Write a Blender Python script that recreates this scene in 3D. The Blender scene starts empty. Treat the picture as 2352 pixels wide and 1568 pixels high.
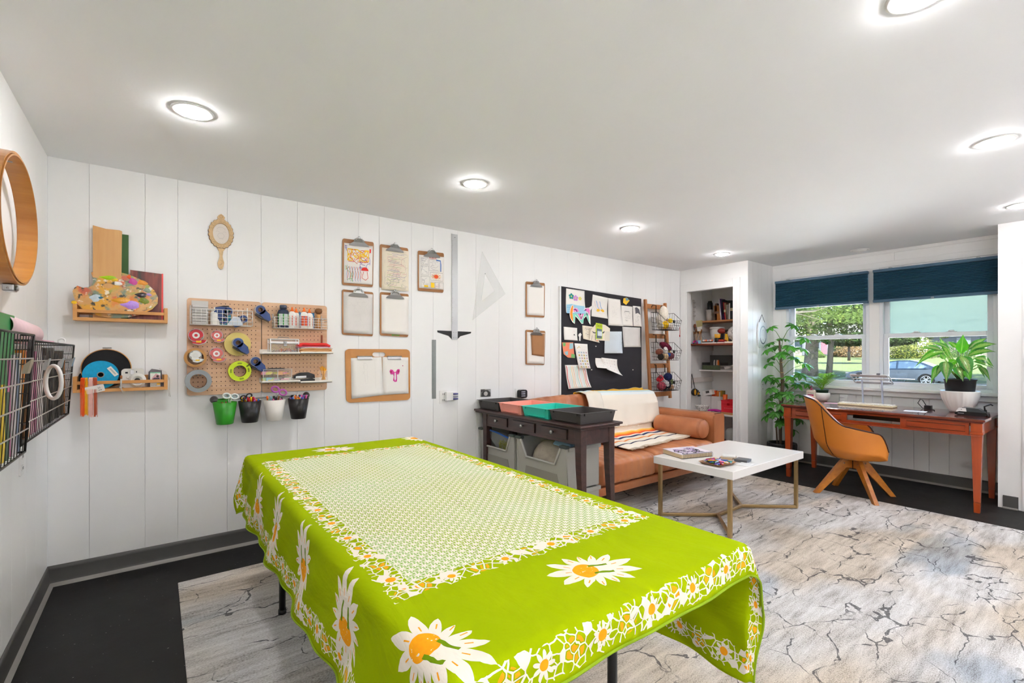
import bpy, bmesh, math, random
from mathutils import Matrix, Vector, Euler
PI=math.pi; R=random.Random(7)
C=bpy.context.scene.collection; SC=bpy.context.scene
# ------------------------------------------------------------------ camera, world, exposure
FPX=1082.4; CXP=1176; CYP=813.5; YAW=math.radians(52.98); CAM=(.4863,-3.657,1.2948)
cd=bpy.data.cameras.new('camera'); cam=bpy.data.objects.new('camera',cd); C.objects.link(cam)
cam.location=CAM; cam.rotation_euler=(PI/2,0,-(PI/2-YAW)); cd.sensor_width=36; cd.lens=36*FPX/2352
cd.shift_y=(CYP-784)/2352; cd.clip_start=.05; cd.clip_end=400; SC.camera=cam
SC.view_settings.view_transform='Standard'; SC.view_settings.look='None'; SC.view_settings.gamma=1
SC.view_settings.exposure=0.22; SC.view_settings.use_curve_mapping=False
LAMP=178.0      # strength of every ceiling light lens
SKY=60.0
SC.cycles.max_bounces=8; SC.cycles.adaptive_threshold=.03; SC.cycles.diffuse_bounces=6; SC.cycles.transparent_max_bounces=16
SC.cycles.caustics_reflective=False; SC.cycles.caustics_refractive=False; SC.cycles.sample_clamp_indirect=40
w=bpy.data.worlds.new('sky'); SC.world=w; w.use_nodes=True
nt=w.node_tree; nt.nodes.clear()
sky=nt.nodes.new('ShaderNodeTexSky'); sky.sky_type='HOSEK_WILKIE'; sky.turbidity=6; sky.ground_albedo=.4
sky.sun_direction=(-.35,-.45,.8)
bg=nt.nodes.new('ShaderNodeBackground'); bg.inputs[1].default_value=SKY; ow=nt.nodes.new('ShaderNodeOutputWorld')
nt.links.new(sky.outputs[0],bg.inputs[0]); nt.links.new(bg.outputs[0],ow.inputs[0])
sd=bpy.data.lights.new('sun','SUN'); sd.energy=75.0; sd.angle=.03; sd.color=(1,.96,.88)
so=bpy.data.objects.new('sun',sd); C.objects.link(so); so.rotation_euler=Vector((-.35,-.45,.8)).to_track_quat('Z','Y').to_euler()
# ------------------------------------------------------------------ measuring helpers (points on real planes of the room)
ca,sa=math.cos(YAW),math.sin(YAW)
def ray(px,py):
    r=(px-CXP)/FPX; return (ca+sa*r, sa-ca*r, -(py-CYP)/FPX)
def onY(px,py,Y):
    d=ray(px,py); t=(Y-CAM[1])/d[1]; return Vector((CAM[0]+t*d[0],Y,CAM[2]+t*d[2]))
def onX(px,py,X):
    d=ray(px,py); t=(X-CAM[0])/d[0]; return Vector((X,CAM[1]+t*d[1],CAM[2]+t*d[2]))
def onZ(px,py,Z):
    d=ray(px,py); t=(Z-CAM[2])/d[2]; return Vector((CAM[0]+t*d[0],CAM[1]+t*d[1],Z))
# ------------------------------------------------------------------ materials
def lin(c):
    if isinstance(c,str):
        c=tuple(int(c[i:i+2],16)/255 for i in (0,2,4))
        return tuple(x/12.92 if x<=.04045 else ((x+.055)/1.055)**2.4 for x in c)+(1,)
    return tuple(c)+(1,)
class NT:
    def __init__(s,name):
        s.m=bpy.data.materials.new(name); s.m.use_nodes=True; s.t=s.m.node_tree
        s.b=s.t.nodes['Principled BSDF']; s.o=s.t.nodes['Material Output']
    def n(s,typ,ins=None,**kw):
        n=s.t.nodes.new('ShaderNode'+typ)
        for k,v in kw.items(): setattr(n,k,v)
        for k,v in (ins or {}).items():
            if hasattr(v,'links') or isinstance(v,bpy.types.NodeSocket): s.t.links.new(v,n.inputs[k])
            else: n.inputs[k].default_value=v
        return n
    def M(s,op,a,b=0.0,c=0.0):
        return s.n('Math',{0:a,1:b,2:c},operation=op).outputs[0]
    def mix(s,f,a,b):
        n=s.n('Mix',data_type='RGBA'); 
        for i,v in ((0,f),(6,a),(7,b)):
            if isinstance(v,bpy.types.NodeSocket): s.t.links.new(v,n.inputs[i])
            else: n.inputs[i].default_value=v
        return n.outputs[2]
    def set(s,k,v):
        if isinstance(v,bpy.types.NodeSocket): s.t.links.new(v,s.b.inputs[k])
        else: s.b.inputs[k].default_value=v
    def coord(s,kind='Object',scale=(1,1,1),loc=(0,0,0)):
        tc=s.n('TexCoord'); return s.n('Mapping',{0:tc.outputs[kind],1:loc,3:scale}).outputs[0]
    def bump(s,h,st,dist=.01):
        b=s.n('Bump',{'Height':h,'Strength':st,'Distance':dist}); s.t.links.new(b.outputs[0],s.b.inputs['Normal'])
MC={}
def mat(name,col,rough=.5,metal=0.,var=.12,vs=9.,bump=0.,bs=150.,emis=0.,trans=0.,ior=1.45,spec=.5,alpha=1.,coat=0.,sub=0.,sc=(1,1,1)):
    if name in MC: return MC[name]
    q=NT(name); c=lin(col)
    v=q.coord(scale=sc)
    nz=q.n('TexNoise',{'Vector':v,'Scale':vs,'Detail':4.}).outputs[0]
    dk=tuple(x*(1-var) for x in c[:3])+(1,)
    q.set('Base Color',q.mix(nz,dk,tuple(min(1,x*(1+var*.6)) for x in c[:3])+(1,)))
    q.set('Roughness',rough); q.set('Metallic',metal); q.set('Specular IOR Level',spec)
    q.set('Transmission Weight',trans); q.set('IOR',ior); q.set('Alpha',alpha); q.set('Coat Weight',coat)
    if emis: q.set('Emission Color',c); q.set('Emission Strength',emis)
    if bump:
        q.bump(q.n('TexNoise',{'Vector':v,'Scale':bs,'Detail':3.}).outputs[0],bump,.004)
    MC[name]=q.m; return q.m
def wood(name,c1,c2,rough=.45,axis=0,grain=14.,coat=0.,bump=.08):
    if name in MC: return MC[name]
    q=NT(name); s=[grain]*3; s[axis]=grain*.09
    v=q.coord(scale=s)
    a=q.n('TexNoise',{'Vector':v,'Scale':1.,'Detail':6.,'Distortion':1.2}).outputs[0]
    b=q.n('TexNoise',{'Vector':v,'Scale':6.,'Detail':2.}).outputs[0]
    f=q.M('ADD',q.M('MULTIPLY',a,.8),q.M('MULTIPLY',b,.25))
    r=q.n('ValToRGB',{0:f}); r.color_ramp.elements[0].position=.35; r.color_ramp.elements[1].position=.72
    r.color_ramp.elements[0].color=lin(c2); r.color_ramp.elements[1].color=lin(c1)
    q.set('Base Color',r.outputs[0]); q.set('Roughness',rough); q.set('Coat Weight',coat); q.bump(b,bump,.002)
    MC[name]=q.m; return q.m
def glass(name,col=(1,1,1),rough=0.,mixt=.85):
    # thin clear sheet: mostly transparent with a glossy reflection
    if name in MC: return MC[name]
    q=NT(name); tr=q.n('BsdfTransparent',{0:lin(col)}); g=q.n('BsdfGlossy',{'Roughness':max(rough,.02)})
    fr=q.n('Fresnel',{0:1.45}).outputs[0]
    f=q.M('ADD',q.M('MULTIPLY',fr,.9),1-mixt-.12 if mixt<.88 else 0.)
    mx=q.n('MixShader',{0:f,1:tr.outputs[0],2:g.outputs[0]}); q.t.links.new(mx.outputs[0],q.o.inputs[0])
    MC[name]=q.m; return q.m
def plastic(name,col,alpha=.45,rough=.25):
    # translucent plastic: part diffuse, part see-through
    if name in MC: return MC[name]
    q=NT(name); q.set('Base Color',lin(col)); q.set('Roughness',rough); q.set('Alpha',alpha)
    n=q.n('TexNoise',{'Scale':6.}).outputs[0]; q.set('Roughness',q.M('ADD',q.M('MULTIPLY',n,.1),rough))
    MC[name]=q.m; return q.m
# ------------------------------------------------------------------ mesh builder
def frame(loc=(0,0,0),rx=0,ry=0,rz=0,s=1):
    return Matrix.LocRotScale(Vector(loc),Euler((rx,ry,rz)),Vector((s,s,s)) if not hasattr(s,'__len__') else Vector(s))
class B:
    def __init__(s,T=None):
        s.v=[];s.f=[];s.m=[];s.sm=[];s.uv=None;s.T=T or Matrix()
    def add(s,vs,fs,m=0,sm=False):
        o=len(s.v); s.v+=[tuple(s.T@Vector(p)) for p in vs]
        for f in fs: s.f.append(tuple(i+o for i in f)); s.m.append(m); s.sm.append(sm)
        return s
    def box(s,x0,x1,y0,y1,z0,z1,m=0,t=(0,0,0,0)):
        # t: taper: amounts the bottom is pulled in on x0,x1,y0,y1
        a=[(x0+t[0],y0+t[2],z0),(x1-t[1],y0+t[2],z0),(x1-t[1],y1-t[3],z0),(x0+t[0],y1-t[3],z0),(x0,y0,z1),(x1,y0,z1),(x1,y1,z1),(x0,y1,z1)]
        return s.add(a,[(0,3,2,1),(4,5,6,7),(0,1,5,4),(1,2,6,5),(2,3,7,6),(3,0,4,7)],m)
    def bar(s,a,b,w,h,m=0,up=(0,0,1),w2=None,h2=None):
        a=Vector(a);b=Vector(b);d=(b-a).normalized();u=Vector(up)
        if abs(d.dot(u))>.98: u=Vector((0,1,0)) if abs(d.y)<.9 else Vector((1,0,0))
        x=d.cross(u).normalized(); y=x.cross(d).normalized(); w2=w2 or w; h2=h2 or h
        vs=[]
        for p,ww,hh in ((a,w,h),(b,w2,h2)):
            for i,j in ((-1,-1),(1,-1),(1,1),(-1,1)): vs.append(p+x*ww/2*i+y*hh/2*j)
        return s.add(vs,[(0,3,2,1),(4,5,6,7),(0,1,5,4),(1,2,6,5),(2,3,7,6),(3,0,4,7)],m)
    def tube(s,pts,r,n=6,m=0,closed=False,caps=True):
        pts=[Vector(p) for p in pts]; k=len(pts); rs=r if hasattr(r,'__len__') else [r]*k
        vs=[];fs=[];px=None
        for i,p in enumerate(pts):
            if closed: d=pts[(i+1)%k]-pts[i-1]
            else: d=pts[min(i+1,k-1)]-pts[max(i-1,0)]
            if d.length<1e-9: d=Vector((0,0,1))
            d.normalize()
            if px is None:
                px=d.orthogonal().normalized()
            else:
                px=(px-d*px.dot(d)); px=px.normalized() if px.length>1e-6 else d.orthogonal().normalized()
            py=d.cross(px)
            for j in range(n):
                a=2*PI*j/n; vs.append(p+(px*math.cos(a)+py*math.sin(a))*rs[i])
        for i in range(k if closed else k-1):
            i2=(i+1)%k
            for j in range(n):
                j2=(j+1)%n; fs.append((i*n+j,i*n+j2,i2*n+j2,i2*n+j))
        if caps and not closed: fs+= [tuple(range(n-1,-1,-1)),tuple((k-1)*n+j for j in range(n))]
        return s.add(vs,fs,m,n>4)
    def cyl(s,a,b,r0,r1=None,n=12,m=0,caps=True): return s.tube([a,b],[r0,r0 if r1 is None else r1],n,m,caps=caps)
    def lathe(s,prof,c=(0,0,0),n=20,m=0,sx=1,sy=1,rib=None,sm=True):
        vs=[];fs=[];k=len(prof)
        for i,(r,z) in enumerate(prof):
            for j in range(n):
                a=2*PI*j/n; rr=r*(1+(rib(a,i) if rib else 0)); vs.append((c[0]+rr*math.cos(a)*sx,c[1]+rr*math.sin(a)*sy,c[2]+z))
        for i in range(k-1):
            for j in range(n):
                j2=(j+1)%n; fs.append((i*n+j,i*n+j2,(i+1)*n+j2,(i+1)*n+j))
        if prof[0][0]>1e-6: fs.append(tuple(range(n-1,-1,-1)))
        if prof[-1][0]>1e-6: fs.append(tuple((k-1)*n+j for j in range(n)))
        return s.add(vs,fs,m,sm)
    def ell(s,c,r,nu=14,nv=8,m=0,T=None):
        if not hasattr(r,'__len__'): r=(r,r,r)
        vs=[];fs=[]
        for i in range(nv+1):
            t=PI*i/nv
            for j in range(nu):
                a=2*PI*j/nu; p=Vector((r[0]*math.sin(t)*math.cos(a),r[1]*math.sin(t)*math.sin(a),r[2]*math.cos(t)))
                if T: p=T@p
                vs.append(p+Vector(c))
        for i in range(nv):
            for j in range(nu):
                j2=(j+1)%nu; fs.append((i*nu+j,(i+1)*nu+j,(i+1)*nu+j2,i*nu+j2))
        return s.add(vs,fs,m,True)
    def torus(s,c,R_,r,ax='z',n=24,k=8,m=0,sx=1,sy=1):
        pts=[]
        for i in range(n):
            a=2*PI*i/n; u,v=R_*math.cos(a)*sx,R_*math.sin(a)*sy
            pts.append(Vector(c)+Vector({'z':(u,v,0),'y':(u,0,v),'x':(0,u,v)}[ax]))
        return s.tube(pts,r,k,m,closed=True)
    def ring(s,c,ri,ro,h,ax='y',n=28,m=0,mi=None,ms=None):
        # flat annulus of height h along the axis (a tape roll): centre c is its middle
        prof=[(ri,-h/2),(ro,-h/2),(ro,h/2),(ri,h/2)]
        def P(r,z,a):
            u,v=r*math.cos(a),r*math.sin(a); return Vector(c)+Vector({'z':(u,v,z),'y':(u,z,v),'x':(z,u,v)}[ax])
        for q in range(4):
            (r0,z0),(r1,z1)=prof[q],prof[(q+1)%4]; vs=[];fs=[]
            for j in range(n):
                a=2*PI*j/n; vs+= [P(r0,z0,a),P(r1,z1,a)]
            for j in range(n):
                k=(j+1)%n; fs.append((2*j,2*k,2*k+1,2*j+1))
            mm=[m,ms if ms is not None else m,m,mi if mi is not None else m][q]
            s.add(vs,fs,mm,q in(1,3))
        return s
    def prism(s,poly,fn,w0,w1,m=0,ms=None,sm=False):
        # poly in (u,v); fn(u,v,w)->point
        n=len(poly); vs=[fn(u,v,w0) for u,v in poly]+[fn(u,v,w1) for u,v in poly]
        s.add(vs,[tuple(range(n-1,-1,-1)),tuple(range(n,2*n))],m)
        return s.add(vs,[(i,(i+1)%n,n+(i+1)%n,n+i) for i in range(n)],m if ms is None else ms,sm)
    def sheet(s,fn,nu,nv,m=0,sm=True,th=0,uvf=None):
        vs=[];uvs=[]
        for i in range(nu+1):
            for j in range(nv+1):
                vs.append(Vector(fn(i/nu,j/nv)))
        W=nv+1
        fs=[(i*W+j,(i+1)*W+j,(i+1)*W+j+1,i*W+j+1) for i in range(nu) for j in range(nv)]
        if th:
            nrm=[Vector((0,0,0)) for _ in vs]
            for f in fs:
                a,b,c,d=[vs[k] for k in f]; nn=(c-a).cross(d-b)
                for k in f: nrm[k]+=nn
            nrm=[x.normalized() if x.length>0 else Vector((0,0,1)) for x in nrm]
            N=len(vs); vs=vs+[vs[i]-nrm[i]*th for i in range(N)]
            fs=fs+[tuple(N+k for k in reversed(f)) for f in list(fs)]
            bd=[i*W for i in range(nu+1)]+[nu*W+j for j in range(1,nv+1)]+[i*W+nv for i in range(nu-1,-1,-1)]+[j for j in range(nv-1,0,-1)]
            fs+=[(bd[k],N+bd[k],N+bd[(k+1)%len(bd)],bd[(k+1)%len(bd)]) for k in range(len(bd))]
        return s.add(vs,fs,m,sm)
    def stroke(s,pts,w,fn,off=.0006,m=0):
        # flat pen stroke on a surface; fn(u,v,w)->point
        k=len(pts); vs=[];fs=[]
        for i in range(k):
            a=pts[max(i-1,0)];b=pts[min(i+1,k-1)]; dx,dy=b[0]-a[0],b[1]-a[1]; L=math.hypot(dx,dy) or 1
            nx,ny=-dy/L*w/2,dx/L*w/2
            vs+=[fn(pts[i][0]+nx,pts[i][1]+ny,off),fn(pts[i][0]-nx,pts[i][1]-ny,off)]
        fs=[(2*i,2*i+1,2*i+3,2*i+2) for i in range(k-1)]
        return s.add(vs,fs,m)
    def blob(s,poly,fn,off=.0005,m=0):
        return s.add([fn(u,v,off) for u,v in poly],[tuple(range(len(poly)))],m)
    def text(s,txt,size,fn,off=.0006,m=0,x=0,y=0,sx=1):
        me=textmesh(txt); 
        return s.add([fn(x+v[0]*size*sx,y+v[1]*size,off) for v in me[0]],me[1],m)
TX={}
def textmesh(t):
    if t not in TX:
        cu=bpy.data.curves.new('t','FONT'); cu.body=t; cu.resolution_u=2; o=bpy.data.objects.new('t',cu); C.objects.link(o)
        dg=bpy.context.evaluated_depsgraph_get(); me=bpy.data.meshes.new_from_object(o.evaluated_get(dg))
        TX[t]=([(v.co.x,v.co.y) for v in me.vertices],[tuple(p.vertices) for p in me.polygons])
        bpy.data.objects.remove(o); bpy.data.curves.remove(cu); bpy.data.meshes.remove(me)
    return TX[t]
# ------------------------------------------------------------------ objects
def rootloc(o):
    v=Vector((0,0,0))
    while o: v+=o.location; o=o.parent
    return v
def part(name,b,mats,parent=None,bev=0,label=None,kind=None,loc=None,sub=0,world=True):
    off=rootloc(parent) if (parent and world) else Vector((0,0,0))
    me=bpy.data.meshes.new(name)
    l=Vector(loc) if loc else Vector((0,0,0))
    me.from_pydata([tuple(Vector(v)-off-l) for v in b.v],[],b.f)
    if not isinstance(mats,(list,tuple)): mats=[mats]
    for m in mats: me.materials.append(m)
    me.polygons.foreach_set('material_index',[min(i,len(mats)-1) for i in b.m]); me.polygons.foreach_set('use_smooth',b.sm)
    me.validate(); me.update()
    o=bpy.data.objects.new(name,me); C.objects.link(o); o.location=l
    if parent: o.parent=parent
    if bev:
        q=o.modifiers.new('b','BEVEL'); q.width=bev; q.segments=2; q.limit_method='ANGLE'; q.angle_limit=.6
    if sub:
        q=o.modifiers.new('s','SUBSURF'); q.levels=sub; q.render_levels=sub
    if label: o['label']=label
    if kind: o['kind']=kind
    return o
def thing(name,label,cat,loc,group=None,rz=0):
    o=bpy.data.objects.new(name,None); C.objects.link(o); o.location=loc; o.rotation_euler=(0,0,rz)
    o.empty_display_size=.05; o['label']=label; o['category']=cat
    if group: o['group']=group
    return o
def solo(name,label,cat,b,mats,group=None,bev=0,kind=None,sub=0):
    xs=[v[0] for v in b.v];ys=[v[1] for v in b.v];zs=[v[2] for v in b.v]
    o=part(name,b,mats,None,bev,label,kind,loc=((min(xs)+max(xs))/2,(min(ys)+max(ys))/2,min(zs)),sub=sub)
    o['category']=cat
    if group: o['group']=group
    return o
def struct(name,b,mats,parent=None,bev=0):
    o=part(name,b,mats,parent,bev)
    if not parent: o['kind']='structure'
    return o
def dup(root,dloc,label=None,group=None,rz=None):
    def cp(o,par):
        c=o.copy(); C.objects.link(c); c.parent=par
        for ch in list(o.children): cp(ch,c)
        return c
    kids=list(root.children); r=root.copy(); C.objects.link(r); r.location=root.location+Vector(dloc)
    for ch in kids: cp(ch,r)
    if label: r['label']=label
    if group: r['group']=group
    if rz is not None: r.rotation_euler=(0,0,rz)
    return r
def arc(cx,cy,r,a0,a1,n=12,ry=None): return [(cx+r*math.cos(a0+(a1-a0)*i/n),cy+(ry or r)*math.sin(a0+(a1-a0)*i/n)) for i in range(n+1)]
def rrect(x0,x1,y0,y1,r,n=4):
    p=[]
    for cx,cy,a in ((x1-r,y1-r,0),(x0+r,y1-r,PI/2),(x0+r,y0+r,PI),(x1-r,y0+r,1.5*PI)): p+=arc(cx,cy,r,a,a+PI/2,n)
    return p
ORD='first second third fourth fifth sixth seventh eighth ninth tenth eleventh twelfth thirteenth fourteenth fifteenth sixteenth seventeenth eighteenth nineteenth twentieth'.split()
ORD+=['twenty-'+o for o in ORD[:9]]+['thirtieth']+['thirty-'+o for o in ORD[:9]]
def CN(m):
    n=m.name.split('.')[0].replace('_',' ')
    return {'black plastic':'black','white plastic':'white','marker yellow':'yellow','sage':'sage green','skin marker':'peach'}.get(n,n)
# common materials
WHITE=mat('white_paint','eeeeee',.45,var=.03,vs=3)
TRIM=mat('white_trim_paint','eaeae9',.35,var=.02,vs=3)
PAPER=mat('white_paper','eeeae4',.7,var=.03); CREAM=mat('cream_paper','eadfca',.7,var=.05)
INK=mat('black_ink','26242a',.6,var=.1); GREYINK=mat('pencil_grey','b9b4b2',.7,var=.1)
BLK=mat('black_plastic','17171a',.35,var=.1); STEEL=mat('brushed_steel','a9aaa8',.28,1,var=.08); CHROME=mat('chrome','d9d9d9',.12,1,var=.03)
RED=mat('red','c8202a',.45); ORANGE=mat('orange','ee6a14',.45); YEL=mat('yellow','f2c21a',.45); BLUE=mat('blue','2a63b8',.45); GRN=mat('green','3a9a3a',.45)
PINK=mat('pink','e05a9c',.45); TEAL=mat('teal','23a7a0',.45); PURP=mat('purple','7a4fae',.45); LBLUE=mat('light_blue','9cc9e2',.5); WHT=mat('white_plastic','e9e8e6',.35,var=.03)
CLEAR=plastic('clear_plastic','f2f6f7',.14,.1); BRN=mat('brown','7a4a28',.5)
PAL=[RED,ORANGE,YEL,GRN,BLUE,PINK,PURP,TEAL,BLK,WHT,LBLUE,BRN]
# ================================================================== ROOM SHELL
XW=6.683; XC=6.044; YS=-.887; YST=-2.945; XST=6.2; XR=8.2; YR=-6.6
H=2.4
q=NT('black_painted_floor'); v=q.coord()
n1=q.n('TexNoise',{'Vector':v,'Scale':2.2,'Detail':8.,'Roughness':.7}).outputs[0]
n2=q.n('TexNoise',{'Vector':v,'Scale':75.,'Detail':1.}).outputs[0]
r=q.n('ValToRGB',{0:n1}); r.color_ramp.elements[0].position=.35; r.color_ramp.elements[0].color=lin('0d0c0c'); r.color_ramp.elements[1].position=.8; r.color_ramp.elements[1].color=lin('211f1e')
q.set('Base Color',q.mix(q.M('GREATER_THAN',n2,.77),r.outputs[0],lin('8a8580')))
q.set('Specular IOR Level',.3); q.set('Roughness',q.M('ADD',q.M('MULTIPLY',n1,.35),.38)); q.bump(n1,.15,.01)
struct('floor',B().box(-.2,XR,YR-.1,.1,-.12,0),q.m)
struct('ceiling',B().box(-.2,XR,YR-.1,.1,H,H+.12),mat('ceiling_paint','eeeff1',.75,var=.03,vs=1.5,bump=.1,bs=60))
PW=mat('white_panel_paint','eeeeed',.38,var=.035,vs=2.5,bump=.12,bs=25,sc=(1,1,.2))
def panels(name,pts,place,z0,z1,back):
    w=struct(name,back,WHITE)
    for a,b in zip(pts[:-1],pts[1:]):
        p=B(place).box(a+.0006,b-.0006,0,.012,z0,z1); part('wall_panel',p,PW,w,bev=.0012)
    return w
gx=[0.0]+[onY(x,700,0).x for x in (205,333,408,522,600,683,745,824,871,945,995,1051,1093,1146,1178,1228,1265,1303,1331,1369,1392,1428,1453,1483)]+[5.52,5.68,5.83,6.03,6.3,6.55,6.84]
panels('wall_back',gx,Matrix(),0,H,B().box(-.2,6.95,.012,.2,0,H))
gl=[.0,.32,.535,.81,.97,1.12,1.4,1.55,1.8,2.1,2.3,2.6,3.0,3.4,3.8,4.4,5.0,5.8,6.6]
panels('wall_left',gl,frame((0,0,0),rz=PI/2)@Matrix.Scale(-1,4,(1,0,0)),0,H,B().box(-.2,-.012,YR,.0,0,H))
struct('wall_rear',B().box(-.2,XR,YR-.1,YR,0,H),WHITE); struct('wall_right',B().box(XR-.1,XR,YR,YST-.7,0,H),WHITE)
# closet front wall with its opening
OY0,OY1,OZ=-.10,-.727,2.115
struct('wall_closet',B().box(XC,XC+.09,-.10,0,0,H).box(XC,XC+.09,YS,OY1,0,H).box(XC,XC+.09,OY1,-.10,OZ,H),PW)
tr=struct('trim_1',B().box(XC-.014,XC,-.095,-.012,0,OZ+.1).box(XC-.014,XC,OY1-.085,OY1+.004,0,OZ+.1).box(XC-.014,XC,OY1+.004,-.095,OZ-.004,OZ+.1),TRIM,bev=.004)
part('moulding',B().box(XC-.02,XC-.014,OY1-.05,OY1-.035,0,OZ+.05).box(XC-.02,XC-.014,OY1-.085,OY1-.078,0,OZ+.1),TRIM,tr,bev=.002)
struct('wall_closet_rear',B().box(6.83,6.9,-.87,0,0,H),PW); struct('wall_closet_ceiling',B().box(XC+.09,6.83,-.86,0,2.3,H),WHITE)
# side wall between closet and windows
panels('wall_side',[XC,6.165,6.29,6.37,6.53,6.62,XW],frame((0,YS-.012,0)),0,H,B().box(XC+.0905,6.9,YS+.0005,YS+.04,0,H))
# window wall
W1=(-1.06,-1.905); W2=(-1.995,-2.885); WZ0,WZ1=.935,2.2
ww=struct('wall_window',B().box(XW+.012,XW+.16,-3.6,YS,0,WZ0).box(XW+.012,XW+.16,-3.6,YS,WZ1,H).box(XW,XW+.16,W1[0],YS,WZ0,WZ1).box(XW,XW+.16,W2[0],W1[1],WZ0,WZ1).box(XW,XW+.16,-3.6,W2[1],WZ0,WZ1),PW)
ys=[.887,1.05,1.2,1.42,1.62,1.78,1.93,2.1,2.28,2.4,2.55,2.75,2.93,3.2]
for a,b in zip(ys[:-1],ys[1:]):
    part('wall_panel',B().box(XW,XW+.012,-b+.0015,-a-.0015,0,WZ0-.06),PW,ww,bev=.001)
for a,b in ((.887,2.12),(2.12,3.2)): part('wall_panel',B().box(XW,XW+.012,-b+.0008,-a-.0008,WZ1,H-.03),PW,ww,bev=.001)
part('header_board',B().box(XW-.012,XW,-3.2,YS-.012,H-.035,H),TRIM,ww,bev=.002)
# stub wall at the right
struct('wall_stub',B().box(XST,6.95,YST-.72,YST,0,H).box(XST,XR,-3.75,-3.6,0,H),PW)
struct('trim_2',B().box(XST-.012,XST,-3.30,-3.085,0,2.18).box(XST-.02,XST-.012,-3.2,-3.1,0,2.12),TRIM,bev=.004)
# baseboards: grey cove with a lighter lip
CV=mat('grey_vinyl_cove','4d4b49',.45,var=.06); LIP=mat('pale_cove_lip','8d8984',.4,var=.06)
def cove(name,a,b,nrm):
    a=Vector(a);b=Vector(b);n=Vector(nrm); u=(b-a); 
    def P(t,o,z): p=a+u*t+n*o; return (p.x,p.y,z)
    prof=[(.0,.112),(.006,.112),(.008,.09),(.008,.03),(.012,.018)]
    k=B(); vs=[P(0,o,z) for o,z in prof]+[P(1,o,z) for o,z in prof]; n5=len(prof)
    k.add(vs,[(i,i+1,n5+i+1,n5+i) for i in range(n5-1)],0,True)
    prof=[(.012,.018),(.024,.006),(.027,0)]; vs=[P(0,o,z) for o,z in prof]+[P(1,o,z) for o,z in prof]
    k.add(vs,[(0,1,4,3),(1,2,5,4)],1,True); struct(name,k,[CV,LIP])
cove('baseboard_back',(0,-.0,0),(6.04,-.0,0),(0,-1,0)); cove('baseboard_left',(0,0,0),(0,YR,0),(1,0,0))
cove('baseboard_window',(XW,YS,0),(XW,-3.0,0),(-1,0,0)); cove('baseboard_side',(XC,YS-.012,0),(XW,YS-.012,0),(0,-1,0))
struct('baseboard_stub',B().box(XST-.012,XST,-3.065,-2.975,.0,.108).box(XST-.026,XST-.012,-3.065,-2.975,0,.014,1),[CV,LIP],bev=.002)
# ------------------------------------------------------------------ windows
VIN=mat('white_vinyl','dfe3e8',.35,var=.02); PANE=glass('window_glass',(.97,.99,.985))
q=NT('fogged_glass'); tr=q.n('BsdfTranslucent',{0:lin('98a39d')}); tp=q.n('BsdfRefraction',{0:lin('a2aea8'),1:.35,2:1.1})
nz=q.n('TexNoise',{'Vector':q.coord(scale=(1,1,5)),'Scale':4.,'Detail':6.}).outputs[0]
mx=q.n('MixShader',{0:q.M('ADD',q.M('MULTIPLY',nz,.35),.45),1:tp.outputs[0],2:tr.outputs[0]}); q.t.links.new(mx.outputs[0],q.o.inputs[0]); FOG=q.m
def window(name,y1,y0,fog):
    # y1 > y0
    w=struct(name,B().box(XW-.012,XW+.09,y0,y0+.03,WZ0,WZ1).box(XW-.012,XW+.09,y1-.03,y1,WZ0,WZ1).box(XW-.012,XW+.09,y0+.03,y1-.03,WZ0,WZ0+.03).box(XW-.012,XW+.09,y0+.03,y1-.03,WZ1-.03,WZ1),VIN,bev=.003)
    def sash(x,z0,z1,st,bt,tp):
        k=B(); a,b=y0+.03,y1-.03
        k.box(x,x+.03,a,a+st,z0,z1).box(x,x+.03,b-st,b,z0,z1).box(x,x+.03,a+st,b-st,z0,z0+bt).box(x,x+.03,a+st,b-st,z1-tp,z1)
        s=part('sash',k,VIN,w,bev=.004)
        part('pane',B().box(x+.012,x+.016,a+st-.004,b-st+.004,z0+bt-.004,z1-tp+.004),FOG if (fog and z0>1.2) else PANE,s)
        return s
    sash(XW+.045,1.475,WZ1-.03,.045,.035,.03)
    lo=sash(XW+.008,WZ0+.03,1.515,.045,.04,.045)
    for t in (.36,.66):
        y=y0+(y1-y0)*t
        part('latch',B().box(XW+.004,XW+.03,y-.035,y+.035,1.515,1.522).box(XW-.004,XW+.02,y-.02,y+.02,1.522,1.534),VIN,w,bev=.003)
    return w
window('window_1',W1[0],W1[1],False); window('window_2',W2[0],W2[1],True)
CAS=B()
for y,wd in ((-1.03,.06),(-1.95,.09),(-2.93,.08)):
    CAS.box(XW-.014,XW-.001,y-wd/2,y+wd/2,WZ0,WZ1+.02)
struct('trim_3',CAS.box(XW-.014,XW-.001,-2.97,-1.0,WZ1+.02,WZ1+.08),TRIM,bev=.003)
struct('trim_4',B().box(XW-.075,XW+.012,-3.0,-1.0,WZ0-.03,WZ0).box(XW-.03,XW-.012,-2.98,-1.0,WZ0-.085,WZ0-.03),TRIM,bev=.006)
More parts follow.
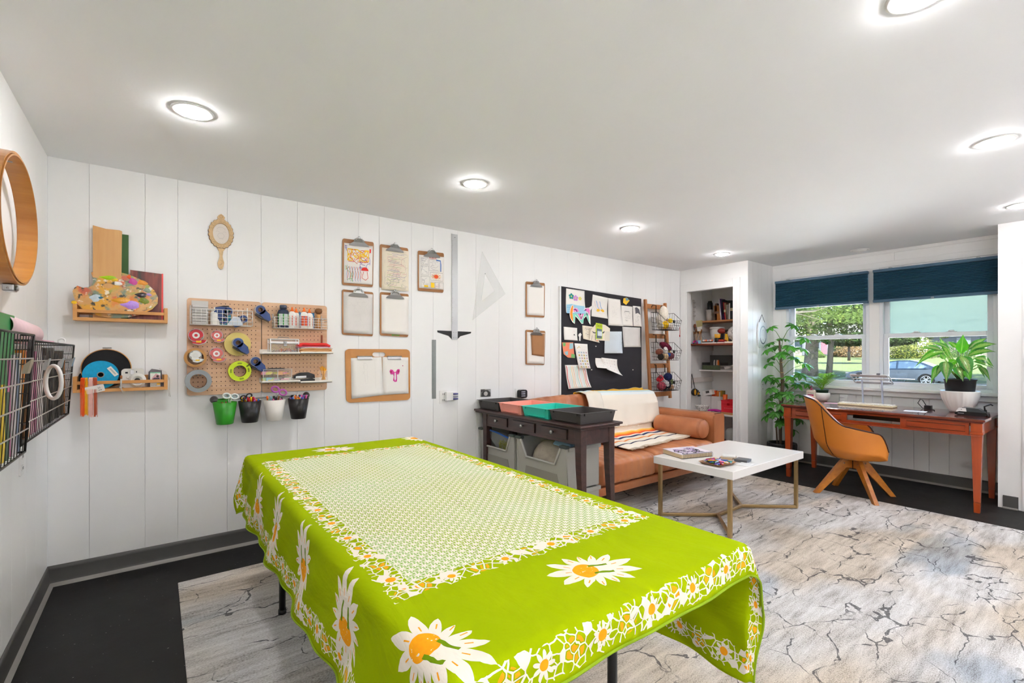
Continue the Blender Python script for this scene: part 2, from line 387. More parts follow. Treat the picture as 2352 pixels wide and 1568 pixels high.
# cellular shades
NAVY=mat('navy_pleated_fabric','2c5b74',.75,var=.1,vs=4); NAVR=mat('navy_shade_rail','41627a',.45,var=.05)
def shade(y1,y0,lab,n=19):
    t=thing('window_blind',lab,'blind',(XW-.06,(y0+y1)/2,2.2),'navy pleated window shades')
    zt,zb=2.165,1.875
    part('headrail',B().box(XW-.085,XW-.035,y0,y1,zt,2.195),NAVR,t,bev=.004)
    part('bottom_rail',B().box(XW-.082,XW-.038,y0,y1,zb-.028,zb),NAVR,t,bev=.004)
    for i in range(n):
        a=zt-(zt-zb)*i/n; b=zt-(zt-zb)*(i+1)/n; m=(a+b)/2; k=B()
        k.add([(XW-.062,y0+.003,a),(XW-.081,y0+.003,m),(XW-.062,y0+.003,b),(XW-.044,y0+.003,m),(XW-.062,y1-.003,a),(XW-.081,y1-.003,m),(XW-.062,y1-.003,b),(XW-.044,y1-.003,m)],[(0,1,5,4),(1,2,6,5),(2,3,7,6),(3,0,4,7),(0,3,2,1),(4,5,6,7)])
        part('pleat',k,NAVY,t)
    ym=(y0+y1)/2; part('pull_tab',B().torus((XW-.085,ym,zb-.04),.011,.0025,'x',16,5).box(XW-.088,XW-.084,ym-.012,ym+.012,zb-.03,zb-.01),CLEAR,t)
    for f in (.15,.83):
        y=y1+(y0-y1)*f; part('mounting_clip',B().box(XW-.075,XW-.01,y-.012,y+.012,2.195,2.205),STEEL,t,bev=.001)
shade(-.955,-1.91,'navy pleated shade over the left window with a clear view of trees'); shade(-1.955,-2.93,'navy pleated shade above the fogged upper pane of the right window')
# ------------------------------------------------------------------ ceiling lights
q=NT('light_lens'); e=q.n('Emission',{0:(1.,.98,.985,1),1:LAMP}); q.t.links.new(e.outputs[0],q.o.inputs[0]); LENS=q.m
def clight(x,y,label,on=True):
    t=thing('recessed_light',label,'ceiling light',(x,y,H),'recessed ceiling lights')
    part('trim_ring',B().lathe([(.064,-.001),(.066,-.006),(.082,-.004),(.084,0),(.064,0)],(x,y,H),32),WHT,t)
    part('lens',B().lathe([(0,-.022),(.03,-.0195),(.05,-.013),(.061,-.004),(.064,0)],(x,y,H),32),LENS if on else WHT,t)
for x,y,l in [(.618,-1.069,'recessed light nearest the left wall, above the hand mirror'),(2.134,-1.073,'recessed light above the hanging clipboards'),(3.8,-.98,'recessed light above the black pin board'),(5.456,-.905,'small recessed light just before the closet'),(3.964,-3.212,'recessed light at the right edge above the patterned rug'),(5.6,-3.141,'recessed light cut by the right edge near the stub wall'),(2.357,-3.253,'recessed light over the near end of the green table'),(.75,-3.9,'recessed light above the camera corner'),(.75,-5.4,'recessed light in the rear corner'),(2.36,-5.4,'second recessed light of the rear row'),(3.96,-5.4,'third recessed light of the rear row'),(5.6,-5.3,'last recessed light of the rear row')]: clight(x,y,l)
clight(6.44,-1.89,'unlit recessed light in front of the windows',on=False)

# two uplight lamps added behind the camera, out of view, to brighten the ceiling
q=NT('added_uplight_bulb'); e=q.n('Emission',{0:(1.,.97,.985,1),1:1950.}); q.t.links.new(e.outputs[0],q.o.inputs[0]); TB=q.m
for x,y,l in ((1.9,-5.6,'added uplight lamp out of view in the rear, nearer the left wall'),(4.9,-5.4,'added uplight lamp out of view in the rear, nearer the windows')):
    t=thing('added_uplight',l,'added fill lamp',(x,y,0),'added uplight lamps behind the camera')
    part('base',B().lathe([(.14,0),(.14,.015),(.02,.03)],(x,y,.0),28),BLK,t); part('pole',B().cyl((x,y,.02),(x,y,1.70),.012,n=12),BLK,t)
    part('bowl',B().lathe([(.02,1.70),(.12,1.75),(.17,1.82),(.165,1.82),(.11,1.758),(0,1.72)],(x,y,0),32),STEEL,t); part('bulb',B().ell((x,y,1.795),(.06,.06,.03),16,8),TB,t)
# ================================================================== RUG
q=NT('patterned_rug_pile'); tc=q.n('TexCoord').outputs['Object']
sx=q.n('SeparateXYZ',{0:tc}); X,Y=sx.outputs[0],sx.outputs[1]
mp=lambda s,l=(0,0,0): q.n('Mapping',{0:tc,1:l,3:s}).outputs[0]
st=q.n('TexNoise',{'Vector':mp((5,34,1)),'Scale':1.,'Detail':5.,'Roughness':.65}).outputs[0]
st2=q.n('TexNoise',{'Vector':mp((1.6,8,1)),'Scale':1.,'Detail':3.}).outputs[0]
fine=q.n('TexNoise',{'Vector':mp((110,260,1)),'Scale':1.,'Detail':2.}).outputs[0]
big=q.n('TexNoise',{'Vector':mp((.8,1.3,1),(3.3,1.9,0)),'Scale':1.,'Detail':2.}).outputs[0]
blu=q.n('TexNoise',{'Vector':mp((.9,2.2,1),(7.1,3.3,0)),'Scale':1.,'Detail':3.}).outputs[0]
f=q.M('ADD',q.M('MULTIPLY',st,.42),q.M('ADD',q.M('MULTIPLY',st2,.28),q.M('MULTIPLY',fine,.42)))
r=q.n('ValToRGB',{0:f}); cr=r.color_ramp; cr.elements[0].position=.42; cr.elements[0].color=lin('8f8a84'); cr.elements[1].position=.70; cr.elements[1].color=lin('ecebe9')
e=cr.elements.new(.54); e.color=lin('c8c6c3')
r2=q.n('ValToRGB',{0:big}); r2.color_ramp.elements[0].position=.42; r2.color_ramp.elements[0].color=lin('eadfd2'); r2.color_ramp.elements[1].position=.55; r2.color_ramp.elements[1].color=lin('f4f4f6')
base=q.n('Mix',{0:1.,6:r.outputs[0],7:r2.outputs[0]},data_type='RGBA',blend_type='MULTIPLY').outputs[2]
r3=q.n('ValToRGB',{0:blu}); r3.color_ramp.elements[0].position=.56; r3.color_ramp.elements[0].color=(1,1,1,1); r3.color_ramp.elements[1].position=.66; r3.color_ramp.elements[1].color=lin('d3dde8')
base=q.n('Mix',{0:1.,6:base,7:r3.outputs[0]},data_type='RGBA',blend_type='MULTIPLY').outputs[2]
wn=q.n('TexNoise',{'Vector':mp((5,5,1)),'Scale':1.,'Detail':3.}).outputs[1]
wv=q.n('VectorMath',{0:q.n('VectorMath',{0:wn,1:(.5,.5,.5)},operation='SUBTRACT').outputs[0],'Scale':.48},operation='SCALE').outputs[0]
def crack(sc,loc,th,seed,lo):
    v=q.n('VectorMath',{0:mp(sc,loc),1:wv},operation='ADD').outputs[0]
    ed=q.n('TexVoronoi',{'Vector':v,'Scale':1.,'Randomness':.75},feature='DISTANCE_TO_EDGE',distance='CHEBYCHEV' if False else 'EUCLIDEAN').outputs[0]
    wob=q.M('MULTIPLY',q.n('TexNoise',{'Vector':mp((26,40,1),(seed,0,0)),'Scale':1.,'Detail':1.}).outputs[0],.03)
    k=q.n('TexNoise',{'Vector':mp((4.5,4.5,1),(seed,seed,0)),'Scale':1.,'Detail':2.}).outputs[0]
    on=q.n('MapRange',{0:k,1:lo,2:lo+.12,3:0.,4:1.}).outputs[0]
    wd=q.M('MULTIPLY',q.n('MapRange',{0:k,1:lo,2:lo+.25,3:.5,4:1.05}).outputs[0],th)
    return q.M('MULTIPLY',on,q.M('LESS_THAN',q.M('ADD',ed,q.M('SUBTRACT',wob,.012)),wd))
c1=crack((1.5,4.4,1),(0,0,0),.013,0,.37); c2=crack((2.4,3.0,1),(5,2,0),.0105,9,.45)
dark=q.M('MAXIMUM',c1,c2)
dark=q.M('MULTIPLY',dark,q.n('MapRange',{0:fine,1:.3,2:.5,3:.3,4:.85}).outputs[0])
q.set('Base Color',q.mix(dark,base,lin('33343a'))); q.set('Roughness',.95); q.set('Specular IOR Level',.1)
q.bump(q.M('ADD',fine,q.M('MULTIPLY',dark,-.6)),.55,.006)
rug=B().box(.582,5.54,-5.4,-.40,0,.008)
solo('area_rug','large grey and cream area rug with dark crackle lines','rug',rug,q.m,bev=.003)
# ================================================================== GREEN TABLE AND CLOTH
TX0,TX1,TY0,TY1,TZ=.895,1.855,-2.955,-.725,.738
t=thing('folding_table','long folding table hidden under a lime green cloth, black tube legs','table',((TX0+TX1)/2,(TY0+TY1)/2,0))
part('tabletop',B().box(TX0,TX1,TY0,TY1,TZ-.045,TZ-.007),WHT,t,bev=.01)
for y,dy in ((-1.1,-.22),(-2.69,.22)):
    for x in (.985,1.6 if y<-2 else 1.77):
        k=B().tube([(x,y,.012),(x,y,.62),(x,y+.0,.69)],.0155,10); part('leg',k,BLK,t)
    part('crossbar',B().tube([(.985,y,.2),(1.6 if y<-2 else 1.77,y,.2)],.011,8),BLK,t)
    part('brace',B().tube([(1.3,y,.2),(1.3,y+dy*2,.69)],.009,8),BLK,t)
    for x in (.985,1.6 if y<-2 else 1.77): part('foot',B().cyl((x,y,.0085),(x,y,.03),.019,n=10),BLK,t)
# the cloth, mapped by its own flat measure (u along x, v along y)
S0,S1,V0,V1=.575,2.30,-3.055,-.62
def drape(s,v):
    cx=min(max(s,TX0),TX1); cy=min(max(v,TY0),TY1); a=s-cx; b=v-cy; d=math.hypot(a,b)
    if d<1e-6:
        z=TZ+.004+.0035*math.sin(3.1*s+1.7*v)*math.sin(2.3*v-s)+.002*math.sin(9*v+4*s)
        return Vector((s,v,z))
    ux,uy=a/d,b/d; r=.022
    if d<r*PI/2: th=d/r; h=r*math.sin(th); dr=r*(1-math.cos(th))
    else: h=r; dr=r+(d-r*PI/2)
    crn=abs(ux*uy)*2                                   # 1 on the diagonal of a corner
    ph=v*9+s*9; fold=(.010*math.sin(ph*1.3)+.007*math.sin(ph*2.9+1))*min(1,max(0,(d-.03)/.25))*(1-.5*crn)
    fl=.03*min(1,d/.3)+.085*crn*min(1,d/.25)
    h+=fl*.6+fold
    # the corner gathers into one fold
    ang=math.atan2(uy,ux)
    return Vector((cx+ux*h,cy+uy*h,TZ+.004-dr*(.985-.03*crn)))
nu,nv=150,210; cb=B(); vs=[];uvs=[]
for i in range(nu+1):
    for j in range(nv+1):
        s_=S0+(S1-S0)*i/nu; v_=V0+(V1-V0)*j/nv
        vs.append(drape(s_,v_)); uvs.append((s_,v_))
W_=nv+1; fs=[(i*W_+j,(i+1)*W_+j,(i+1)*W_+j+1,i*W_+j+1) for i in range(nu) for j in range(nv)]
cb.add(vs,fs,0,True)
q=NT('daisy_print_cloth'); uv=q.n('UVMap',uv_map='flat').outputs[0]
sp=q.n('SeparateXYZ',{0:uv}); U,V=sp.outputs[0],sp.outputs[1]
M=q.M
wob=q.n('TexNoise',{'Vector':uv,'Scale':22.,'Detail':2.}).outputs[0]; wob=M('SUBTRACT',wob,.5)
fine=q.n('TexNoise',{'Vector':uv,'Scale':90.,'Detail':2.}).outputs[0]
RX0,RX1,RY0,RY1=.945,1.795,-2.63,-1.0
def inside(x0,x1,y0,y1):
    return M('MULTIPLY',M('MULTIPLY',M('GREATER_THAN',U,x0),M('LESS_THAN',U,x1)),M('MULTIPLY',M('GREATER_THAN',V,y0),M('LESS_THAN',V,y1)))
def rectsd(x0,x1,y0,y1):  # signed distance (chebyshev), negative inside
    return M('MAXIMUM',M('SUBTRACT',M('ABSOLUTE',M('SUBTRACT',U,(x0+x1)/2)),(x1-x0)/2),M('SUBTRACT',M('ABSOLUTE',M('SUBTRACT',V,(y0+y1)/2)),(y1-y0)/2))
def clamp01(x): return q.n('Clamp',{0:x}).outputs[0]
# small star lattice
def star(u,v,cell,n,r0,r1,ph=0.):
    fu=M('SUBTRACT',M('FRACT',M('DIVIDE',u,cell)),.5); fv=M('SUBTRACT',M('FRACT',M('DIVIDE',v,cell)),.5)
    r_=M('SQRT',M('ADD',M('MULTIPLY',fu,fu),M('MULTIPLY',fv,fv))); a_=M('ARCTAN2',fv,fu)
    pet=M('ABSOLUTE',M('COSINE',M('ADD',M('MULTIPLY',a_,n/2),ph)))
    return M('LESS_THAN',r_,M('ADD',M('MULTIPLY',pet,r1-r0),r0)),r_
su=M('ADD',M('ADD',U,V),M('MULTIPLY',wob,.004)); sv=M('ADD',M('SUBTRACT',U,V),M('MULTIPLY',wob,.004))
lat,lr=star(su,sv,.036,7,.12,.53); lat2,_=star(M('ADD',su,.018),M('ADD',sv,.018),.036,5,.04,.22,1.)
latm=M('MAXIMUM',lat,lat2)
rd=rectsd(RX0,RX1,RY0,RY1); inr=M('LESS_THAN',rd,-.03)
# floral chains: along the inner rectangle and along the hem
def chain(sd,half,par):
    qn=M('DIVIDE',sd,half); band=M('LESS_THAN',M('ABSOLUTE',M('ADD',qn,M('MULTIPLY',wob,1.1))),1.)
    wv_=q.n('Combine'+'XYZ',{0:M('ADD',U,M('MULTIPLY',wob,.02)),1:M('ADD',V,M('MULTIPLY',wob,.02))}).outputs[0]
    ed=q.n('TexVoronoi',{'Vector':wv_,'Scale':42.},feature='DISTANCE_TO_EDGE').outputs[0]
    vc=q.n('TexVoronoi',{'Vector':wv_,'Scale':42.}).outputs[1]; vcs=q.n('SeparateColor',{0:vc}).outputs[0]
    line=M('LESS_THAN',ed,.062); fill=M('LESS_THAN',vcs,.12)
    wh=M('MULTIPLY',band,M('MAXIMUM',line,fill))
    fu=M('MULTIPLY',M('SUBTRACT',M('FRACT',M('DIVIDE',par,.165)),.5),.165)
    rr=M('SQRT',M('ADD',M('MULTIPLY',fu,fu),M('MULTIPLY',sd,sd))); an=M('ARCTAN2',sd,fu)
    pt=M('ABSOLUTE',M('COSINE',M('MULTIPLY',an,4.5)))
    dz=M('LESS_THAN',rr,M('ADD',M('MULTIPLY',pt,half*.48),half*.30)); ct=M('LESS_THAN',rr,M('ADD',M('MULTIPLY',wob,.012),half*.34))
    f2=M('MULTIPLY',M('SUBTRACT',M('FRACT',M('ADD',M('DIVIDE',par,.165),.5)),.5),.165)
    r2_=M('SQRT',M('ADD',M('MULTIPLY',f2,f2),M('MULTIPLY',sd,sd)))
    ob=M('MULTIPLY',M('LESS_THAN',r2_,half*.75),M('GREATER_THAN',ed,.16))
    return M('MAXIMUM',wh,dz),M('MAXIMUM',ct,ob)
# parameter running along a border: x on the short sides, y on the long sides
def par(x0,x1,y0,y1):
    dx=M('SUBTRACT',M('ABSOLUTE',M('SUBTRACT',U,(x0+x1)/2)),(x1-x0)/2); dy=M('SUBTRACT',M('ABSOLUTE',M('SUBTRACT',V,(y0+y1)/2)),(y1-y0)/2)
    k=M('GREATER_THAN',dx,dy); return M('ADD',M('MULTIPLY',V,k),M('MULTIPLY',U,M('SUBTRACT',1.,k)))
w1,o1=chain(rd,.034,par(RX0,RX1,RY0,RY1))
hb=(S0+.062,S1-.062,V0+.05,V1-.062); w2,o2=chain(rectsd(*hb),.036,par(*hb))
# large daisies
def daisy(cx,cy,R_,rot,n=13):
    u=M('SUBTRACT',U,cx); v=M('SUBTRACT',V,cy)
    r_=M('SQRT',M('ADD',M('MULTIPLY',u,u),M('MULTIPLY',v,v))); a_=M('ADD',M('ARCTAN2',v,u),rot)
    pet=M('POWER',M('SUBTRACT',1.,M('MULTIPLY',M('ABSOLUTE',M('SUBTRACT',M('FRACT',M('MULTIPLY',a_,n/(2*PI))),.5)),2.)),.75)
    big_=M('ADD',.82,M('MULTIPLY',M('COSINE',M('MULTIPLY',a_,2.)),.2))
    edge=M('MULTIPLY',M('MULTIPLY',M('ADD',M('MULTIPLY',pet,.50),.54),R_),M('ADD',big_,M('MULTIPLY',wob,.25)))
    wh=M('LESS_THAN',r_,edge)
    uu=M('SUBTRACT',u,-.18*R_*math.cos(rot)); vv=M('SUBTRACT',v,.18*R_*math.sin(rot)); rc=M('SQRT',M('ADD',M('MULTIPLY',uu,uu),M('MULTIPLY',vv,vv)))
    ct=M('MULTIPLY',M('LESS_THAN',rc,R_*.27),M('GREATER_THAN',fine,.34))
    ax=M('ADD',M('MULTIPLY',u,math.cos(rot)),M('MULTIPLY',v,-math.sin(rot))); ay=M('ADD',M('MULTIPLY',u,math.sin(rot)),M('MULTIPLY',v,math.cos(rot)))
    ln=M('MULTIPLY',M('LESS_THAN',M('ABSOLUTE',M('SUBTRACT',M('FRACT',M('MULTIPLY',M('ADD',ay,M('MULTIPLY',wob,.02)),2.4/.1)),.5)),.11),M('MULTIPLY',M('LESS_THAN',M('ABSOLUTE',ay),R_*.22),M('MULTIPLY',M('GREATER_THAN',ax,-.05*R_),M('LESS_THAN',ax,.38*R_))))
    dots=M('MULTIPLY',M('LESS_THAN',M('ABSOLUTE',M('SUBTRACT',r_,R_*.55)),R_*.07),M('GREATER_THAN',pet,.93))
    return wh,M('MAXIMUM',ct,dots),ln
wh=oc=ln=None
for cx,cy,R_,rot in [(1.384,-2.815,.125,.35),(1.314,-.835,.115,.3),(1.86,-.80,.11,1.),(.90,-2.86,.125,1.2),(.755,-2.45,.135,0.1),(.755,-2.02,.135,-.1),(.755,-1.61,.135,.15),(.755,-1.21,.13,0.),(1.99,-2.3,.12,.4),(1.99,-1.4,.12,.4)]:
    a,b,c=daisy(cx,cy,R_,rot)
    wh=a if wh is None else M('MAXIMUM',wh,a); oc=b if oc is None else M('MAXIMUM',oc,b); ln=c if ln is None else M('MAXIMUM',ln,c)
tint=q.n('TexNoise',{'Vector':uv,'Scale':2.2,'Detail':2.}).outputs[0]
green=q.mix(tint,lin('8ba400'),lin('a4b600'))
ing=q.mix(q.n('MapRange',{0:tint,1:.42,2:.62}).outputs[0],lin('93b012'),lin('94ba62'))
white=lin('efe6d8'); ora=q.mix(clamp01(M('MULTIPLY',fine,1.2)),lin('f0b020'),lin('f59a1c'))
col=q.mix(inr,green,ing); col=q.mix(M('MULTIPLY',inr,latm),col,white)
col=q.mix(M('MAXIMUM',w1,w2),col,white); col=q.mix(M('MAXIMUM',o1,o2),col,ora)
col=q.mix(wh,col,white); col=q.mix(oc,col,ora); col=q.mix(ln,col,lin('6f8f10'))
hem=rectsd(S0+.012,S1-.012,V0+.012,V1-.012); hm=M('MULTIPLY',M('GREATER_THAN',hem,0.),.0)
q.set('Base Color',col); q.set('Roughness',.85); q.set('Specular IOR Level',.05)
wr=q.n('TexNoise',{'Vector':q.n('Mapping',{0:uv,3:(3.,1.2,1.)}).outputs[0],'Scale':2.6,'Detail':5.,'Distortion':.6}).outputs[0]
q.bump(M('ADD',wr,M('MULTIPLY',fine,.02)),.55,.03)
# folded creases of the cloth: shallow real grooves in both directions
for i,(x,y,z) in enumerate(cb.v):
    u_,v_=uvs[i]
    if TX0<u_<TX1 and TY0<v_<TY1:
        z-=.004*math.exp(-((v_+1.75+.05*math.sin(4*u_))/.012)**2)+.003*math.exp(-((u_-1.38-.04*math.sin(3*v_))/.012)**2)
        cb.v[i]=(x,y,z)
cl=solo('tablecloth','lime green tablecloth printed with white daisies on the long table','tablecloth',cb,q.m)
lay=cl.data.uv_layers.new(name='flat'); 
for lp in cl.data.loops: lay.data[lp.index].uv=uvs[lp.vertex_index]
md=cl.modifiers.new('t','SOLIDIFY'); md.thickness=.0015; md.offset=-1
hs=B()
for a,b,c in (((S0,V0),(S1,V0),0),((S0,V0),(S0,V1),1)):
    n_=260; pts=[drape(a[0]+(b[0]-a[0])*i/n_,a[1]+(b[1]-a[1])*i/n_) for i in range(n_+1)]
    hs.tube(pts,.0035,5)
part('hem',hs,mat('green_hem_fabric','8fae10',.85,bump=.5,bs=300),cl)
# ================================================================== CONSOLE TABLE
ESP=wood('espresso_wood','4a302b','2c1a18',.32,1,14,coat=.2)
t=thing('console_table','espresso console table with three knobbed drawers against the wall','console table',(3.02,-.69,0))
part('top',B().box(2.795,3.235,-1.375,-.015,.782,.80).box(2.81,3.22,-1.36,-.015,.768,.782),ESP,t,bev=.006)
ap=B().box(2.845,2.863,-1.27,-.12,.655,.768).box(3.17,3.188,-1.27,-.12,.655,.768).box(2.9,3.14,-1.325,-1.305,.655,.768).box(2.9,3.14,-.1,-.08,.655,.768)
part('apron',ap,ESP,t,bev=.003)
for (y0,y1) in ((-.469,-.203),(-.829,-.554),(-1.191,-.912)):
    dr=part('drawer',B().box(2.834,2.848,y0,y1,.682,.752),ESP,t,bev=.002); ym=(y0+y1)/2
    part('drawer_gap',B().box(2.8425,2.8445,y0-.004,y1+.004,.678,.756),BLK,dr)
    k=B(frame((2.834,ym,.722),ry=-PI/2)); k.lathe([(.005,0),(.005,.012),(.013,.018),(.015,.024),(.012,.031),(0,.034)],n=16); part('knob',k,STEEL,dr)
for x0 in (2.838,3.132):
    for y0,s in ((-1.33,-1),(-.10,1)):
        k=B(); y1=y0+.062 if s<0 else y0-.062
        P=[(.768,0,.062),(.5,.0,.055),(.3,.006,.047),(.14,.016,.042),(.0085 if s<0 else 0,.034,.040)]
        vs=[]
        for z,o,wd in P:
            ya=y0+s*o; yb=ya-s*wd; xo=(.062-wd)/2
            vs+= [(x0+xo,min(ya,yb),z),(x0+.062-xo,min(ya,yb),z),(x0+.062-xo,max(ya,yb),z),(x0+xo,max(ya,yb),z)]
        fs=[(0,1,2,3),(19,18,17,16)]
        for i in range(4):
            for j in range(4): fs.append((4*i+j,4*i+4+j,4*i+4+(j+1)%4,4*i+(j+1)%4))
        k.add(vs,fs); part('leg',k,ESP,t,bev=.003)
# trays
def tray(y0,y1,m,lab):
    x0,x1=2.842,3.208; z0,z1=.8,.878; k=B(); tp=.014; w_=.004
    def loop(a,z): return [(x0+a,y0+a,z),(x1-a,y0+a,z),(x1-a,y1-a,z),(x0+a,y1-a,z)]
    L=[loop(tp,z0),loop(0,z1),loop(-.011,z1),loop(-.011,z1+.003),loop(w_,z1+.003),loop(tp+w_,z0+.004)]
    vs=[p for l in L for p in l]; fs=[(3,2,1,0),(20,21,22,23)]
    for i in range(5):
        for j in range(4): fs.append((4*i+j,4*i+(j+1)%4,4*i+4+(j+1)%4,4*i+4+j))
    k.add(vs,fs)
    t=thing('storage_tray',lab,'tray',((x0+x1)/2,(y0+y1)/2,z0),'shallow craft trays on the console')
    part('tray_body',k,m,t,bev=.003)
    k=B()
    for f in (.12,.88):
        yy=y0+(y1-y0)*f; k.box(x0-.009,x0+.004,yy-.008,yy+.008,z1-.016,z1)
        xx=x0+(x1-x0)*f; k.box(xx-.008,xx+.008,y0-.009,y0+.004,z1-.016,z1)
    k.box(x0+.0,x0+.013,y0+.05,y1-.05,z0+.012,z0+.015); part('ridge',k,m,t,bev=.001)
DG=mat('dark_grey_tray_plastic','433f3e',.4,var=.05); SAL=mat('salmon_tray_plastic','f3a392',.4,var=.04); TQ=mat('turquoise_tray_plastic','2cc5b2',.35,var=.04)
tray(-.335,-.022,DG,'dark grey tray on the wall end of the console'); tray(-.655,-.345,SAL,'salmon pink tray on the console')
tray(-.985,-.668,TQ,'turquoise tray on the console'); tray(-1.325,-1.0,DG,'dark grey tray at the sofa-side free end of the console')
# grey stacking bins with a scooped front (open toward the table)
BIN=mat('grey_bin_plastic','a8a69f',.5,var=.04); BIND=mat('bin_panel_grey','8e8b83',.55,var=.04); HND=mat('dark_green_grey_grip','3e4644',.5)
def bin_(y0,y1,z0,z1,lab,x0=2.85,x1=3.2):
    t=thing('stacking_bin',lab,'storage bin',((x0+x1)/2,(y0+y1)/2,z0),'grey open-front bins under the console')
    k=B(); wl=.008; dz=z1-z0
    k.box(x0+.02,x1-.01,y0+.015,y1-.015,z0,z0+.01).box(x0,x1,y0,y0+wl,z0,z1,0,(.03,.0,.0,-.0)).box(x0,x1,y1-wl,y1,z0,z1).box(x1-wl,x1,y0,y1,z0,z1)
    part('bin_body',k,BIN,t,bev=.004)
    ym=(y0+y1)/2; W=(y1-y0)/2
    # front wall, scooped
    top=[(-W,1),(-W*.80,1),(-W*.58,.56),(W*.58,.56),(W*.80,1),(W,1)]
    poly=[(-W+.012,0),(W-.012,0)]+[(a,b*dz) for a,b in reversed(top)]
    k=B().prism(poly,lambda u,v,w_:(x0+w_+.02*(1-v/dz),ym+u,z0+v),0,wl); part('front_wall',k,BIN,t,bev=.003)
    k=B().tube([(x0-.002,ym-W*.82,z1),(x0+.002,ym-W*.58,z0+.56*dz),(x0+.002,ym+W*.58,z0+.56*dz),(x0-.002,ym+W*.82,z1)],.009,8); part('scoop_rim',k,BIN,t)
    k=B().prism([(-W*.7,0.02),(W*.7,.02),(W*.62,.33*dz),(-W*.62,.33*dz)],lambda u,v,w_:(x0+w_+.02*(1-v/dz)-.004,ym+u,z0+v),0,.003); part('recess_panel',k,BIND,t,bev=.001)
    for s in (-1,1):
        k=B().box(x0-.012,x0+.03,min(ym+s*W*.78,ym+s*W*1.04),max(ym+s*W*.78,ym+s*W*1.04),z1-.008,z1+.014); part('grip',k,HND,t,bev=.006)
    k=B().box(x1-.02,x1+.012,y0-.01,y1+.01,z1-.03,z1).box(x0+.02,x1,y0-.012,y0,z1-.03,z1); part('rim',k,BIN,t,bev=.004)
    return t
bin_(-.545,-.03,.30,.615,'upper grey bin at the wall holding a zip bag of moss'); bin_(-1.17,-.585,.30,.615,'upper grey bin with grey felt showing over its scoop')
bin_(-.545,-.03,.0085,.29,'lower grey bin by the wall, mostly hidden by the green table'); bin_(-1.17,-.585,.0085,.29,'lower grey bin at the free end of the console')
# contents
k=B(); k.sheet(lambda u,v:(2.88+.05*u+.03*math.sin(3*v),-.16-.27*v-.02*u,.62-.17*u*(1-.25*v)+.0*v),6,8,th=.03)
t=thing('zip_bag','clear zip bag with a blue seal holding moss in the left bin','bag',(2.9,-.3,.44))
k2=B(); k2.tube([(2.875,-.06,.622),(2.885,-.25,.605),(2.89,-.45,.575)],.008,6)
bagp=B(); bagp.add([(2.87,-.07,.62),(2.885,-.44,.58),(2.90,-.36,.43),(2.90,-.27,.44),(2.93,-.07,.62),(2.945,-.44,.58)],[(0,1,2,3),(4,3,2,5),(0,3,4),(1,5,2)])
part('bag_film',bagp,CLEAR,t); part('zip_seal',k2,BLUE,t)
k=B(); rr=random.Random(3)
for i in range(150):
    c=Vector((2.895+rr.uniform(-.012,.03),-.33+rr.uniform(-.10,.07),.49+rr.uniform(-.05,.045))); d=Vector((rr.uniform(-1,1),rr.uniform(-1,1),rr.uniform(-1,1))).normalized()*.02
    k.bar(c-d,c+d,.004,.004)
part('moss',k,mat('olive_moss','8b8a2c',.9,var=.3),t,kind='stuff')
k=B(); k.ell((3.0,-.87,.45),(.115,.235,.165),28,16); k.v=[(x+.008*math.sin(23*y+9*z),y,z+.012*math.sin(14*y+11*x)) for x,y,z in k.v]
solo('felt_blanket','warm grey fuzzy felt bundled in the second open bin','fabric',k,mat('grey_felt','a99f93',.95,var=.3,vs=30,bump=.6,bs=120))
k=B(); k.sheet(lambda u,v:(2.93+.2*u,-.95-.19*v,.60+.055*math.sin(PI*u)-.01*v),6,6,th=.012)
solo('folded_cloth','light blue folded cloth at the corner of the second bin','fabric',k,mat('pale_blue_cloth','8fb6d4',.9))
# ================================================================== SOFA
q=NT('cognac_leather'); v=q.coord(); n1=q.n('TexNoise',{'Vector':v,'Scale':3.,'Detail':4.}).outputs[0]; n2=q.n('TexNoise',{'Vector':v,'Scale':160.,'Detail':2.}).outputs[0]
r=q.n('ValToRGB',{0:n1}); r.color_ramp.elements[0].position=.3; r.color_ramp.elements[0].color=lin('9a5630'); r.color_ramp.elements[1].position=.75; r.color_ramp.elements[1].color=lin('c98658')
cr=q.n('TexNoise',{'Vector':q.coord(scale=(14,3,3)),'Scale':1.,'Detail':4.,'Distortion':1.}).outputs[0]
q.set('Base Color',r.outputs[0]); q.set('Roughness',q.M('ADD',q.M('MULTIPLY',n1,.2),.27)); q.set('Specular IOR Level',.55); q.bump(q.M('ADD',q.M('MULTIPLY',n2,.15),q.M('MULTIPLY',cr,.8)),.45,.012); LEA=q.m
sf=thing('leather_sofa','cognac leather sofa with pleated cushions behind the coffee table','sofa',(4.22,-.6,0))
def pleated(x0,x1,y0,y1,z0,z1,npl,front=True,amp=.007):
    # soft box with vertical pleats across x
    def f(u,v):
        x=x0+(x1-x0)*u; e=min(u,1-u)*(x1-x0); rd=.045
        sh=0 if e>rd else rd-math.sqrt(max(0,rd*rd-(rd-e)**2))
        a=2*PI*v; c_,s_=math.cos(a),math.sin(a); p=.35
        cy=(abs(c_)**p)*(1 if c_>0 else -1); sz=(abs(s_)**p)*(1 if s_>0 else -1)
        pl=amp*abs(math.sin(PI*npl*(u+.018*math.sin(7*u+x0*9)+.012*math.sin(19*u))))**.7*(.6+.4*math.sin(13*u+2)**2) 
        hy=(y1-y0)/2-sh; hz=(z1-z0)/2-sh
        return ((x),(y0+y1)/2+cy*(hy+pl-amp),(z0+z1)/2+sz*(hz+pl*1.3-amp)+ (.012*math.sin(PI*u) if sz>0 else 0))
    k=B(); k.sheet(f,npl*6,40)
    for u in (0,1): k.add([f(u,j/40) for j in range(40)],[tuple(range(40)) if u else tuple(range(39,-1,-1))],0,True)
    return k
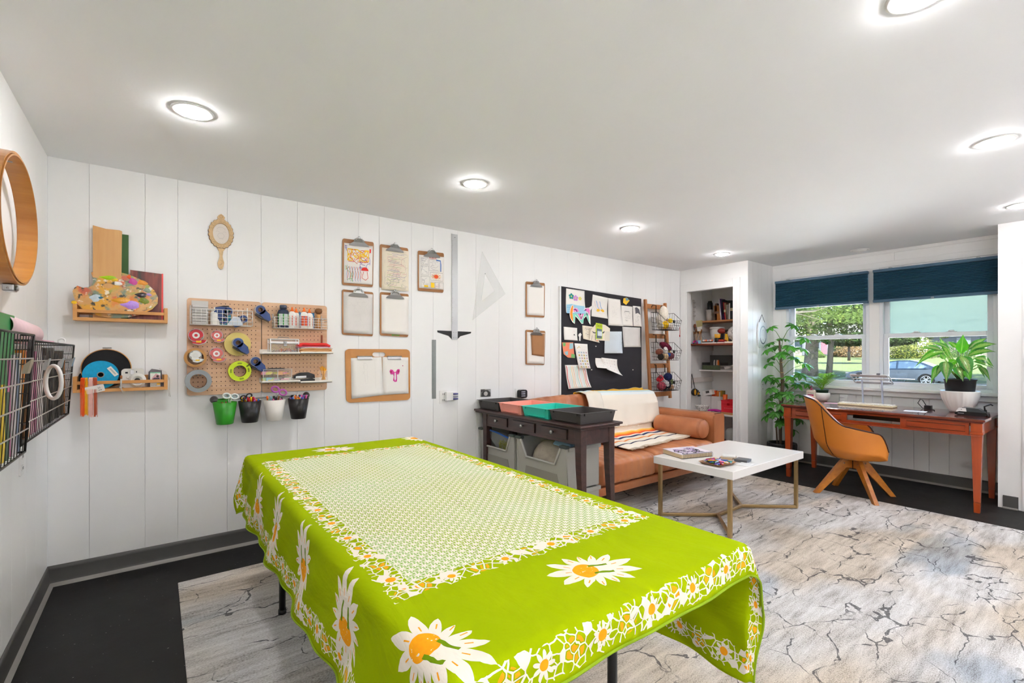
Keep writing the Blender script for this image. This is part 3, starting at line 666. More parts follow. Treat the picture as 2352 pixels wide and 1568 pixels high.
part('base_rail',B().box(3.28,5.2,-1.085,-.1,.155,.225),LEA,sf,bev=.012)
for x in (3.36,5.12):
    for y in (-.985,-.2): part('leg',B().cyl((x,y,.0085),(x,y,.155),.017,.022,14),BLK,sf)
for x0,x1 in ((3.29,3.985),(4.0,4.93)): part('seat_cushion',pleated(x0,x1,-1.13,-.36,.225,.44,9 if x0<3.5 else 11),LEA,sf)
for x0,x1 in ((3.29,4.1),(4.1,5.0)):
    k=pleated(0,x1-x0,-.115,.115,0,.46,8); k.T=frame((x0,-.30,.425),rx=-.16); k.v=[tuple(k.T@Vector(p)) for p in k.v]; part('back_cushion',k,LEA,sf)
def rbx(k,x0,x1,y0,y1,z0,z1,r,m=0):
    # box rounded in the x-z section, along y
    poly=rrect(x0,x1,z0,z1,r,5); return k.prism(poly,lambda u,v,w_:(u,w_,v),y0,y1,m,sm=False)
part('arm',rbx(B(),4.975,5.17,-1.09,-.10,.225,.69,.045),LEA,sf,bev=.012)
part('back_frame',B().box(3.28,5.2,-.16,-.05,.2,.80),LEA,sf,bev=.02)
st=B()
for i in range(58):
    z=.25+i*.0073; st.cyl((4.972,-1.078,z),(4.982,-1.094,z),.0014,n=4)
for i in range(22): st.cyl((5.0+i*.006,-1.086,.690),(5.0+i*.006,-1.072,.6935),.0014,n=4)
part('stitching',st,mat('dark_stitch','4a2a18',.7),sf)
k=B(frame((4.862,-.78,.545),rx=PI/2)); k.lathe([(0,-.29),(.06,-.285),(.088,-.27),(.098,-.25),(.1,-.2),(.1,.2),(.098,.25),(.088,.27),(.06,.285),(0,.29)],n=32)
bo=solo('bolster_cushion','round cognac leather bolster lying against the sofa arm','cushion',k,LEA)
k=B()
for i in range(44):
    a=2*PI*i/44; k.cyl((4.862+.0985*math.cos(a),-1.02,.545+.0985*math.sin(a)),(4.862+.0945*math.cos(a),-1.046,.545+.0945*math.sin(a)),.0013,n=4)
part('stitching',k,mat('dark_stitch','4a2a18',.7),bo)
# blanket
def blanket_mat(name,stops):
    q=NT(name); uv=q.n('UVMap',uv_map='flat').outputs[0]; s=q.n('SeparateXYZ',{0:uv}).outputs
    f=q.M('ADD',s[1],q.M('MULTIPLY',q.M('SUBTRACT',q.n('TexNoise',{'Vector':uv,'Scale':40.}).outputs[0],.5),.004))
    r=q.n('ValToRGB',{0:f}); r.color_ramp.interpolation='CONSTANT'; el=r.color_ramp.elements
    el[0].position=0; el[0].color=lin(stops[0][1]); el[1].position=stops[1][0]; el[1].color=lin(stops[1][1])
    for p,c in stops[2:]: e=el.new(p); e.color=lin(c)
    wv=q.n('TexNoise',{'Vector':q.n('Mapping',{0:uv,3:(260,90,1)}).outputs[0],'Scale':1.}).outputs[0]
    q.set('Base Color',r.outputs[0]); q.set('Roughness',.95); q.set('Specular IOR Level',.1); q.bump(wv,.5,.004); return q.m
BM=blanket_mat('striped_wool_blanket',[(0,'e8e0d2'),(.10,'f0b83a'),(.205,'c7dde2'),(.26,'dfe3e0'),(.30,'e8dfd0'),(.63,'f3c66a'),(.66,'f39a33'),(.69,'e8603c'),(.72,'f0e6d8'),(.75,'2f3c66'),(.785,'e9ddcb'),(.83,'e58a4a'),(.85,'e8e0d2'),(.9,'343a52'),(.915,'ece4d6')])
def uvsheet(name,lab,cat,fn,nu,nv,m,th=.006):
    k=B(); k.sheet(fn,nu,nv); o=solo(name,lab,cat,k,m); l=o.data.uv_layers.new(name='flat'); W=nv+1
    for lp in o.data.loops: i=lp.vertex_index; l.data[lp.index].uv=((i//W)/nu,(i%W)/nv)
    q=o.modifiers.new('t','SOLIDIFY'); q.thickness=th; q.offset=1; return o
def path(pts,v):
    n=len(pts)-1; t=v*n; i=min(int(t),n-1); f=t-i; a,b=pts[i],pts[i+1]; return (a[0]+(b[0]-a[0])*f,a[1]+(b[1]-a[1])*f)
bp=[(-.215,.80),(-.2,.905),(-.27,.925),(-.36,.905),(-.405,.83),(-.425,.7),(-.45,.58),(-.48,.49),(-.58,.474),(-.70,.472),(-.84,.470),(-.98,.468)]
def blf(u,v):
    y,z=path(bp,v); x=4.05+.93*u
    if v>.58: k_=(v-.58)/.42; x=3.86+.95*u+(.0)*k_-.10*k_*(1-u) ; y+=.10*k_*(u-.2)
    else: k_=0
    w_=.008*math.sin(9*u+5*v)+.005*math.sin(23*u+9*v)
    if .1<v<.58: y-=abs(w_)+.02*math.sin(PI*u); z+= -.03*u*(v<.4)
    else: z+=abs(w_)
    return (x,y,z)
bl=uvsheet('throw_blanket','cream blanket with yellow and blue stripes draped over the sofa','blanket',blf,60,60,BM)
k=B()
for i in range(110):
    u=i/109; p=Vector(blf(u,1)); a=R.uniform(-.3,.3); k.tube([p,p+Vector((.01*a,-.02,-.001)),p+Vector((.03*a,-.045,-.004))],.0018,4)
part('fringe',k,mat('cream_fringe','e4dac8',.95),bl)
def bl2(u,v):
    bp2=[(-.2,.87),(-.2,.908),(-.28,.925),(-.37,.905),(-.41,.82),(-.43,.7),(-.46,.55),(-.485,.475)]
    y,z=path(bp2,v); return (3.86+.22*u+.05*v*0,y-.012-.008*math.sin(8*u+3*v),z+.004*math.sin(12*u))
BM2=blanket_mat('yellow_edged_blanket',[(0,'f0b83a'),(.16,'f0b83a'),(.2,'c7dde2'),(.32,'e8e0d2')])
uvsheet('folded_throw','narrow fold of cream throw with a yellow edge left of the big blanket','blanket',bl2,14,30,BM2)
# ================================================================== COFFEE TABLE
GOLD=mat('champagne_metal','b59a6c',.3,.9,var=.05); WTOP=mat('white_marbled_top','eceae7',.22,var=.04,vs=4)
t=thing('coffee_table','white square topped coffee table on champagne metal legs','coffee table',(4.22,-1.65,0))
part('tabletop',B().box(3.65,4.79,-1.985,-1.335,.428,.486),WTOP,t,bev=.003)
fx=(3.685,4.745); fy=(-1.945,-1.375)
for x in fx:
    for y in fy: part('leg',B().box(x-.013,x+.013,y-.013,y+.013,.014,.428),GOLD,t,bev=.002)
NA=(4.03,-1.66,.026); NB=(4.40,-1.66,.026)
for x,y,n_ in ((fx[0],fy[0],NA),(fx[0],fy[1],NA),(fx[1],fy[0],NB),(fx[1],fy[1],NB)): part('stretcher',B().bar((x,y,.026),n_,.022,.022),GOLD,t,bev=.002)
part('stretcher',B().bar(NA,NB,.022,.022),GOLD,t,bev=.002)
# sketchbook
z0=.486
T_=frame((3.90,-1.475,z0),rz=-.3)
t=thing('sketchbook','thick spiral sketchbook with black lettering on a lilac cover','book',(3.90,-1.475,z0))
part('back_cover',B(T_).box(-.15,.15,-.115,.115,0,.003),BLK,t); 
k=B(T_)
for i in range(9): k.box(-.148+.001*(i%3),.146,-.113,.112-.001*(i%2),.003+.0032*i,.0058+.0032*i)
part('page_block',k,mat('kraft_pages','dfc9a4',.8),t)
part('front_cover',B(T_@frame(rx=.02)).box(-.15,.148,-.115,.112,.033,.037),mat('lilac_white_cover','ddd3dd',.6,var=.1),t)
k=B(T_)
for i in range(26):
    x=-.14+.0112*i; k.torus((x,-.117,.02),.019,.0012,'x',14,4,sx=.6)
part('spiral_binding',k,BLK,t)
k=B(T_@frame(rx=.02)); rr=random.Random(5)
for i in range(26):
    a,b=rr.uniform(-.125,.09),rr.uniform(-.09,.06); k.stroke(arc(a,b,rr.uniform(.008,.02),rr.uniform(0,6),rr.uniform(6,10),8),.010,lambda u,v,w_:(u,v,.037+w_),.0006+.00002*i)
for i in range(16):
    a,b=rr.uniform(-.125,.09),rr.uniform(-.09,.06); k.stroke(arc(a,b,rr.uniform(.006,.015),rr.uniform(0,6),rr.uniform(6,10),8),.007,lambda u,v,w_:(u,v,.037+w_),.0011+.00002*i,1)
part('cover_lettering',k,[INK,mat('lilac_print','c49ad6',.6)],t)
# crayon tray
T_=frame((3.795,-1.79,z0),rz=-.05)
t=thing('crayon_tray','small metal tray heaped with crayons on the coffee table','tray',(3.795,-1.79,z0))
k=B(T_); L=[(rrect(-.09,.09,-.075,.075,.012),.002),(rrect(-.105,.105,-.09,.09,.016),.016),(rrect(-.108,.108,-.093,.093,.017),.017),(rrect(-.1,.1,-.085,.085,.015),.013),(rrect(-.088,.088,-.073,.073,.011),.0035)]
vs=[(x,y,z) for l,z in L for x,y in l]; n_=len(L[0][0]); fs=[tuple(range(n_-1,-1,-1)),tuple(range(4*n_,5*n_))]
for i in range(4):
    for j in range(n_): fs.append((i*n_+j,i*n_+(j+1)%n_,(i+1)*n_+(j+1)%n_,(i+1)*n_+j))
k.add(vs,fs,0,True); part('tray_body',k,mat('copper_toned_tray','b98a62',.35,.6),t)
rr=random.Random(11); cnt={}
for i in range(64):
    c=T_@Vector((rr.uniform(-.075,.075),rr.uniform(-.06,.06),.009+.024*i/64)); a=rr.uniform(0,PI); L_=rr.uniform(.018,.04); d=Vector((math.cos(a),math.sin(a),rr.uniform(-.12,.12)))*L_
    k=B(); k.tube([c-d,c+d*.85,c+d],[.0042,.0042,.0015],7)
    mm_=PAL[(i*5+rr.randrange(2))%len(PAL)]; lc=T_.inverted()@c; o=solo('crayon','%s wax crayon, %s of its colour up from the tray bottom'%(CN(mm_),ORD[cnt.setdefault(mm_.name,0)]),'crayon',k,mm_,'crayons in the tray'); cnt[mm_.name]+=1
for (x,y,z,w_,h_,a,m,lab) in ((4.03,-1.745,0,.11,.016,.2,mat('kraft_box','b9a184',.6),'small tan card box behind the crayon tray'),(4.035,-1.75,.0165,.09,.010,.5,WHT,'flat white pencil box lying on the tan box'),(4.02,-1.865,0,.10,.020,.15,mat('smoke_tin','55565a',.35,.3),'dark grey watercolour tin beside the crayon tray'),(3.93,-1.93,0,.12,.005,.1,WHT,'thin white card lying at the tray edge')):
    T2=frame((x,y,z0+z),rz=a); k=B(T2).box(-w_/2,w_/2,-.045,.045,0,h_*.6).box(-w_/2-.001,w_/2+.001,-.046,.046,h_*.6,h_)
    solo('flat_box' if h_>.006 else 'paper_card',lab,'box' if h_>.006 else 'card',k,m,bev=.0015)
# ================================================================== DESK
CH=wood('cherry_wood','a8431a','7a2a10',.28,1,10,coat=.5); CHT=wood('cherry_top','7d3222','4c1a12',.16,1,8,coat=.8); CHL=wood('cherry_leg','b24a1c','8a3412',.3,2,10,coat=.4)
DX0,DX1,DY0,DY1,DZ=5.79,6.56,-2.925,-1.375,.767
t=thing('writing_desk','long cherry wood desk with square tapered legs under the windows','desk',((DX0+DX1)/2,(DY0+DY1)/2,0))
part('desktop',B().box(DX0,DX1,DY0,DY1,DZ-.022,DZ).box(DX0+.012,DX1-.012,DY0+.012,DY1-.012,DZ-.034,DZ-.022),CHT,t,bev=.006)
ax=DX0+.03
k=B().box(ax,ax+.02,-1.965,-1.47,DZ-.135,DZ-.034).box(ax,ax+.02,DY0+.1,-2.375,DZ-.135,DZ-.034).box(ax,ax+.02,-2.375,-1.965,DZ-.135,DZ-.105).box(ax,ax+.02,-2.375,-1.965,DZ-.048,DZ-.034)
k.box(DX1-.05,DX1-.03,DY0+.08,DY1-.08,DZ-.135,DZ-.034).box(DX0+.09,DX1-.09,DY1-.05,DY1-.03,DZ-.135,DZ-.034).box(DX0+.09,DX1-.09,DY0+.03,DY0+.05,DZ-.135,DZ-.034)
part('apron',k,CH,t,bev=.002); part('slot_back',B().box(ax+.25,ax+.26,-2.4,-1.94,DZ-.11,DZ-.036),BLK,t)
for y0,y1 in ((-1.93,-1.50),(-2.815,-2.41)):
    p_=part('drawer_front',B().box(ax-.004,ax,y0,y1,DZ-.122,DZ-.05),CH,t,bev=.0015)
    part('bead',B().tube([(ax-.004,y0+.012,DZ-.11),(ax-.004,y1-.012,DZ-.11),(ax-.004,y1-.012,DZ-.062),(ax-.004,y0+.012,DZ-.062)],.003,6,closed=True),mat('dark_cherry_bead','4a1a0e',.4),p_)
part('bead',B().box(ax-.012,ax,DY0+.02,DY1-.02,DZ-.140,DZ-.132),CH,t,bev=.002)
for x in (DX0+.025,DX1-.095):
    for y in (DY0+.02,DY1-.09):
        lg=B().box(x,x+.07,y,y+.07,.66,DZ-.034); k_=.014
        lg.box(x+.002,x+.068,y+.002,y+.068,.085,.64,0,(.013,)*4).box(x-.004,x+.074,y-.004,y+.074,.64,.66)
        l_=part('leg',lg,CHL,t,bev=.002)
        part('foot',B().box(x+.015,x+.055,y+.015,y+.055,.0,.082,0,(.002,)*4),CHL,l_)
# ================================================================== CHAIR
cx,cy=5.62,-2.085
t=thing('swivel_chair','cognac bucket desk chair on four splayed wooden legs','chair',(cx,cy,0))
q=NT('orange_leather'); n1=q.n('TexNoise',{'Vector':q.coord(),'Scale':4.,'Detail':3.}).outputs[0]; q.set('Base Color',q.mix(n1,lin('b4651a'),lin('d08330'))); q.set('Roughness',.36); q.bump(q.n('TexNoise',{'Scale':140.}).outputs[0],.1,.002); CL=q.m
FA=-PI/2+.42   # direction the chair faces
def shell(th,k_,inset=0.):
    # th: 0 at the back .. +-1 at the arm fronts ; k_ 0 (under the seat) .. 1 (rim)
    ang=FA+PI+th*2.3
    a=abs(th)
    if a<.2: top=.895-.012*(a/.2)**2
    elif a<.58: f=(a-.2)/.38; top=.883-.225*(f*f*(3-2*f))
    elif a<.86: top=.658-.045*((a-.58)/.28)
    else: f=(a-.86)/.14; top=.613-.16*f*f
    lo=.352
    z=lo+(top-lo)*k_
    rb=.185+.095*min(1,k_*3.6)**.6
    back=max(0,math.cos(th*2.3))
    r_=rb*(1+.10*(1-back))+(.10*back*k_ if k_>.2 else .10*back*k_)+.015*k_-inset
    return Vector((cx+r_*math.cos(ang)*1.0,cy+r_*math.sin(ang)*1.0,z))
k=B(); k.sheet(lambda u,v:shell(2*u-1,v),72,22); sh=part('shell',k,CL,t); m_=sh.modifiers.new('t','SOLIDIFY'); m_.thickness=.028; m_.offset=-1
k=B(); rim=[shell(2*i/72-1,1,.0)+Vector((0,0,.002)) for i in range(73)]; k.tube(rim,.006,6); part('piping',k,mat('dark_brown_piping','3a1d12',.5),t)
k=B()
for s_ in (-.33,.33): k.tube([shell(s_,i/16)+(shell(s_,i/16)-Vector((cx,cy,shell(s_,i/16).z))).normalized()*.003 for i in range(17)],.003,5)
part('seam',k,mat('dark_brown_piping','3a1d12',.5),t)
k=B(frame((cx,cy,.405))); k.lathe([(0,-.052),(.15,-.05),(.195,-.046),(.235,-.01),(.25,.05),(.18,.075),(0,.08)],n=36); part('seat',k,CL,t)
part('swivel_post',B().cyl((cx,cy,.24),(cx,cy,.37),.022,n=14).cyl((cx,cy,.345),(cx,cy,.366),.07,n=20),BLK,t)
CLG=wood('amber_beech','b5701f','93530f',.35,0,10,coat=.3)
for i in range(4):
    a=-PI/2+PI/4+i*PI/2
    d=Vector((math.cos(a),math.sin(a),0)); n_=Vector((-d.y,d.x,0)); P=[(0.02,.37),(.075,.37),(.345,.012),(.30,.0),(.05,.262),(.02,.24)]
    P=[(.022,.362),(.085,.352),(.345,.0),(.298,.0),(.07,.255),(.022,.25)]
    if (cx+.32*math.cos(a))<5.56: P=[(u,max(v,.0085)) for u,v in P]
    k=B(); c0=Vector((cx,cy,0)); k.prism(P,lambda u,v,w_:c0+d*u+n_*w_+Vector((0,0,v)),-.017,.017)
    l_=part('leg',k,CLG,t,bev=.004); k=B()
    for (u,v) in ((.06,.325),(.09,.295)):
        for s_ in (-1,1): k.cyl(c0+d*u+n_*.016*s_+Vector((0,0,v)),c0+d*u+n_*.019*s_+Vector((0,0,v)),.006,n=10)
    part('bolt',k,CHROME,l_)
# ================================================================== LEFT WALL THINGS
WOODL=wood('honey_bentwood','c98d45','a96a28',.35,0,9,coat=.3)
cY,cZ,rY,rZ=-1.11,1.80,.305,.235
def hoop(k,x0,x1,dy,th,m=0):
    n=64; prof=[(x0,0),(x1,0),(x1,th),(x0,th)]
    for q_ in range(4):
        (xa,ra),(xb,rb)=prof[q_],prof[(q_+1)%4]; vs=[];fs=[]
        for j in range(n):
            a=2*PI*j/n
            for x,r_ in ((xa,ra),(xb,rb)): vs.append((x,cY+(rY+dy+r_)*math.cos(a),cZ+(rZ+dy+r_)*math.sin(a)))
        for j in range(n):
            j2=(j+1)%n; fs.append((2*j,2*j2,2*j2+1,2*j+1))
        k.add(vs,fs,m,q_ in(1,3))
t=thing('quilting_hoop','large oval bentwood hoop with a steel clamp hanging on the left wall','hoop',(.05,cY,cZ-rZ))
k=B(); hoop(k,.018,.078,-.007,.006); part('inner_hoop',k,WOODL,t); k=B(); hoop(k,.014,.074,.001,.007); part('outer_hoop',k,WOODL,t)
k=B().box(.03,.062,cY-.03,cY+.03,cZ-rZ-.034,cZ-rZ-.008); k.cyl((.046,cY-.034,cZ-rZ-.024),(.046,cY+.034,cZ-rZ-.024),.004); k.cyl((.062,cY,cZ-rZ-.022),(.07,cY,cZ-rZ-.022),.01,n=14); part('clamp',k,STEEL,t,bev=.003)
part('nail',B().cyl((.0,cY+.02,cZ+rZ-.012),(.05,cY+.02,cZ+rZ-.012),.0025,n=6),STEEL,t)
# wire racks
WIRE=mat('dark_wire','34312f',.4,.6); WIREL=mat('bright_wire','b9b3ac',.35,.6)
def rack(y0,y1,x1,z0,z1,lab,nb):
    t=thing('wire_magazine_rack',lab,'magazine rack',(.01,(y0+y1)/2,z0),'wire magazine racks on the left wall')
    sl=.022
    def X(z): return x1-sl*(z1-z)/(z1-z0)
    k=B(); k.tube([(x1,y0,z1),(x1,y1,z1),(.012,y1,z1),(.012,y0,z1)],.004,6,closed=True)
    k.tube([(X(z0),y0,z0),(X(z0),y1,z0),(.012,y1,z0),(.012,y0,z0)],.004,6,closed=True)
    for y in (y0,y1):
        for xa,xb in ((x1,X(z0)),(.012,.012)): k.cyl((xa,y,z1),(xb,y,z0),.004,n=6)
    part('rack_frame',k,WIRE,t)
    for i in range(1,5):
        z=z1-(z1-z0)*i/5; part('cross_wire',B().cyl((X(z)+.003,y0,z),(X(z)+.003,y1,z),.0024,n=6),WIREL,t)
    for i in range(1,nb):
        y=y0+(y1-y0)*i/nb; k=B().tube([(x1,y,z1),(X(z0),y,z0),(.012,y,z0)],.0013,5); part('upright_wire',k,WIRE,t)
    k=B()
    for i in range(1,8):
        z=z1-(z1-z0)*i/8; k.cyl((.012,y1,z),(X(z),y1,z),.0018,n=5)
    part('end_wires',k,WIRE,t,kind='stuff')
    return t
rack(-1.383,-.30,.140,.985,1.342,'long dark wire rack next to the corner packed with magazines',30)
rack(-2.05,-1.392,.152,.965,1.36,'nearer dark wire rack cut by the left edge of the picture',17)
rr=random.Random(21)
pal=['3a3632','5b4a38','8a5a2a','d9822b','c9a25a','efe9e2','d8a3b6','b86a8c','6f7f97','8fa0b8','2f3a2c','71695f','d6c8b4','4a3f52','b0463a','3f6f66']
MN={'3a3632':'charcoal','5b4a38':'dark brown','8a5a2a':'brown','d9822b':'orange','c9a25a':'ochre','efe9e2':'white','d8a3b6':'pink','b86a8c':'rose','6f7f97':'slate blue','8fa0b8':'pale blue','2f3a2c':'dark green','71695f':'grey','d6c8b4':'cream','4a3f52':'plum','b0463a':'brick red','3f6f66':'teal','8a7aa8':'violet','d8cfd0':'pale grey','3f5f45':'green','b58f4a':'mustard','e9c83a':'yellow','c96aa0':'magenta'}
seq=[3,3,12,2,3,14,2,4,11,0,11,0,1,11,0,13,5,5,6,5,7,6,6,5]
y=-.33;i=0
while y>-1.36:
    th=rr.uniform(.022,.05); c=pal[seq[i%len(seq)]] if y<-.62 else pal[rr.choice([0,1,11,0,2,3])]; h=rr.uniform(.24,.34)
    k=B().box(.03,.112-rr.uniform(0,.008),y-th,y-.003,.992,.992+h)
    solo('magazine','%s-toned magazine, %s from the corner end of the long wire rack'%(MN[c],ORD[i]),'magazine',k,mat('mag_'+c,c,.5,var=.25,vs=25),'magazines in the long wire rack',bev=.001); y-=th; i+=1
y=-1.41;i=0
while y>-2.0:
    th=rr.uniform(.03,.06); c=rr.choice(['6f7f97','8fa0b8','8a7aa8','d8cfd0','3f5f45','b58f4a','e9c83a','c96aa0']); h=rr.uniform(.2,.33)
    k=B().box(.03,.126-rr.uniform(0,.01),y-th,y-.003,.972,.972+h)
    solo('magazine','%s-toned magazine, %s from the right in the nearer wire rack'%(MN[c],ORD[i]),'magazine',k,mat('mag_'+c,c,.5,var=.3,vs=25),'magazines in the nearer wire rack',bev=.001); y-=th; i+=1
k=B().box(.05,.118,-1.79,-1.46,.975,1.42); solo('green_folder','glossy green folder sticking out of the nearer wire rack','folder',k,mat('folder_green','2f8a4a',.35),bev=.002)
def roll(p0,p1,r,th,name,lab,m):
    p0=Vector(p0);p1=Vector(p1); d=(p1-p0).normalized(); k=B(); n=28; x=d.orthogonal().normalized(); y=d.cross(x)
    vs=[];fs=[]
    for p in (p0,p1):
        for rr_ in (r,r-th):
            for j in range(n):
                a=2*PI*j/n; vs.append(p+(x*math.cos(a)+y*math.sin(a))*rr_)
    for j in range(n):
        j2=(j+1)%n; fs+=[(j,j2,2*n+j2,2*n+j),(n+j,3*n+j,3*n+j2,n+j2),(j,n+j,n+j2,j2),(2*n+j,2*n+j2,3*n+j2,3*n+j)]
    k.add(vs,fs,0,True); return solo(name,lab,'paper roll',k,m)
roll((.085,-1.52,1.388),(.085,-1.03,1.372),.042,.0025,'paper_roll','pale pink paper roll resting on the wire rack',mat('pink_roll','eccbd2',.5,var=.12,vs=30))
roll((.035,-1.46,1.42),(.03,-1.0,1.415),.026,.002,'paper_roll','silver rolled sheet with white curls at the wall above the rack',mat('silver_roll','b9b9be',.2,.7,var=.4,vs=40))
k=B().box(.06,.128,-1.05,-.80,1.344,1.352); solo('paper_pad','flat pink patterned pad lying across the long wire rack','paper pad',k,mat('pink_pattern','e9b6c8',.5,var=.4,vs=60))
k=B(); k.torus((.127,-.585,1.358),.012,.004,'y',14,5); solo('white_curl','small white ring resting on the top of the long wire rack','ring',k,WHT)
for y,m,lab in ((-1.58,mat('tan_clip','a89c86',.4,.4),'wide tan clip on the nearer wire rack'),(-1.17,mat('silver_clip','c4c4c2',.3,.8),'silver clip on the rack holding the white ring'),(-.83,mat('silver_clip','c4c4c2',.3,.8),'third silver clip along the long wire rack'),(-.50,mat('silver_clip','c4c4c2',.3,.8),'last silver clip near the corner end of the wire rack')):
    x=.148 if y>-1.4 else .162
    k=B().prism([(0,1.235),(.012,1.235),(.022,1.28),(.004,1.262)],lambda u,v,w_:(x-.006+u,w_,v),y-.02,y+.02); solo('binder_clip',lab,'clip',k,m,'clips on the wire racks',bev=.001)
k=B(); pts=[]
for i in range(26):
    a=2*PI*i/26; pts.append((.176+.024*math.cos(a),-1.2-.02*math.cos(a),1.19+.062*math.sin(a)))
k.tube(pts,.007,8,closed=True); solo('white_ring','white plastic ring hanging from a clip on the wire rack','ring',k,WHT)
def outlet(name,lab,fn,n=2,w_=.035,h_=.058):
    t=thing(name,lab,'outlet',Vector(fn(0,-h_,0)))
    k=B().prism(rrect(-w_,w_,-h_,h_,.006),fn,0,.006); part('cover_plate',k,WHT,t,bev=.001)
    for s_ in (-1,1):
        so_=part('socket',B().prism(rrect(-.016,.016,s_*.026-.013,s_*.026+.013,.006),fn,.006,.008),WHT,t)
        k=B().prism([(-.009,s_*.026-.006),(-.005,s_*.026-.006),(-.005,s_*.026+.007),(-.009,s_*.026+.007)],fn,.008,.0086).prism([(.005,s_*.026-.006),(.009,s_*.026-.006),(.009,s_*.026+.007),(.005,s_*.026+.007)],fn,.008,.0086)
        part('slots',k,BLK,so_,kind='stuff')
    return t
outlet('wall_outlet','white outlet low on the left wall below the wire rack',lambda u,v,w_:(w_,-.65-u,.812+v))
outlet('wall_outlet','white outlet on the side wall behind the tall plant',lambda u,v,w_:(6.393+u,YS-.012-w_,.90+v))
# ================================================================== WOODEN PICTURE SHELVES ON THE BACK WALL
BIR=wood('birch_wood','dfa868','c68a48',.45,0,9)
def wshelf(z0,lab):
    t=thing('wooden_ledge',lab,'shelf',(.327,-.05,z0),'wooden ledge shelves')
    x0,x1=.114,.540
    part('side',B().box(x0,x0+.018,-.102,-.0,z0,z0+.09),BIR,t,bev=.001); part('side',B().box(x1-.018,x1,-.102,-.0,z0,z0+.09),BIR,t,bev=.001)
    part('bottom',B().box(x0+.018,x1-.018,-.102,0,z0,z0+.018),BIR,t,bev=.001); part('front_rail',B().box(x0+.018,x1-.018,-.102,-.09,z0+.045,z0+.063),BIR,t,bev=.001)
    part('back_rail',B().box(x0+.018,x1-.018,-.012,0,z0+.04,z0+.09),BIR,t,bev=.001)
wshelf(1.485,'upper wooden ledge holding the paint palette'); wshelf(1.080,'lower wooden ledge with camera and embroidery hoops')
WA=lambda Y0:(lambda u,v,w_:(u,Y0-w_,v))
def wp(px,py,d): p=onY(px,py,-d); return (p.x,p.z)
# tall board, green strip, red framed strip
k=B().prism([(.195,1.505),(.318,1.505),(.322,2.025),(.31,2.03),(.25,2.028),(.192,2.04)],lambda u,v,w_:(u,-.05+ (v-1.5)*.06-w_,v),0,.010)
o=solo('wood_board','warped plain wood board leaning behind the paint palette','board',k,wood('raw_pine','e0b276','c99355',.5,2,8),bev=.001)
part('knot',B().ell((.285,-.034,1.84),(.006,.002,.003)).ell((.276,-.035,1.833),(.003,.002,.002)),BRN,o,kind='stuff')
solo('green_board','narrow dark green panel behind the plain wood board','board',B().prism([(.315,1.505),(.352,1.505),(.352,2.01),(.315,2.01)],lambda u,v,w_:(u,-.022+(v-1.5)*.025-w_,v),0,.008),mat('forest_green','2f5a1c',.5),bev=.001)
t=thing('painted_panel','dark red and green painted panel leaning right of the palette','board',(.46,-.03,1.503))
k=B().prism([(.36,1.503),(.518,1.503),(.518,1.79),(.36,1.80)],lambda u,v,w_:(u,-.038+(v-1.5)*.06-w_,v),0,.012)
q=NT('abstract_dark_paint'); v_=q.coord(scale=(12,1,1.4)); n_=q.n('TexNoise',{'Vector':v_,'Scale':1.6,'Detail':5.}).outputs[0]; r=q.n('ValToRGB',{0:n_}); e=r.color_ramp.elements
e[0].position=.35; e[0].color=lin('2b2a1c'); e[1].position=.75; e[1].color=lin('a58a76')
for p_,c in ((.45,'6b2a24'),(.55,'8a4436'),(.62,'3a3d26')): x=e.new(p_); x.color=lin(c)
q.set('Base Color',r.outputs[0]); q.set('Roughness',.35); part('canvas',k,q.m,t,bev=.001)
part('red_edge',B().prism([(.509,1.503),(.519,1.503),(.519,1.792),(.511,1.792)],lambda u,v,w_:(u,-.0505+(v-1.5)*.06-w_,v),0,.003),mat('coral_red','e0504a',.5),t)
# palette
def G(px,py): return wp(px,py,.07)
out=[(208,624),(218,620),(235,620),(262,620),(290,627),(318,638),(340,652),(355,667),(363,682),(362,697),(350,710),(325,722),(295,729),(262,731),(232,727),(205,718),(187,707),(175,695),(168,678),(166,668),(170,660),(177,655),(190,660),(202,659),(210,655),(213,645),(211,635)]
hole=arc(248,655,12,0,-2*PI,18,6.5)
poly=[G(*p) for p in out]; hp=[G(*p) for p in hole[:-1]]
q=NT('paint_smeared_wood'); v_=q.coord(); 
base=q.n('TexNoise',{'Vector':q.coord(scale=(8,8,30)),'Scale':1.,'Detail':5.}).outputs[0]; r=q.n('ValToRGB',{0:base}); r.color_ramp.elements[0].color=lin('b98548'); r.color_ramp.elements[1].color=lin('e3b478'); c_=r.outputs[0]
for i,(cc,sc,th) in enumerate((('d9803a',9,.54),('9aa04a',8,.55),('d9a03a',6,.56),('7f8f7a',14,.59),('c9664a',12,.60),('4a4a40',34,.63),('e8ddc8',30,.64))):
    n_=q.n('TexNoise',{'Vector':q.coord(loc=(i*3.1,i,i*1.7)),'Scale':float(sc),'Detail':4.}).outputs[0]
    c_=q.mix(q.n('MapRange',{0:n_,1:th-.05,2:th+.02}).outputs[0],c_,lin(cc))
q.set('Base Color',c_); q.set('Roughness',.3); q.bump(base,.3,.003); PALM=q.m
t=thing('paint_palette','large kidney-shaped paint palette smeared with colour on the upper ledge','palette',(.33,-.07,1.503))
pf=lambda u,v,w_:(u,-.080+(v-1.5)*.17-w_,v)
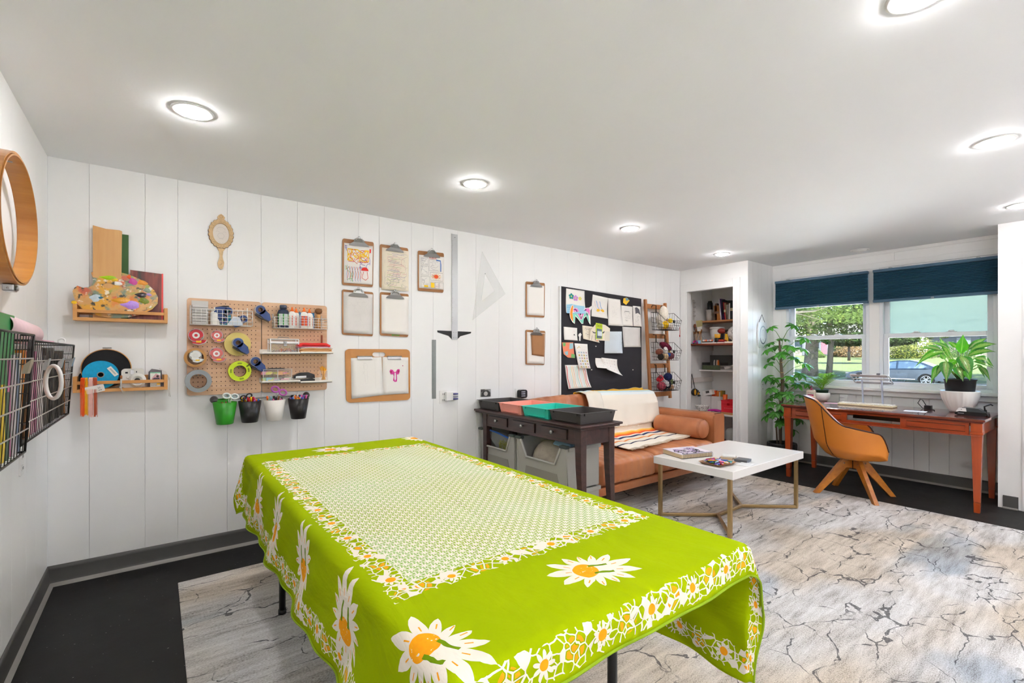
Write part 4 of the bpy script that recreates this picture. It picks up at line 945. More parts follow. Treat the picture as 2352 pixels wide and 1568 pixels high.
# face with a hole: bridge the outline to the hole
k=B(); n1=len(poly); n2=len(hp)
bm=bmesh.new()
def facewithhole(off):
    ov=[bm.verts.new(pf(u,v,off)) for u,v in poly]; hv=[bm.verts.new(pf(u,v,off)) for u,v in hp]
    ed=[bm.edges.new((ov[i],ov[(i+1)%n1])) for i in range(n1)]+[bm.edges.new((hv[i],hv[(i+1)%n2])) for i in range(n2)]
    bmesh.ops.triangle_fill(bm,use_beauty=True,edges=ed); return ov,hv
o0,h0=facewithhole(0); o1,h1=facewithhole(.006)
for L0,L1 in ((o0,o1),(h0,h1)):
    for i in range(len(L0)): bm.faces.new((L0[i],L0[(i+1)%len(L0)],L1[(i+1)%len(L1)],L1[i]))
bmesh.ops.recalc_face_normals(bm,faces=bm.faces); bm.verts.index_update()
k.v=[tuple(v.co) for v in bm.verts]; k.f=[tuple(v.index for v in f.verts) for f in bm.faces]; k.m=[0]*len(k.f); k.sm=[False]*len(k.f); bm.free()
part('palette_board',k,PALM,t)
def daub(px,py,rx,rz_,col,seed,h=.004):
    rr=random.Random(seed); u0,v0=G(px,py); k=B(); n=22; s_=.00196
    P=[(u0+rx*s_*math.cos(2*PI*i/n)*(1+.18*math.sin(3*2*PI*i/n+seed)+rr.uniform(-.06,.06)),v0+rz_*s_*math.sin(2*PI*i/n)*(1+.2*math.sin(2*2*PI*i/n+seed)+rr.uniform(-.06,.06))) for i in range(n)]
    I=[(u0+(a-u0)*.55,v0+(b-v0)*.55) for a,b in P]
    vs=[pf(a,b,.0062) for a,b in P]+[pf(a,b,.0062+h) for a,b in I]; fs=[(i,(i+1)%n,n+(i+1)%n,n+i) for i in range(n)]+[tuple(range(n,2*n))]
    k.add(vs,fs,0,True); part('paint_daub',k,mat('daub_'+col,col,.2,var=.25,vs=60,bump=.4,bs=120),t)
for a in ((250,636,20,6,'a6d018'),(262,641,9,4,'e8c832'),(270,650,9,7,'f4f2ee'),(305,645,10,11,'c84f9a'),(296,634,5,6,'e8642e'),(325,677,14,7,'3a3436'),(342,676,7,4,'b59ad8'),(219,684,12,10,'c3d4df'),(230,683,7,3,'2f6f86'),(301,700,22,11,'b48ae0'),(338,666,9,7,'8fa08a'),(280,690,22,8,'d99a2e'),(330,690,12,10,'7c8a22'),(327,648,12,8,'e89a3a')): daub(*a,seed=int(a[0]*7+a[1]))
k=B().ell((wp(170,694,.1)[0],-.098,wp(170,694,.1)[1]),(.012,.006,.010)); solo('paint_blob','small bright yellow clay blob on the corner of the upper ledge','clay',k,YEL)
# lower ledge: hoops, disc, reel
z0=1.098
def hoopw(cx,cz,r,name,lab,cm,Yc=-.03,rw=.008,rx=None):
    t=thing(name,lab,'embroidery hoop',(cx,Yc,cz-r))
    k=B(); k.ring((cx,Yc,cz),r-rw*.5,r,.012,'y',44); part('hoop_ring',k,BIR,t)
    k=B(); k.ring((cx,Yc+.002,cz),.001,r-rw*.5,.003,'y',44); part('hoop_fabric',k,cm,t)
    k=B().cyl((cx-.018,Yc,cz+r+.006),(cx+.022,Yc,cz+r+.006),.004,n=10).box(cx-.006,cx+.006,Yc-.004,Yc+.004,cz+r-.002,cz+r+.006); part('screw',k,STEEL,t)
hoopw(.253,1.212,.114,'embroidery_hoop','embroidery hoop with black cloth behind the blue reel',mat('black_cotton','1f1e20',.85,bump=.3),Yc=-.03)
t=thing('thread_reel','flat bright blue cord reel with a white price sticker','reel',(.232,-.066,z0))
k=B(); k.ring((.230,-.068,z0+.080),.014,.080,.018,'y',48); part('reel_disc',k,mat('cyan_cord','10a6d8',.7,var=.25,vs=70,bump=.4,bs=200),t)
k=B(); k.ring((.230,-.0775,z0+.080),.0125,.0165,.003,'y',28); part('core_ring',k,mat('grey_card','9a9690',.6),t)
F_=frame((.283,-.0782,z0+.098),ry=-.62); wf=lambda u,v,w_:F_@Vector((u,-w_,v))
k=B().prism(rrect(-.011,.011,-.03,.03,.002),lambda u,v,w_:wf(u,v,w_),0,.0006); st_=part('price_sticker',k,PAPER,t)
k=B(); 
for i in range(14): k.blob([(-.003,-.02+i*.003),(.004,-.02+i*.003),(.004,-.0188+i*.003),(-.003,-.0188+i*.003)],wf,.0009)
part('barcode',k,INK,st_,kind='stuff')
k=B(); k.add([(.128,-.022,z0+.02),(.19,-.022,z0+.13),(.135,-.022,z0+.085),(.126,-.022,z0+.06),(.128,-.034,z0+.02),(.19,-.034,z0+.13),(.135,-.034,z0+.085),(.126,-.034,z0+.06)],[(0,1,2,3),(7,6,5,4),(0,4,5,1),(1,5,6,2),(2,6,7,3),(3,7,4,0)])
solo('black_case','black soft case wedged at the left end of the lower ledge','case',k,BLK,bev=.002)
# floss skeins
def skein(x,w_,L,col,lab,seed,n=26):
    rr=random.Random(seed); k=B()
    for i in range(n):
        a=x+w_*(i/(n-1)-.5); b=a+rr.uniform(-.004,.004); z=z0+.045
        k.tube([(a,-.088,z+.018-.02),(a,-.096,z+.0205),(b*.5+a*.5,-.1055,z+.014),(b,-.107,z-.05),(b+rr.uniform(-.002,.002),-.107,z-L*rr.uniform(.93,1.02))],.0011,4)
    solo('floss_skein',lab,'embroidery floss',k,mat('floss_'+col,col,.7,var=.2,vs=40),'floss skeins over the lower ledge rail')
skein(.156,.014,.195,'ee5a12','orange floss skein, first on the ledge rail',1); skein(.171,.009,.19,'f4b41a','yellow floss skein beside the orange one',2,16)
skein(.190,.016,.20,'f2c4bd','pale pink floss skein hanging from the lower ledge',3); skein(.207,.016,.20,'b8583a','rust brown floss skein at the right of the pink one',4)
F_=frame((.209,-.1078,z0+.0),ry=-.22); wf2=lambda u,v,w_:F_@Vector((u,-w_,v))
k=B().prism(rrect(-.042,.040,-.02,.020,.005),wf2,-.001,.0); o=solo('paper_tag','white hang tag with black letters behind the floss','tag',k,PAPER)
k=B().text('LL',.013,wf2,.0006,x=.012,y=.0).text('ew',.013,wf2,.0006,x=.012,y=-.013); k.v=[tuple(Vector(v)) for v in k.v]; part('tag_print',k,INK,o)
# camera
CAMW=mat('cream_white_camera','dcdad4',.35,var=.03); cxx=.375
t=thing('instant_camera','chunky white instant camera on the lower ledge','camera',(cxx+.01,-.055,z0))
k=B().prism(rrect(cxx-.054,cxx+.052,z0,z0+.112,.018,6),lambda u,v,w_:(u,w_,v),-.078,-.035); part('camera_body',k,CAMW,t,bev=.006)
k=B(frame((cxx+.02,-.078,z0+.043),rx=PI/2)); k.lathe([(.042,0),(.042,.006),(.036,.010),(.032,.020),(.030,.022),(.024,.022),(.022,.018),(0,.018)],n=32); part('lens_barrel',k,CAMW,t)
k=B(frame((cxx+.02,-.0965,z0+.043),rx=PI/2)); k.lathe([(.014,0),(.012,.002),(0,.003)],n=24); part('lens_glass',k,BLK,t)
part('flash',B().prism(rrect(cxx-.012,cxx+.004,z0+.078,z0+.105,.007,5),lambda u,v,w_:(u,w_,v),-.081,-.078),CHROME,t); part('viewfinder',B().box(cxx-.036,cxx-.024,-.080,-.078,z0+.084,z0+.094),BLK,t)
part('shutter_button',B(frame((cxx-.025,-.078,z0+.06),rx=PI/2)).lathe([(.007,0),(.006,.003),(0,.003)],n=18),CAMW,t); part('sensor_window',B().box(cxx+.014,cxx+.018,-.0795,-.078,z0+.088,z0+.098),BLK,t)
k=B(); k.tube([(.3215,-.106,z0+.062),(.3215,-.1075,z0+.03),(.320,-.1075,z0+.01)],.0045,6).tube([(.3215,-.09,z0+.070),(.3215,-.1065,z0+.067),(.3215,-.107,z0+.055)],.006,6,m=1)
k.tube([(.320,-.1075,z0+.012),(.326,-.108,z0-.01),(.337,-.108,z0-.022),(.33,-.108,z0-.026),(.319,-.108,z0)],.0012,5)
k.ell((.319,-.1075,z0+.006),(.007,.004,.005)); solo('wrist_strap','white braided wrist strap looped over the lower ledge rail','strap',k,[mat('white_cord','d6d4ce',.8,bump=.4),mat('brown_leather_tab','a5673a',.5)])
# film box, bag
t=thing('film_box','white instant film box with a portrait picture on the lower ledge','box',(.483,-.06,z0))
x0,x1=.455,.505; part('carton',B().box(x0,x1,-.078,-.045,z0,z0+.088),mat('film_box_white','e6e9e2',.5),t,bev=.001)
ff=lambda u,v,w_:(u,-.078-w_,v)
part('top_band',B().blob([(x0,z0+.083),(x1,z0+.083),(x1,z0+.088),(x0,z0+.088)],ff,.0004),mat('mint_green','6fc39a',.5),t)
k=B().blob([(x0+.006,z0+.05),(x1-.001,z0+.038),(x1-.001,z0+.068),(x1-.022,z0+.082)],ff,.0004,0).blob(arc(x0+.036,z0+.064,.007,0,2*PI,12)[:-1],ff,.0008,1).blob([(x0+.008,z0+.046),(x1-.002,z0+.04),(x1-.006,z0+.056),(x0+.02,z0+.056)],ff,.0009,2).blob([(x1-.018,z0+.012),(x1-.001,z0+.012),(x1-.001,z0+.022),(x1-.018,z0+.022)],ff,.0005,3)
part('photo_print',k,[mat('pinkish_photo','d7a9b0',.5),mat('dark_hair','4a3730',.5),mat('plum_shirt','5a4a5c',.5),YEL],t)
part('lettering',B().text('INSTAX',.009,ff,.0006,x=x0+.003,y=z0+.008),INK,t)
k=B().prism([(.442,z0),(.515,z0),(.512,z0+.098),(.462,z0+.108),(.447,z0+.09)],lambda u,v,w_:(u,w_,v),-.04,-.014); solo('grey_pouch','grey strapped pouch behind the film box','pouch',k,mat('grey_nylon','6d676b',.6,bump=.4),bev=.006)
k=B(); k.tube([(.50,-.05,z0+.11),(.53,-.06,z0+.09),(.552,-.05,z0+.04),(.55,-.05,z0-.03),(.553,-.05,z0-.065),(.547,-.05,z0-.06),(.549,-.05,z0-.02)],.002,5).ell((.549,-.05,z0+.045),(.004,.004,.009)); solo('charm_strap','thin white charm strap hanging off the end of the lower ledge','strap',k,mat('white_cord','d6d4ce',.8,bump=.4))
# ================================================================== ORNATE HAND MIRROR ON THE WALL
AG=mat('antiqued_gold','d8b98c',.5,.1,var=.35,vs=60,bump=.8,bs=90); AGD=mat('dark_gilt_edge','6b4a2c',.6)
t=thing('hand_mirror','ornate gilt hand mirror frame hung high on the back wall','mirror',(.829,-.01,1.845))
mx,mz=.827,2.092
def oval(n,rx,rz,wob_=0,f=0): return [(mx+(rx+wob_*abs(math.sin(f*PI*i/n)))*math.cos(2*PI*i/n),mz+(rz+wob_*abs(math.sin(f*PI*i/n)))*math.sin(2*PI*i/n)) for i in range(n)]
def annul(k,A,Bv,y0,y1,m=0):
    n=len(A); vs=[(u,y0,v) for u,v in A]+[(u,y1,v) for u,v in A]+[(u,y1,v) for u,v in Bv]+[(u,y0,v) for u,v in Bv]
    fs=[]
    for i in range(n):
        j=(i+1)%n; fs+=[(i,j,n+j,n+i),(n+i,n+j,2*n+j,2*n+i),(2*n+i,2*n+j,3*n+j,3*n+i)]
    k.add(vs,fs,m)
k=B(); annul(k,oval(96,.066,.092,.006,22),oval(96,.046,.068),-.002,-.014); part('frame',k,AG,t,bev=.002)
k=B(); annul(k,oval(96,.068,.094,.006,22),oval(96,.05,.07),-.001,-.008); part('frame_edge',k,AGD,t)
k=B(); k.torus((mx,-.014,mz),.049,.003,'y',40,6,sy=1.44); part('inner_bead',k,AG,t)
rr=random.Random(2); k=B()
for i in range(26):
    a=2*PI*i/26; c=(mx+.057*math.cos(a),-.014,mz+.082*math.sin(a)); k.torus(c,.006,.0022,'y',9,4)
part('scrollwork',k,AG,t,kind='stuff')
k=B().prism([(mx-.016,mz+.094),(mx-.022,mz+.108),(mx-.012,mz+.122),(mx,mz+.13),(mx+.012,mz+.122),(mx+.022,mz+.108),(mx+.016,mz+.094)],lambda u,v,w_:(u,-w_,v),.002,.014); k.torus((mx,-.015,mz+.112),.008,.003,'y',12,5); part('crest',k,AG,t,bev=.002)
hp_=[(-.022,-.098),(-.011,-.115),(-.008,-.15),(-.013,-.172),(-.02,-.196),(-.016,-.222),(-.004,-.236),(.008,-.23),(.014,-.212),(.017,-.19),(.010,-.165),(.008,-.15),(.012,-.115),(.022,-.098)]
k=B().prism([(mx+a,mz+b) for a,b in hp_],lambda u,v,w_:(u,-w_,v),.002,.013); k.tube([(mx-.006,-.014,mz-.21),(mx+.004,-.015,mz-.2),(mx+.006,-.015,mz-.185),(mx-.002,-.015,mz-.17)],.003,5); part('handle',k,[AG],t,bev=.002)
k=B().prism(oval(48,.047,.069),lambda u,v,w_:(u,-w_,v),.001,.003); pn=part('paper_face',k,mat('ivory_paper','e3dcd6',.6),t)
k=B(); f_=WA(0)
for pts in ([(mx-.03,mz+.012),(mx-.02,mz+.018),(mx-.01,mz+.012)],[(mx+.01,mz+.012),(mx+.02,mz+.018),(mx+.03,mz+.012)],arc(mx,mz-.012,.018,0,2*PI,20),arc(mx,mz+.02,.025,.3,2.8,10),[(mx-.012,mz-.035),(mx,mz-.03),(mx+.012,mz-.035)],arc(mx,mz-.05,.012,3.3,6.1,8)): k.stroke(pts,.0012,f_,.0035)
part('sketch',k,GREYINK,pn)
# ================================================================== PEGBOARDS
def pegmat(name,x0,z0,nx,nz,p=.0254):
    q=NT(name); tc=q.n('TexCoord').outputs['Object']; 
    v=q.n('Mapping',{0:tc,3:(2.2,9,26)}).outputs[0]; n_=q.n('TexNoise',{'Vector':v,'Scale':1.4,'Detail':5.,'Distortion':.6}).outputs[0]
    r=q.n('ValToRGB',{0:n_}); r.color_ramp.elements[0].position=.3; r.color_ramp.elements[0].color=lin('cda27e'); r.color_ramp.elements[1].position=.75; r.color_ramp.elements[1].color=lin('dfba98')
    s=q.n('SeparateXYZ',{0:tc}).outputs; M=q.M
    a=M('SUBTRACT',M('FRACT',M('ADD',M('DIVIDE',s[0],p),.5)),.5); b=M('SUBTRACT',M('FRACT',M('ADD',M('DIVIDE',s[2],p*1.12),.5)),.5)
    d=M('SQRT',M('ADD',M('MULTIPLY',a,a),M('MULTIPLY',b,b)))
    ins=M('MULTIPLY',M('LESS_THAN',M('ABSOLUTE',s[0]),.195),M('MULTIPLY',M('GREATER_THAN',s[2],.02),M('LESS_THAN',s[2],.60)))
    h=M('MULTIPLY',M('LESS_THAN',d,.115),ins)
    q.set('Base Color',q.mix(h,r.outputs[0],lin('3a2216'))); q.set('Roughness',.5); q.bump(M('MULTIPLY',h,-1.),.6,.004); return q.m
PM=pegmat('pegboard_ply',0,0,0,0)
def peg(x0,x1,lab):
    z0,z1=1.031,1.655; k=B().prism(rrect(x0,x1,z0,z1,.018,5),lambda u,v,w_:(u,-w_,v),.004,.020)
    solo('pegboard',lab,'pegboard',k,PM,'plywood pegboards',bev=.001)
peg(.640,1.062,'left plywood pegboard carrying tape rolls'); peg(1.067,1.500,'right plywood pegboard with glue basket and four white ledges')
PY=-.020
WW=mat('white_wire','e6e3df',.35,var=.02)
def basket(x0,x1,z0,z1,y0,lab,nx,nz):
    t=thing('wire_basket',lab,'basket',((x0+x1)/2,(PY+y0)/2,z0),'white wire baskets')
    k=B(); r_=.0021
    for z in (z0,z1): k.tube([(x0,y0,z),(x1,y0,z),(x1,PY-.004,z),(x0,PY-.004,z)],r_,6,closed=True)
    for x in (x0,x1):
        k.cyl((x,y0,z0),(x,y0,z1),r_,n=6)
        k.tube([(x+(.004 if x==x0 else -.02),PY-.003,z0),(x+(.004 if x==x0 else -.02),PY-.003,z1+.025)],.0032,6)
    part('basket_frame',k,WW,t)
    for i in range(1,nx):
        x=x0+(x1-x0)*i/nx; part('wire',B().tube([(x,y0,z1),(x,y0,z0),(x,PY-.004,z0)],.0014,5),WW,t)
    for i in range(1,nz):
        z=z0+(z1-z0)*i/nz; part('wire',B().tube([(x0,PY-.004,z),(x0,y0,z),(x1,y0,z),(x1,PY-.004,z)],.0014,5),WW,t)
    for i in range(1,3):
        y=PY+(y0-PY)*i/3; part('wire',B().cyl((x0,y,z0),(x1,y,z0),.0014,n=5),WW,t)
BYF=-.105
a=onY(437,706,BYF); b=onY(580,713,BYF); c=onY(437,744,BYF)
bx0,bx1,bz0,bz1=a.x,b.x,c.z,a.z-.004
basket(bx0,bx1,bz0,bz1,BYF,'left white wire basket with blocks and tape guns',12,4)
a=onY(631,727,BYF); b=onY(752,731,BYF); c=onY(631,752,BYF)
cx0,cx1,cz0,cz1=a.x,b.x,onY(631,752,BYF).z,a.z
basket(cx0,cx1,cz0,cz1,BYF,'right white wire basket full of glue bottles',11,4)
# contents of the left basket
for i in range(7):
    k=B().box(bx0+.012,bx0+.095,-.085,-.035,bz0+.004+i*.0175,bz0+.019+i*.0175); solo('sticky_pad','grey white paper pad, %s from the bottom of the basket stack'%ORD[i],'paper pad',k,mat('pad_grey','c9c6c2',.6,var=.1),'stacked pads in the left basket',bev=.001)
solo('index_card','pale translucent card box lid standing behind the stacked pads','card',B().box(bx0+.010,bx0+.10,-.034,-.030,bz0+.004,bz0+.155),mat('pale_card','d0cdc8',.5))
def bottle(x,y,z,r,h,lab,body,cap,capc,tag=None,name='glue_bottle',cat='bottle',group=None,sy=.62,neck=.4,spike=True,txt=None):
    t=thing(name,lab,cat,(x,y,z),group)
    k=B(); k.lathe([(r*.92,0),(r,.004),(r,h*.62),(r*.8,h*.74),(r*neck,h*.78),(r*neck,h*.8)],(x,y,z),24,sy=sy); part('bottle_body',k,body,t)
    k=B()
    if spike: k.lathe([(r*neck*1.25,h*.79),(r*neck*1.25,h*.84),(r*neck*.8,h*.86),(r*.16,h*.99),(0,h)],(x,y,z),18,sy=sy)
    else: k.lathe([(r*.62,h*.79),(r*.62,h*.93),(r*.5,h*.96),(0,h*.96)],(x,y,z),18,sy=sy)
    part('cap',k,cap,t)
    if tag:
        k=B(); n=12; 
        for j in range(n):
            a0=-PI*.85+PI*.7*j/n; a1=-PI*.85+PI*.7*(j+1)/n; R_=r*1.012
            k.add([(x+R_*math.cos(a0),y+R_*sy*math.sin(a0),z+h*.1),(x+R_*math.cos(a1),y+R_*sy*math.sin(a1),z+h*.1),(x+R_*math.cos(a1),y+R_*sy*math.sin(a1),z+h*.58),(x+R_*math.cos(a0),y+R_*sy*math.sin(a0),z+h*.58)],[(0,1,2,3)],0 if j%5 else 1)
        l_=part('bottle_label',k,tag,t)
        if txt: 
            part('lettering',B().text(txt[0],txt[1],lambda u,v,w_:(x+u,y-r*sy*1.03-w_-.0005,z+v),.0,x=-r*.8,y=h*txt[2]),txt[3],l_)
    return t
GW=mat('glue_white','efece6',.35,var=.02)
x=bx0+.135; bottle(x,-.065,bz0,.026,.118,'white squeeze bottle in the left wire basket',GW,GW,GW,spike=True)
k=B().prism(rrect(bx0+.125,bx0+.225,bz0+.004,bz0+.112,.02,5),lambda u,v,w_:(u,w_,v),-.05,-.03); solo('teal_case','rounded teal case behind the white bottle','case',k,mat('teal_case','1696b4',.4),bev=.004)
NV=mat('navy_tape_gun','233f7a',.3,var=.08); TRN=plastic('tape_plastic','dfe3e2',.55,.2); BRC=mat('clear_tape_amber','c9b79a',.2)
def tapegun(px,py,dpt,lab,s=1.,rot=-.55,grp='navy tape dispensers'):
    p=onY(px,py,-dpt); t=thing('tape_dispenser',lab,'tape dispenser',(p.x,p.y,p.z-.05*s),grp)
    F=frame((p.x,p.y,p.z),ry=rot,s=s)
    k=B(F); k.ring((0,-.0,0),.018,.033,.045,'y',28); part('tape_roll',k,TRN,t)
    k=B(F); k.ring((0,-.026,0),.016,.030,.006,'y',26)
    k.prism([(-.024,-.018),(.024,-.010),(.034,-.052),(.020,-.088),(.006,-.092),(-.014,-.058)],lambda u,v,w_:(u,-w_,v),.006,.029); part('side_plate',k,NV,t,bev=.002*s)
    k=B(F); k.prism([(-.034,-.005),(-.020,-.03),(.008,-.088),(.003,-.094),(-.03,-.045),(-.042,-.012)],lambda u,v,w_:(u,-w_,v),-.02,.022); part('handle',k,BLK,t,bev=.002*s)
    k=B(F); k.ring((0,-.0,0),.013,.018,.05,'y',20); part('core',k,mat('brown_core','6a4a35',.6),t)
    return t
tapegun(597,712,.055,'navy tape dispenser hung between the pegboards at the top')
tapegun(546,787,.075,'navy tape dispenser hung over the round yellow tape roll')
tapegun(586,830,.06,'navy tape dispenser above the lime green tape roll')
# tape guns in the basket, tumbled
for px,py,d,rot,lab in ((524,715,.06,1.9,'navy tape dispenser standing up out of the left wire basket'),(512,735,.055,2.6,'navy tape dispenser lying low in the left wire basket'),(558,733,.06,.9,'navy tape dispenser at the right end of the left wire basket')): tapegun(px,py,d,lab,.82,rot)
k=B().prism([(bx0+.20,bz0+.004),(bx0+.29,bz0+.004),(bx0+.27,bz0+.055),(bx0+.235,bz0+.06)],lambda u,v,w_:(u,w_,v),-.095,-.075); solo('clear_tape_cutter','white folded plastic cutter at the front of the left basket','cutter',k,mat('pale_blue_plastic','cdd6e2',.3),bev=.003)
# tapes on pegs
def peg_hook(p,t,d): part('peg',B().cyl((p.x-.008,PY+.002,p.z+.008),(p.x-.008,PY-d,p.z+.012),.004,n=8).cyl((p.x+.012,PY+.002,p.z+.008),(p.x+.012,PY-d,p.z+.012),.004,n=8),STEEL,t)
def roll_thing(px,py,dpt,r,ri,h,lab,m,mi,ms,rib=None,cat='tape roll',name='tape_roll'):
    p=onY(px,py,-dpt); t=thing(name,lab,cat,(p.x,p.y,p.z-r)); 
    k=B(); k.ring((p.x,-dpt+h/2,p.z),ri,r,h,'y',40,0,1,2); part('tape_body',k,[m,mi,ms],t); peg_hook(Vector((p.x,0,p.z+ri-.020)),t,dpt-.02+.004); return p,t
KR=mat('cardboard_core','8a5c3a',.7)
roll_thing(456,875,.10,.071,.045,.05,'wide grey duct tape roll at the lower left of the pegboard',mat('duct_grey','8f9496',.3,.3),KR,mat('duct_grey','8f9496',.3,.3))
roll_thing(449,821,.075,.060,.044,.05,'brown packing tape roll behind the small white dispenser',mat('brown_tape','b98544',.3),KR,mat('brown_tape','b98544',.3))
roll_thing(546,790,.045,.078,.030,.02,'large round cream yellow masking tape roll',mat('cream_yellow_tape','dcc774',.5),KR,mat('cream_yellow_tape','dcc774',.5))
p,t=roll_thing(551,852,.07,.067,.038,.045,'lime green painters tape roll with black print',mat('lime_tape','c9e01e',.4,var=.04),KR,mat('lime_tape_side','c9a83c',.5))
k=B(); ff=lambda u,v,w_:(p.x+u,-.0702-w_,p.z+v)
for a in (1.57,3.1,4.9,0.1):
    for i in range(7):
        b=a+(i-3)*.07; k.stroke([(.047*math.cos(b),.047*math.sin(b)),(.057*math.cos(b+.03),.057*math.sin(b+.03))],.0022,ff,.0006)
k.blob([(.040,.026),(.058,.040),(.054,.047),(.036,.033)],ff,.0008); part('print',k,mat('olive_ink','5c6a12',.5),t)
def smalltape(px,py,dpt,s,body,inner,lab,rot=0.,edge=None):
    p=onY(px,py,-dpt); t=thing('tape_dispenser',lab,'tape dispenser',(p.x,p.y,p.z-.04*s),'small desk tape dispensers on the pegboard'); F=frame((p.x,p.y,p.z),ry=rot,s=s)
    P=arc(0,0,.046,.0,PI*1.35,20)+[(-.020,-.052),(.015,-.060),(.046,-.050),(.060,-.032),(.040,-.030),(.020,-.022),(.034,-.010)]
    k=B(F).prism(P,lambda u,v,w_:(u,-w_,v),-.009,.009); part('snail_body',k,body,t,bev=.003*s)
    k=B(F); k.ring((0,-.0095,0),.010,.021,.004,'y',24); part('hub',k,inner,t)
    k=B(F); k.torus((0,-.008,0),.043,.003,'y',30,6); k.tube([(-.018,-.008,-.056),(.015,-.008,-.063),(.048,-.008,-.052),(.062,-.008,-.033)],.003,6); part('clear_rim',k,TRN,t)
    k=B(F); k.box(.0,.03,-.0115,-.0095,-.048,-.036); part('yellow_flash',k,YEL,t); k=B(F).stroke([(-.036,.022),(-.018,.034)],.004,lambda u,v,w_:(u,-w_,v),.0098).stroke([(-.036,-.008),(-.030,-.028)],.004,lambda u,v,w_:(u,-w_,v),.0098); part('tartan_lines',k,[mat('tartan_dark','4a3a1e',.5)],t)
    peg_hook(Vector((p.x,0,p.z-.004)),t,dpt-.02)
RT=mat('tartan_red','c01f2c',.3,var=.15,vs=30); RTC=mat('pale_red_plastic','cf6a66',.3,var=.15); CW=mat('clear_white','dcdcd6',.2)
smalltape(450,770,.06,.95,RT,CW,'red tartan tape dispenser at the top left of the pegboard')
smalltape(498,770,.05,.75,RTC,WHT,'small coral tape dispenser with yellow base right of the red one')
smalltape(497,812,.05,.9,RTC,WHT,'coral tape dispenser in the second row')
smalltape(449,816,.085,.72,mat('frosted_white','dfe0dc',.25),CW,'frosted white tape dispenser in front of the brown roll')
# contents of the right basket
bottle(cx0+.062,-.062,cz0+.003,.038,.165,'navy blue bottle with white label at the left of the glue basket',mat('navy_bottle','25304a',.35),mat('navy_cap','3a4256',.4),None,[mat('navy_white_label','c9d6cf',.5,var=.4,vs=60),GRN],name='paint_bottle',spike=False)
gl=[mat('glue_label_white','eae6df',.5),mat('orange_label','ea5a24',.5)]; OC=mat('orange_glue_cap','f0701a',.4)
for i,(dx,dy,s_,lab) in enumerate(((.118,-.07,1.,'first white glue bottle with orange spike cap, next to the navy bottle'),(.150,-.045,.95,'shorter white glue bottle just behind the first one'),(.196,-.075,1.,'white glue bottle with a red and blue label in the middle of the basket'),(.236,-.06,.96,'rightmost white glue bottle with orange spike cap'))):
    bottle(cx0+dx,dy,cz0+.003,.025,.148*s_,lab,GW,OC,None,gl if i!=2 else [mat('orange_label','ea5a24',.5),BLUE],group='glue bottles in the right basket',txt=None)
solo('blue_box','blue and white packet behind the orange-capped bottles','packet',B().box(cx0+.17,cx0+.275,-.040,-.030,cz0+.003,cz0+.118),mat('packet_blue','2a7fb8',.4),bev=.002)
t=thing('wooden_stamp','round woven wooden pommel standing in the glue basket','stamp',(cx0+.298,-.06,cz0))
p_=(cx0+.298,-.06,cz0+.003); part('handle',B().lathe([(.014,0),(.016,.03),(.011,.06),(.014,.09),(.012,.105)],p_,18),BIR,t); k=B(); k.lathe([(.006,.105),(.022,.115),(.027,.130),(.02,.145),(.0,.150)],p_,18,rib=lambda a,i:.08*math.sin(8*a)); part('woven_knob',k,mat('woven_tan','8a5c34',.6,var=.4,vs=120),t)
# white ledges on the right board
LW=mat('cream_ledge','ebe6dc',.4)
def ledge(px0,px1,py,lab,d=.125):
    a=onY(px0,py,-d); b=onY(px1,py,-d); k=B(); z=a.z
    k.box(a.x,b.x,-d,PY,z-.004,z+.002).box(a.x,b.x,-d,-d+.003,z-.004,z+.012).box(a.x,b.x,PY-.003,PY,z-.004,z+.03)
    solo('pegboard_ledge',lab,'shelf',k,LW,'white pegboard ledges',bev=.001); return z+.002
z1=ledge(602,690,812,'upper left white ledge under the clear chest'); ledge(691,766,811,'upper right white ledge under the stacked pouches')
z2=ledge(602,690,879,'lower left white ledge under the craft drawer box'); ledge(691,763,879,'lower right white ledge with stapler and jar')
# clear chest with rubber bands
a=onY(621,811,-.11); b=onY(686,811,-.11); x0,x1=a.x,b.x; h=.100
t=thing('clear_chest','clear latched box full of rubber bands on the upper ledge','box',((x0+x1)/2,-.07,z1))
k=B().box(x0,x1,-.112,-.025,z1,z1+h); part('clear_walls',k,CLEAR,t)
k=B(); r_=.0035
for z in (z1+.003,z1+.07,z1+h-.002): k.tube([(x0,-.112,z),(x1,-.112,z),(x1,-.025,z),(x0,-.025,z)],r_,6,closed=True)
for x in (x0,x1):
    for y in (-.112,-.025): k.cyl((x,y,z1),(x,y,z1+h),r_,n=6)
part('white_frame',k,WHT,t)
part('lid_band',B().box(x0,x1,-.1135,-.112,z1+.068,z1+.082),WHT,t); part('latch',B().box((x0+x1)/2-.008,(x0+x1)/2+.012,-.119,-.1135,z1+.05,z1+.085).torus(((x0+x1)/2+.002,-.119,z1+.066),.006,.002,'y',12,5),STEEL,t,bev=.002)
part('lid_handle',B().tube([((x0+x1)/2-.035,-.07,z1+h),((x0+x1)/2-.033,-.07,z1+h+.012),((x0+x1)/2+.033,-.07,z1+h+.012),((x0+x1)/2+.035,-.07,z1+h)],.0028,6),STEEL,t)
rr=random.Random(9); k=B()
for i in range(90):
    c=(rr.uniform(x0+.015,x1-.015),rr.uniform(-.106,-.04),z1+.008+.052*(i/90)); F=frame(c,rr.uniform(0,3),rr.uniform(0,3),rr.uniform(0,3)); pts=[F@Vector((.011*math.cos(2*PI*j/8),.007*math.sin(2*PI*j/8),0)) for j in range(8)]
    k.tube(pts,.0011,4,closed=True,m=(2 if i<18 else 1 if i<40 and c[0]>x0+.05 else 0))
part('rubber_bands',k,[mat('tan_rubber','d9c28a',.6),mat('orange_rubber','e8742a',.6),mat('dark_rubber','5a4a5a',.6)],t,kind='stuff')
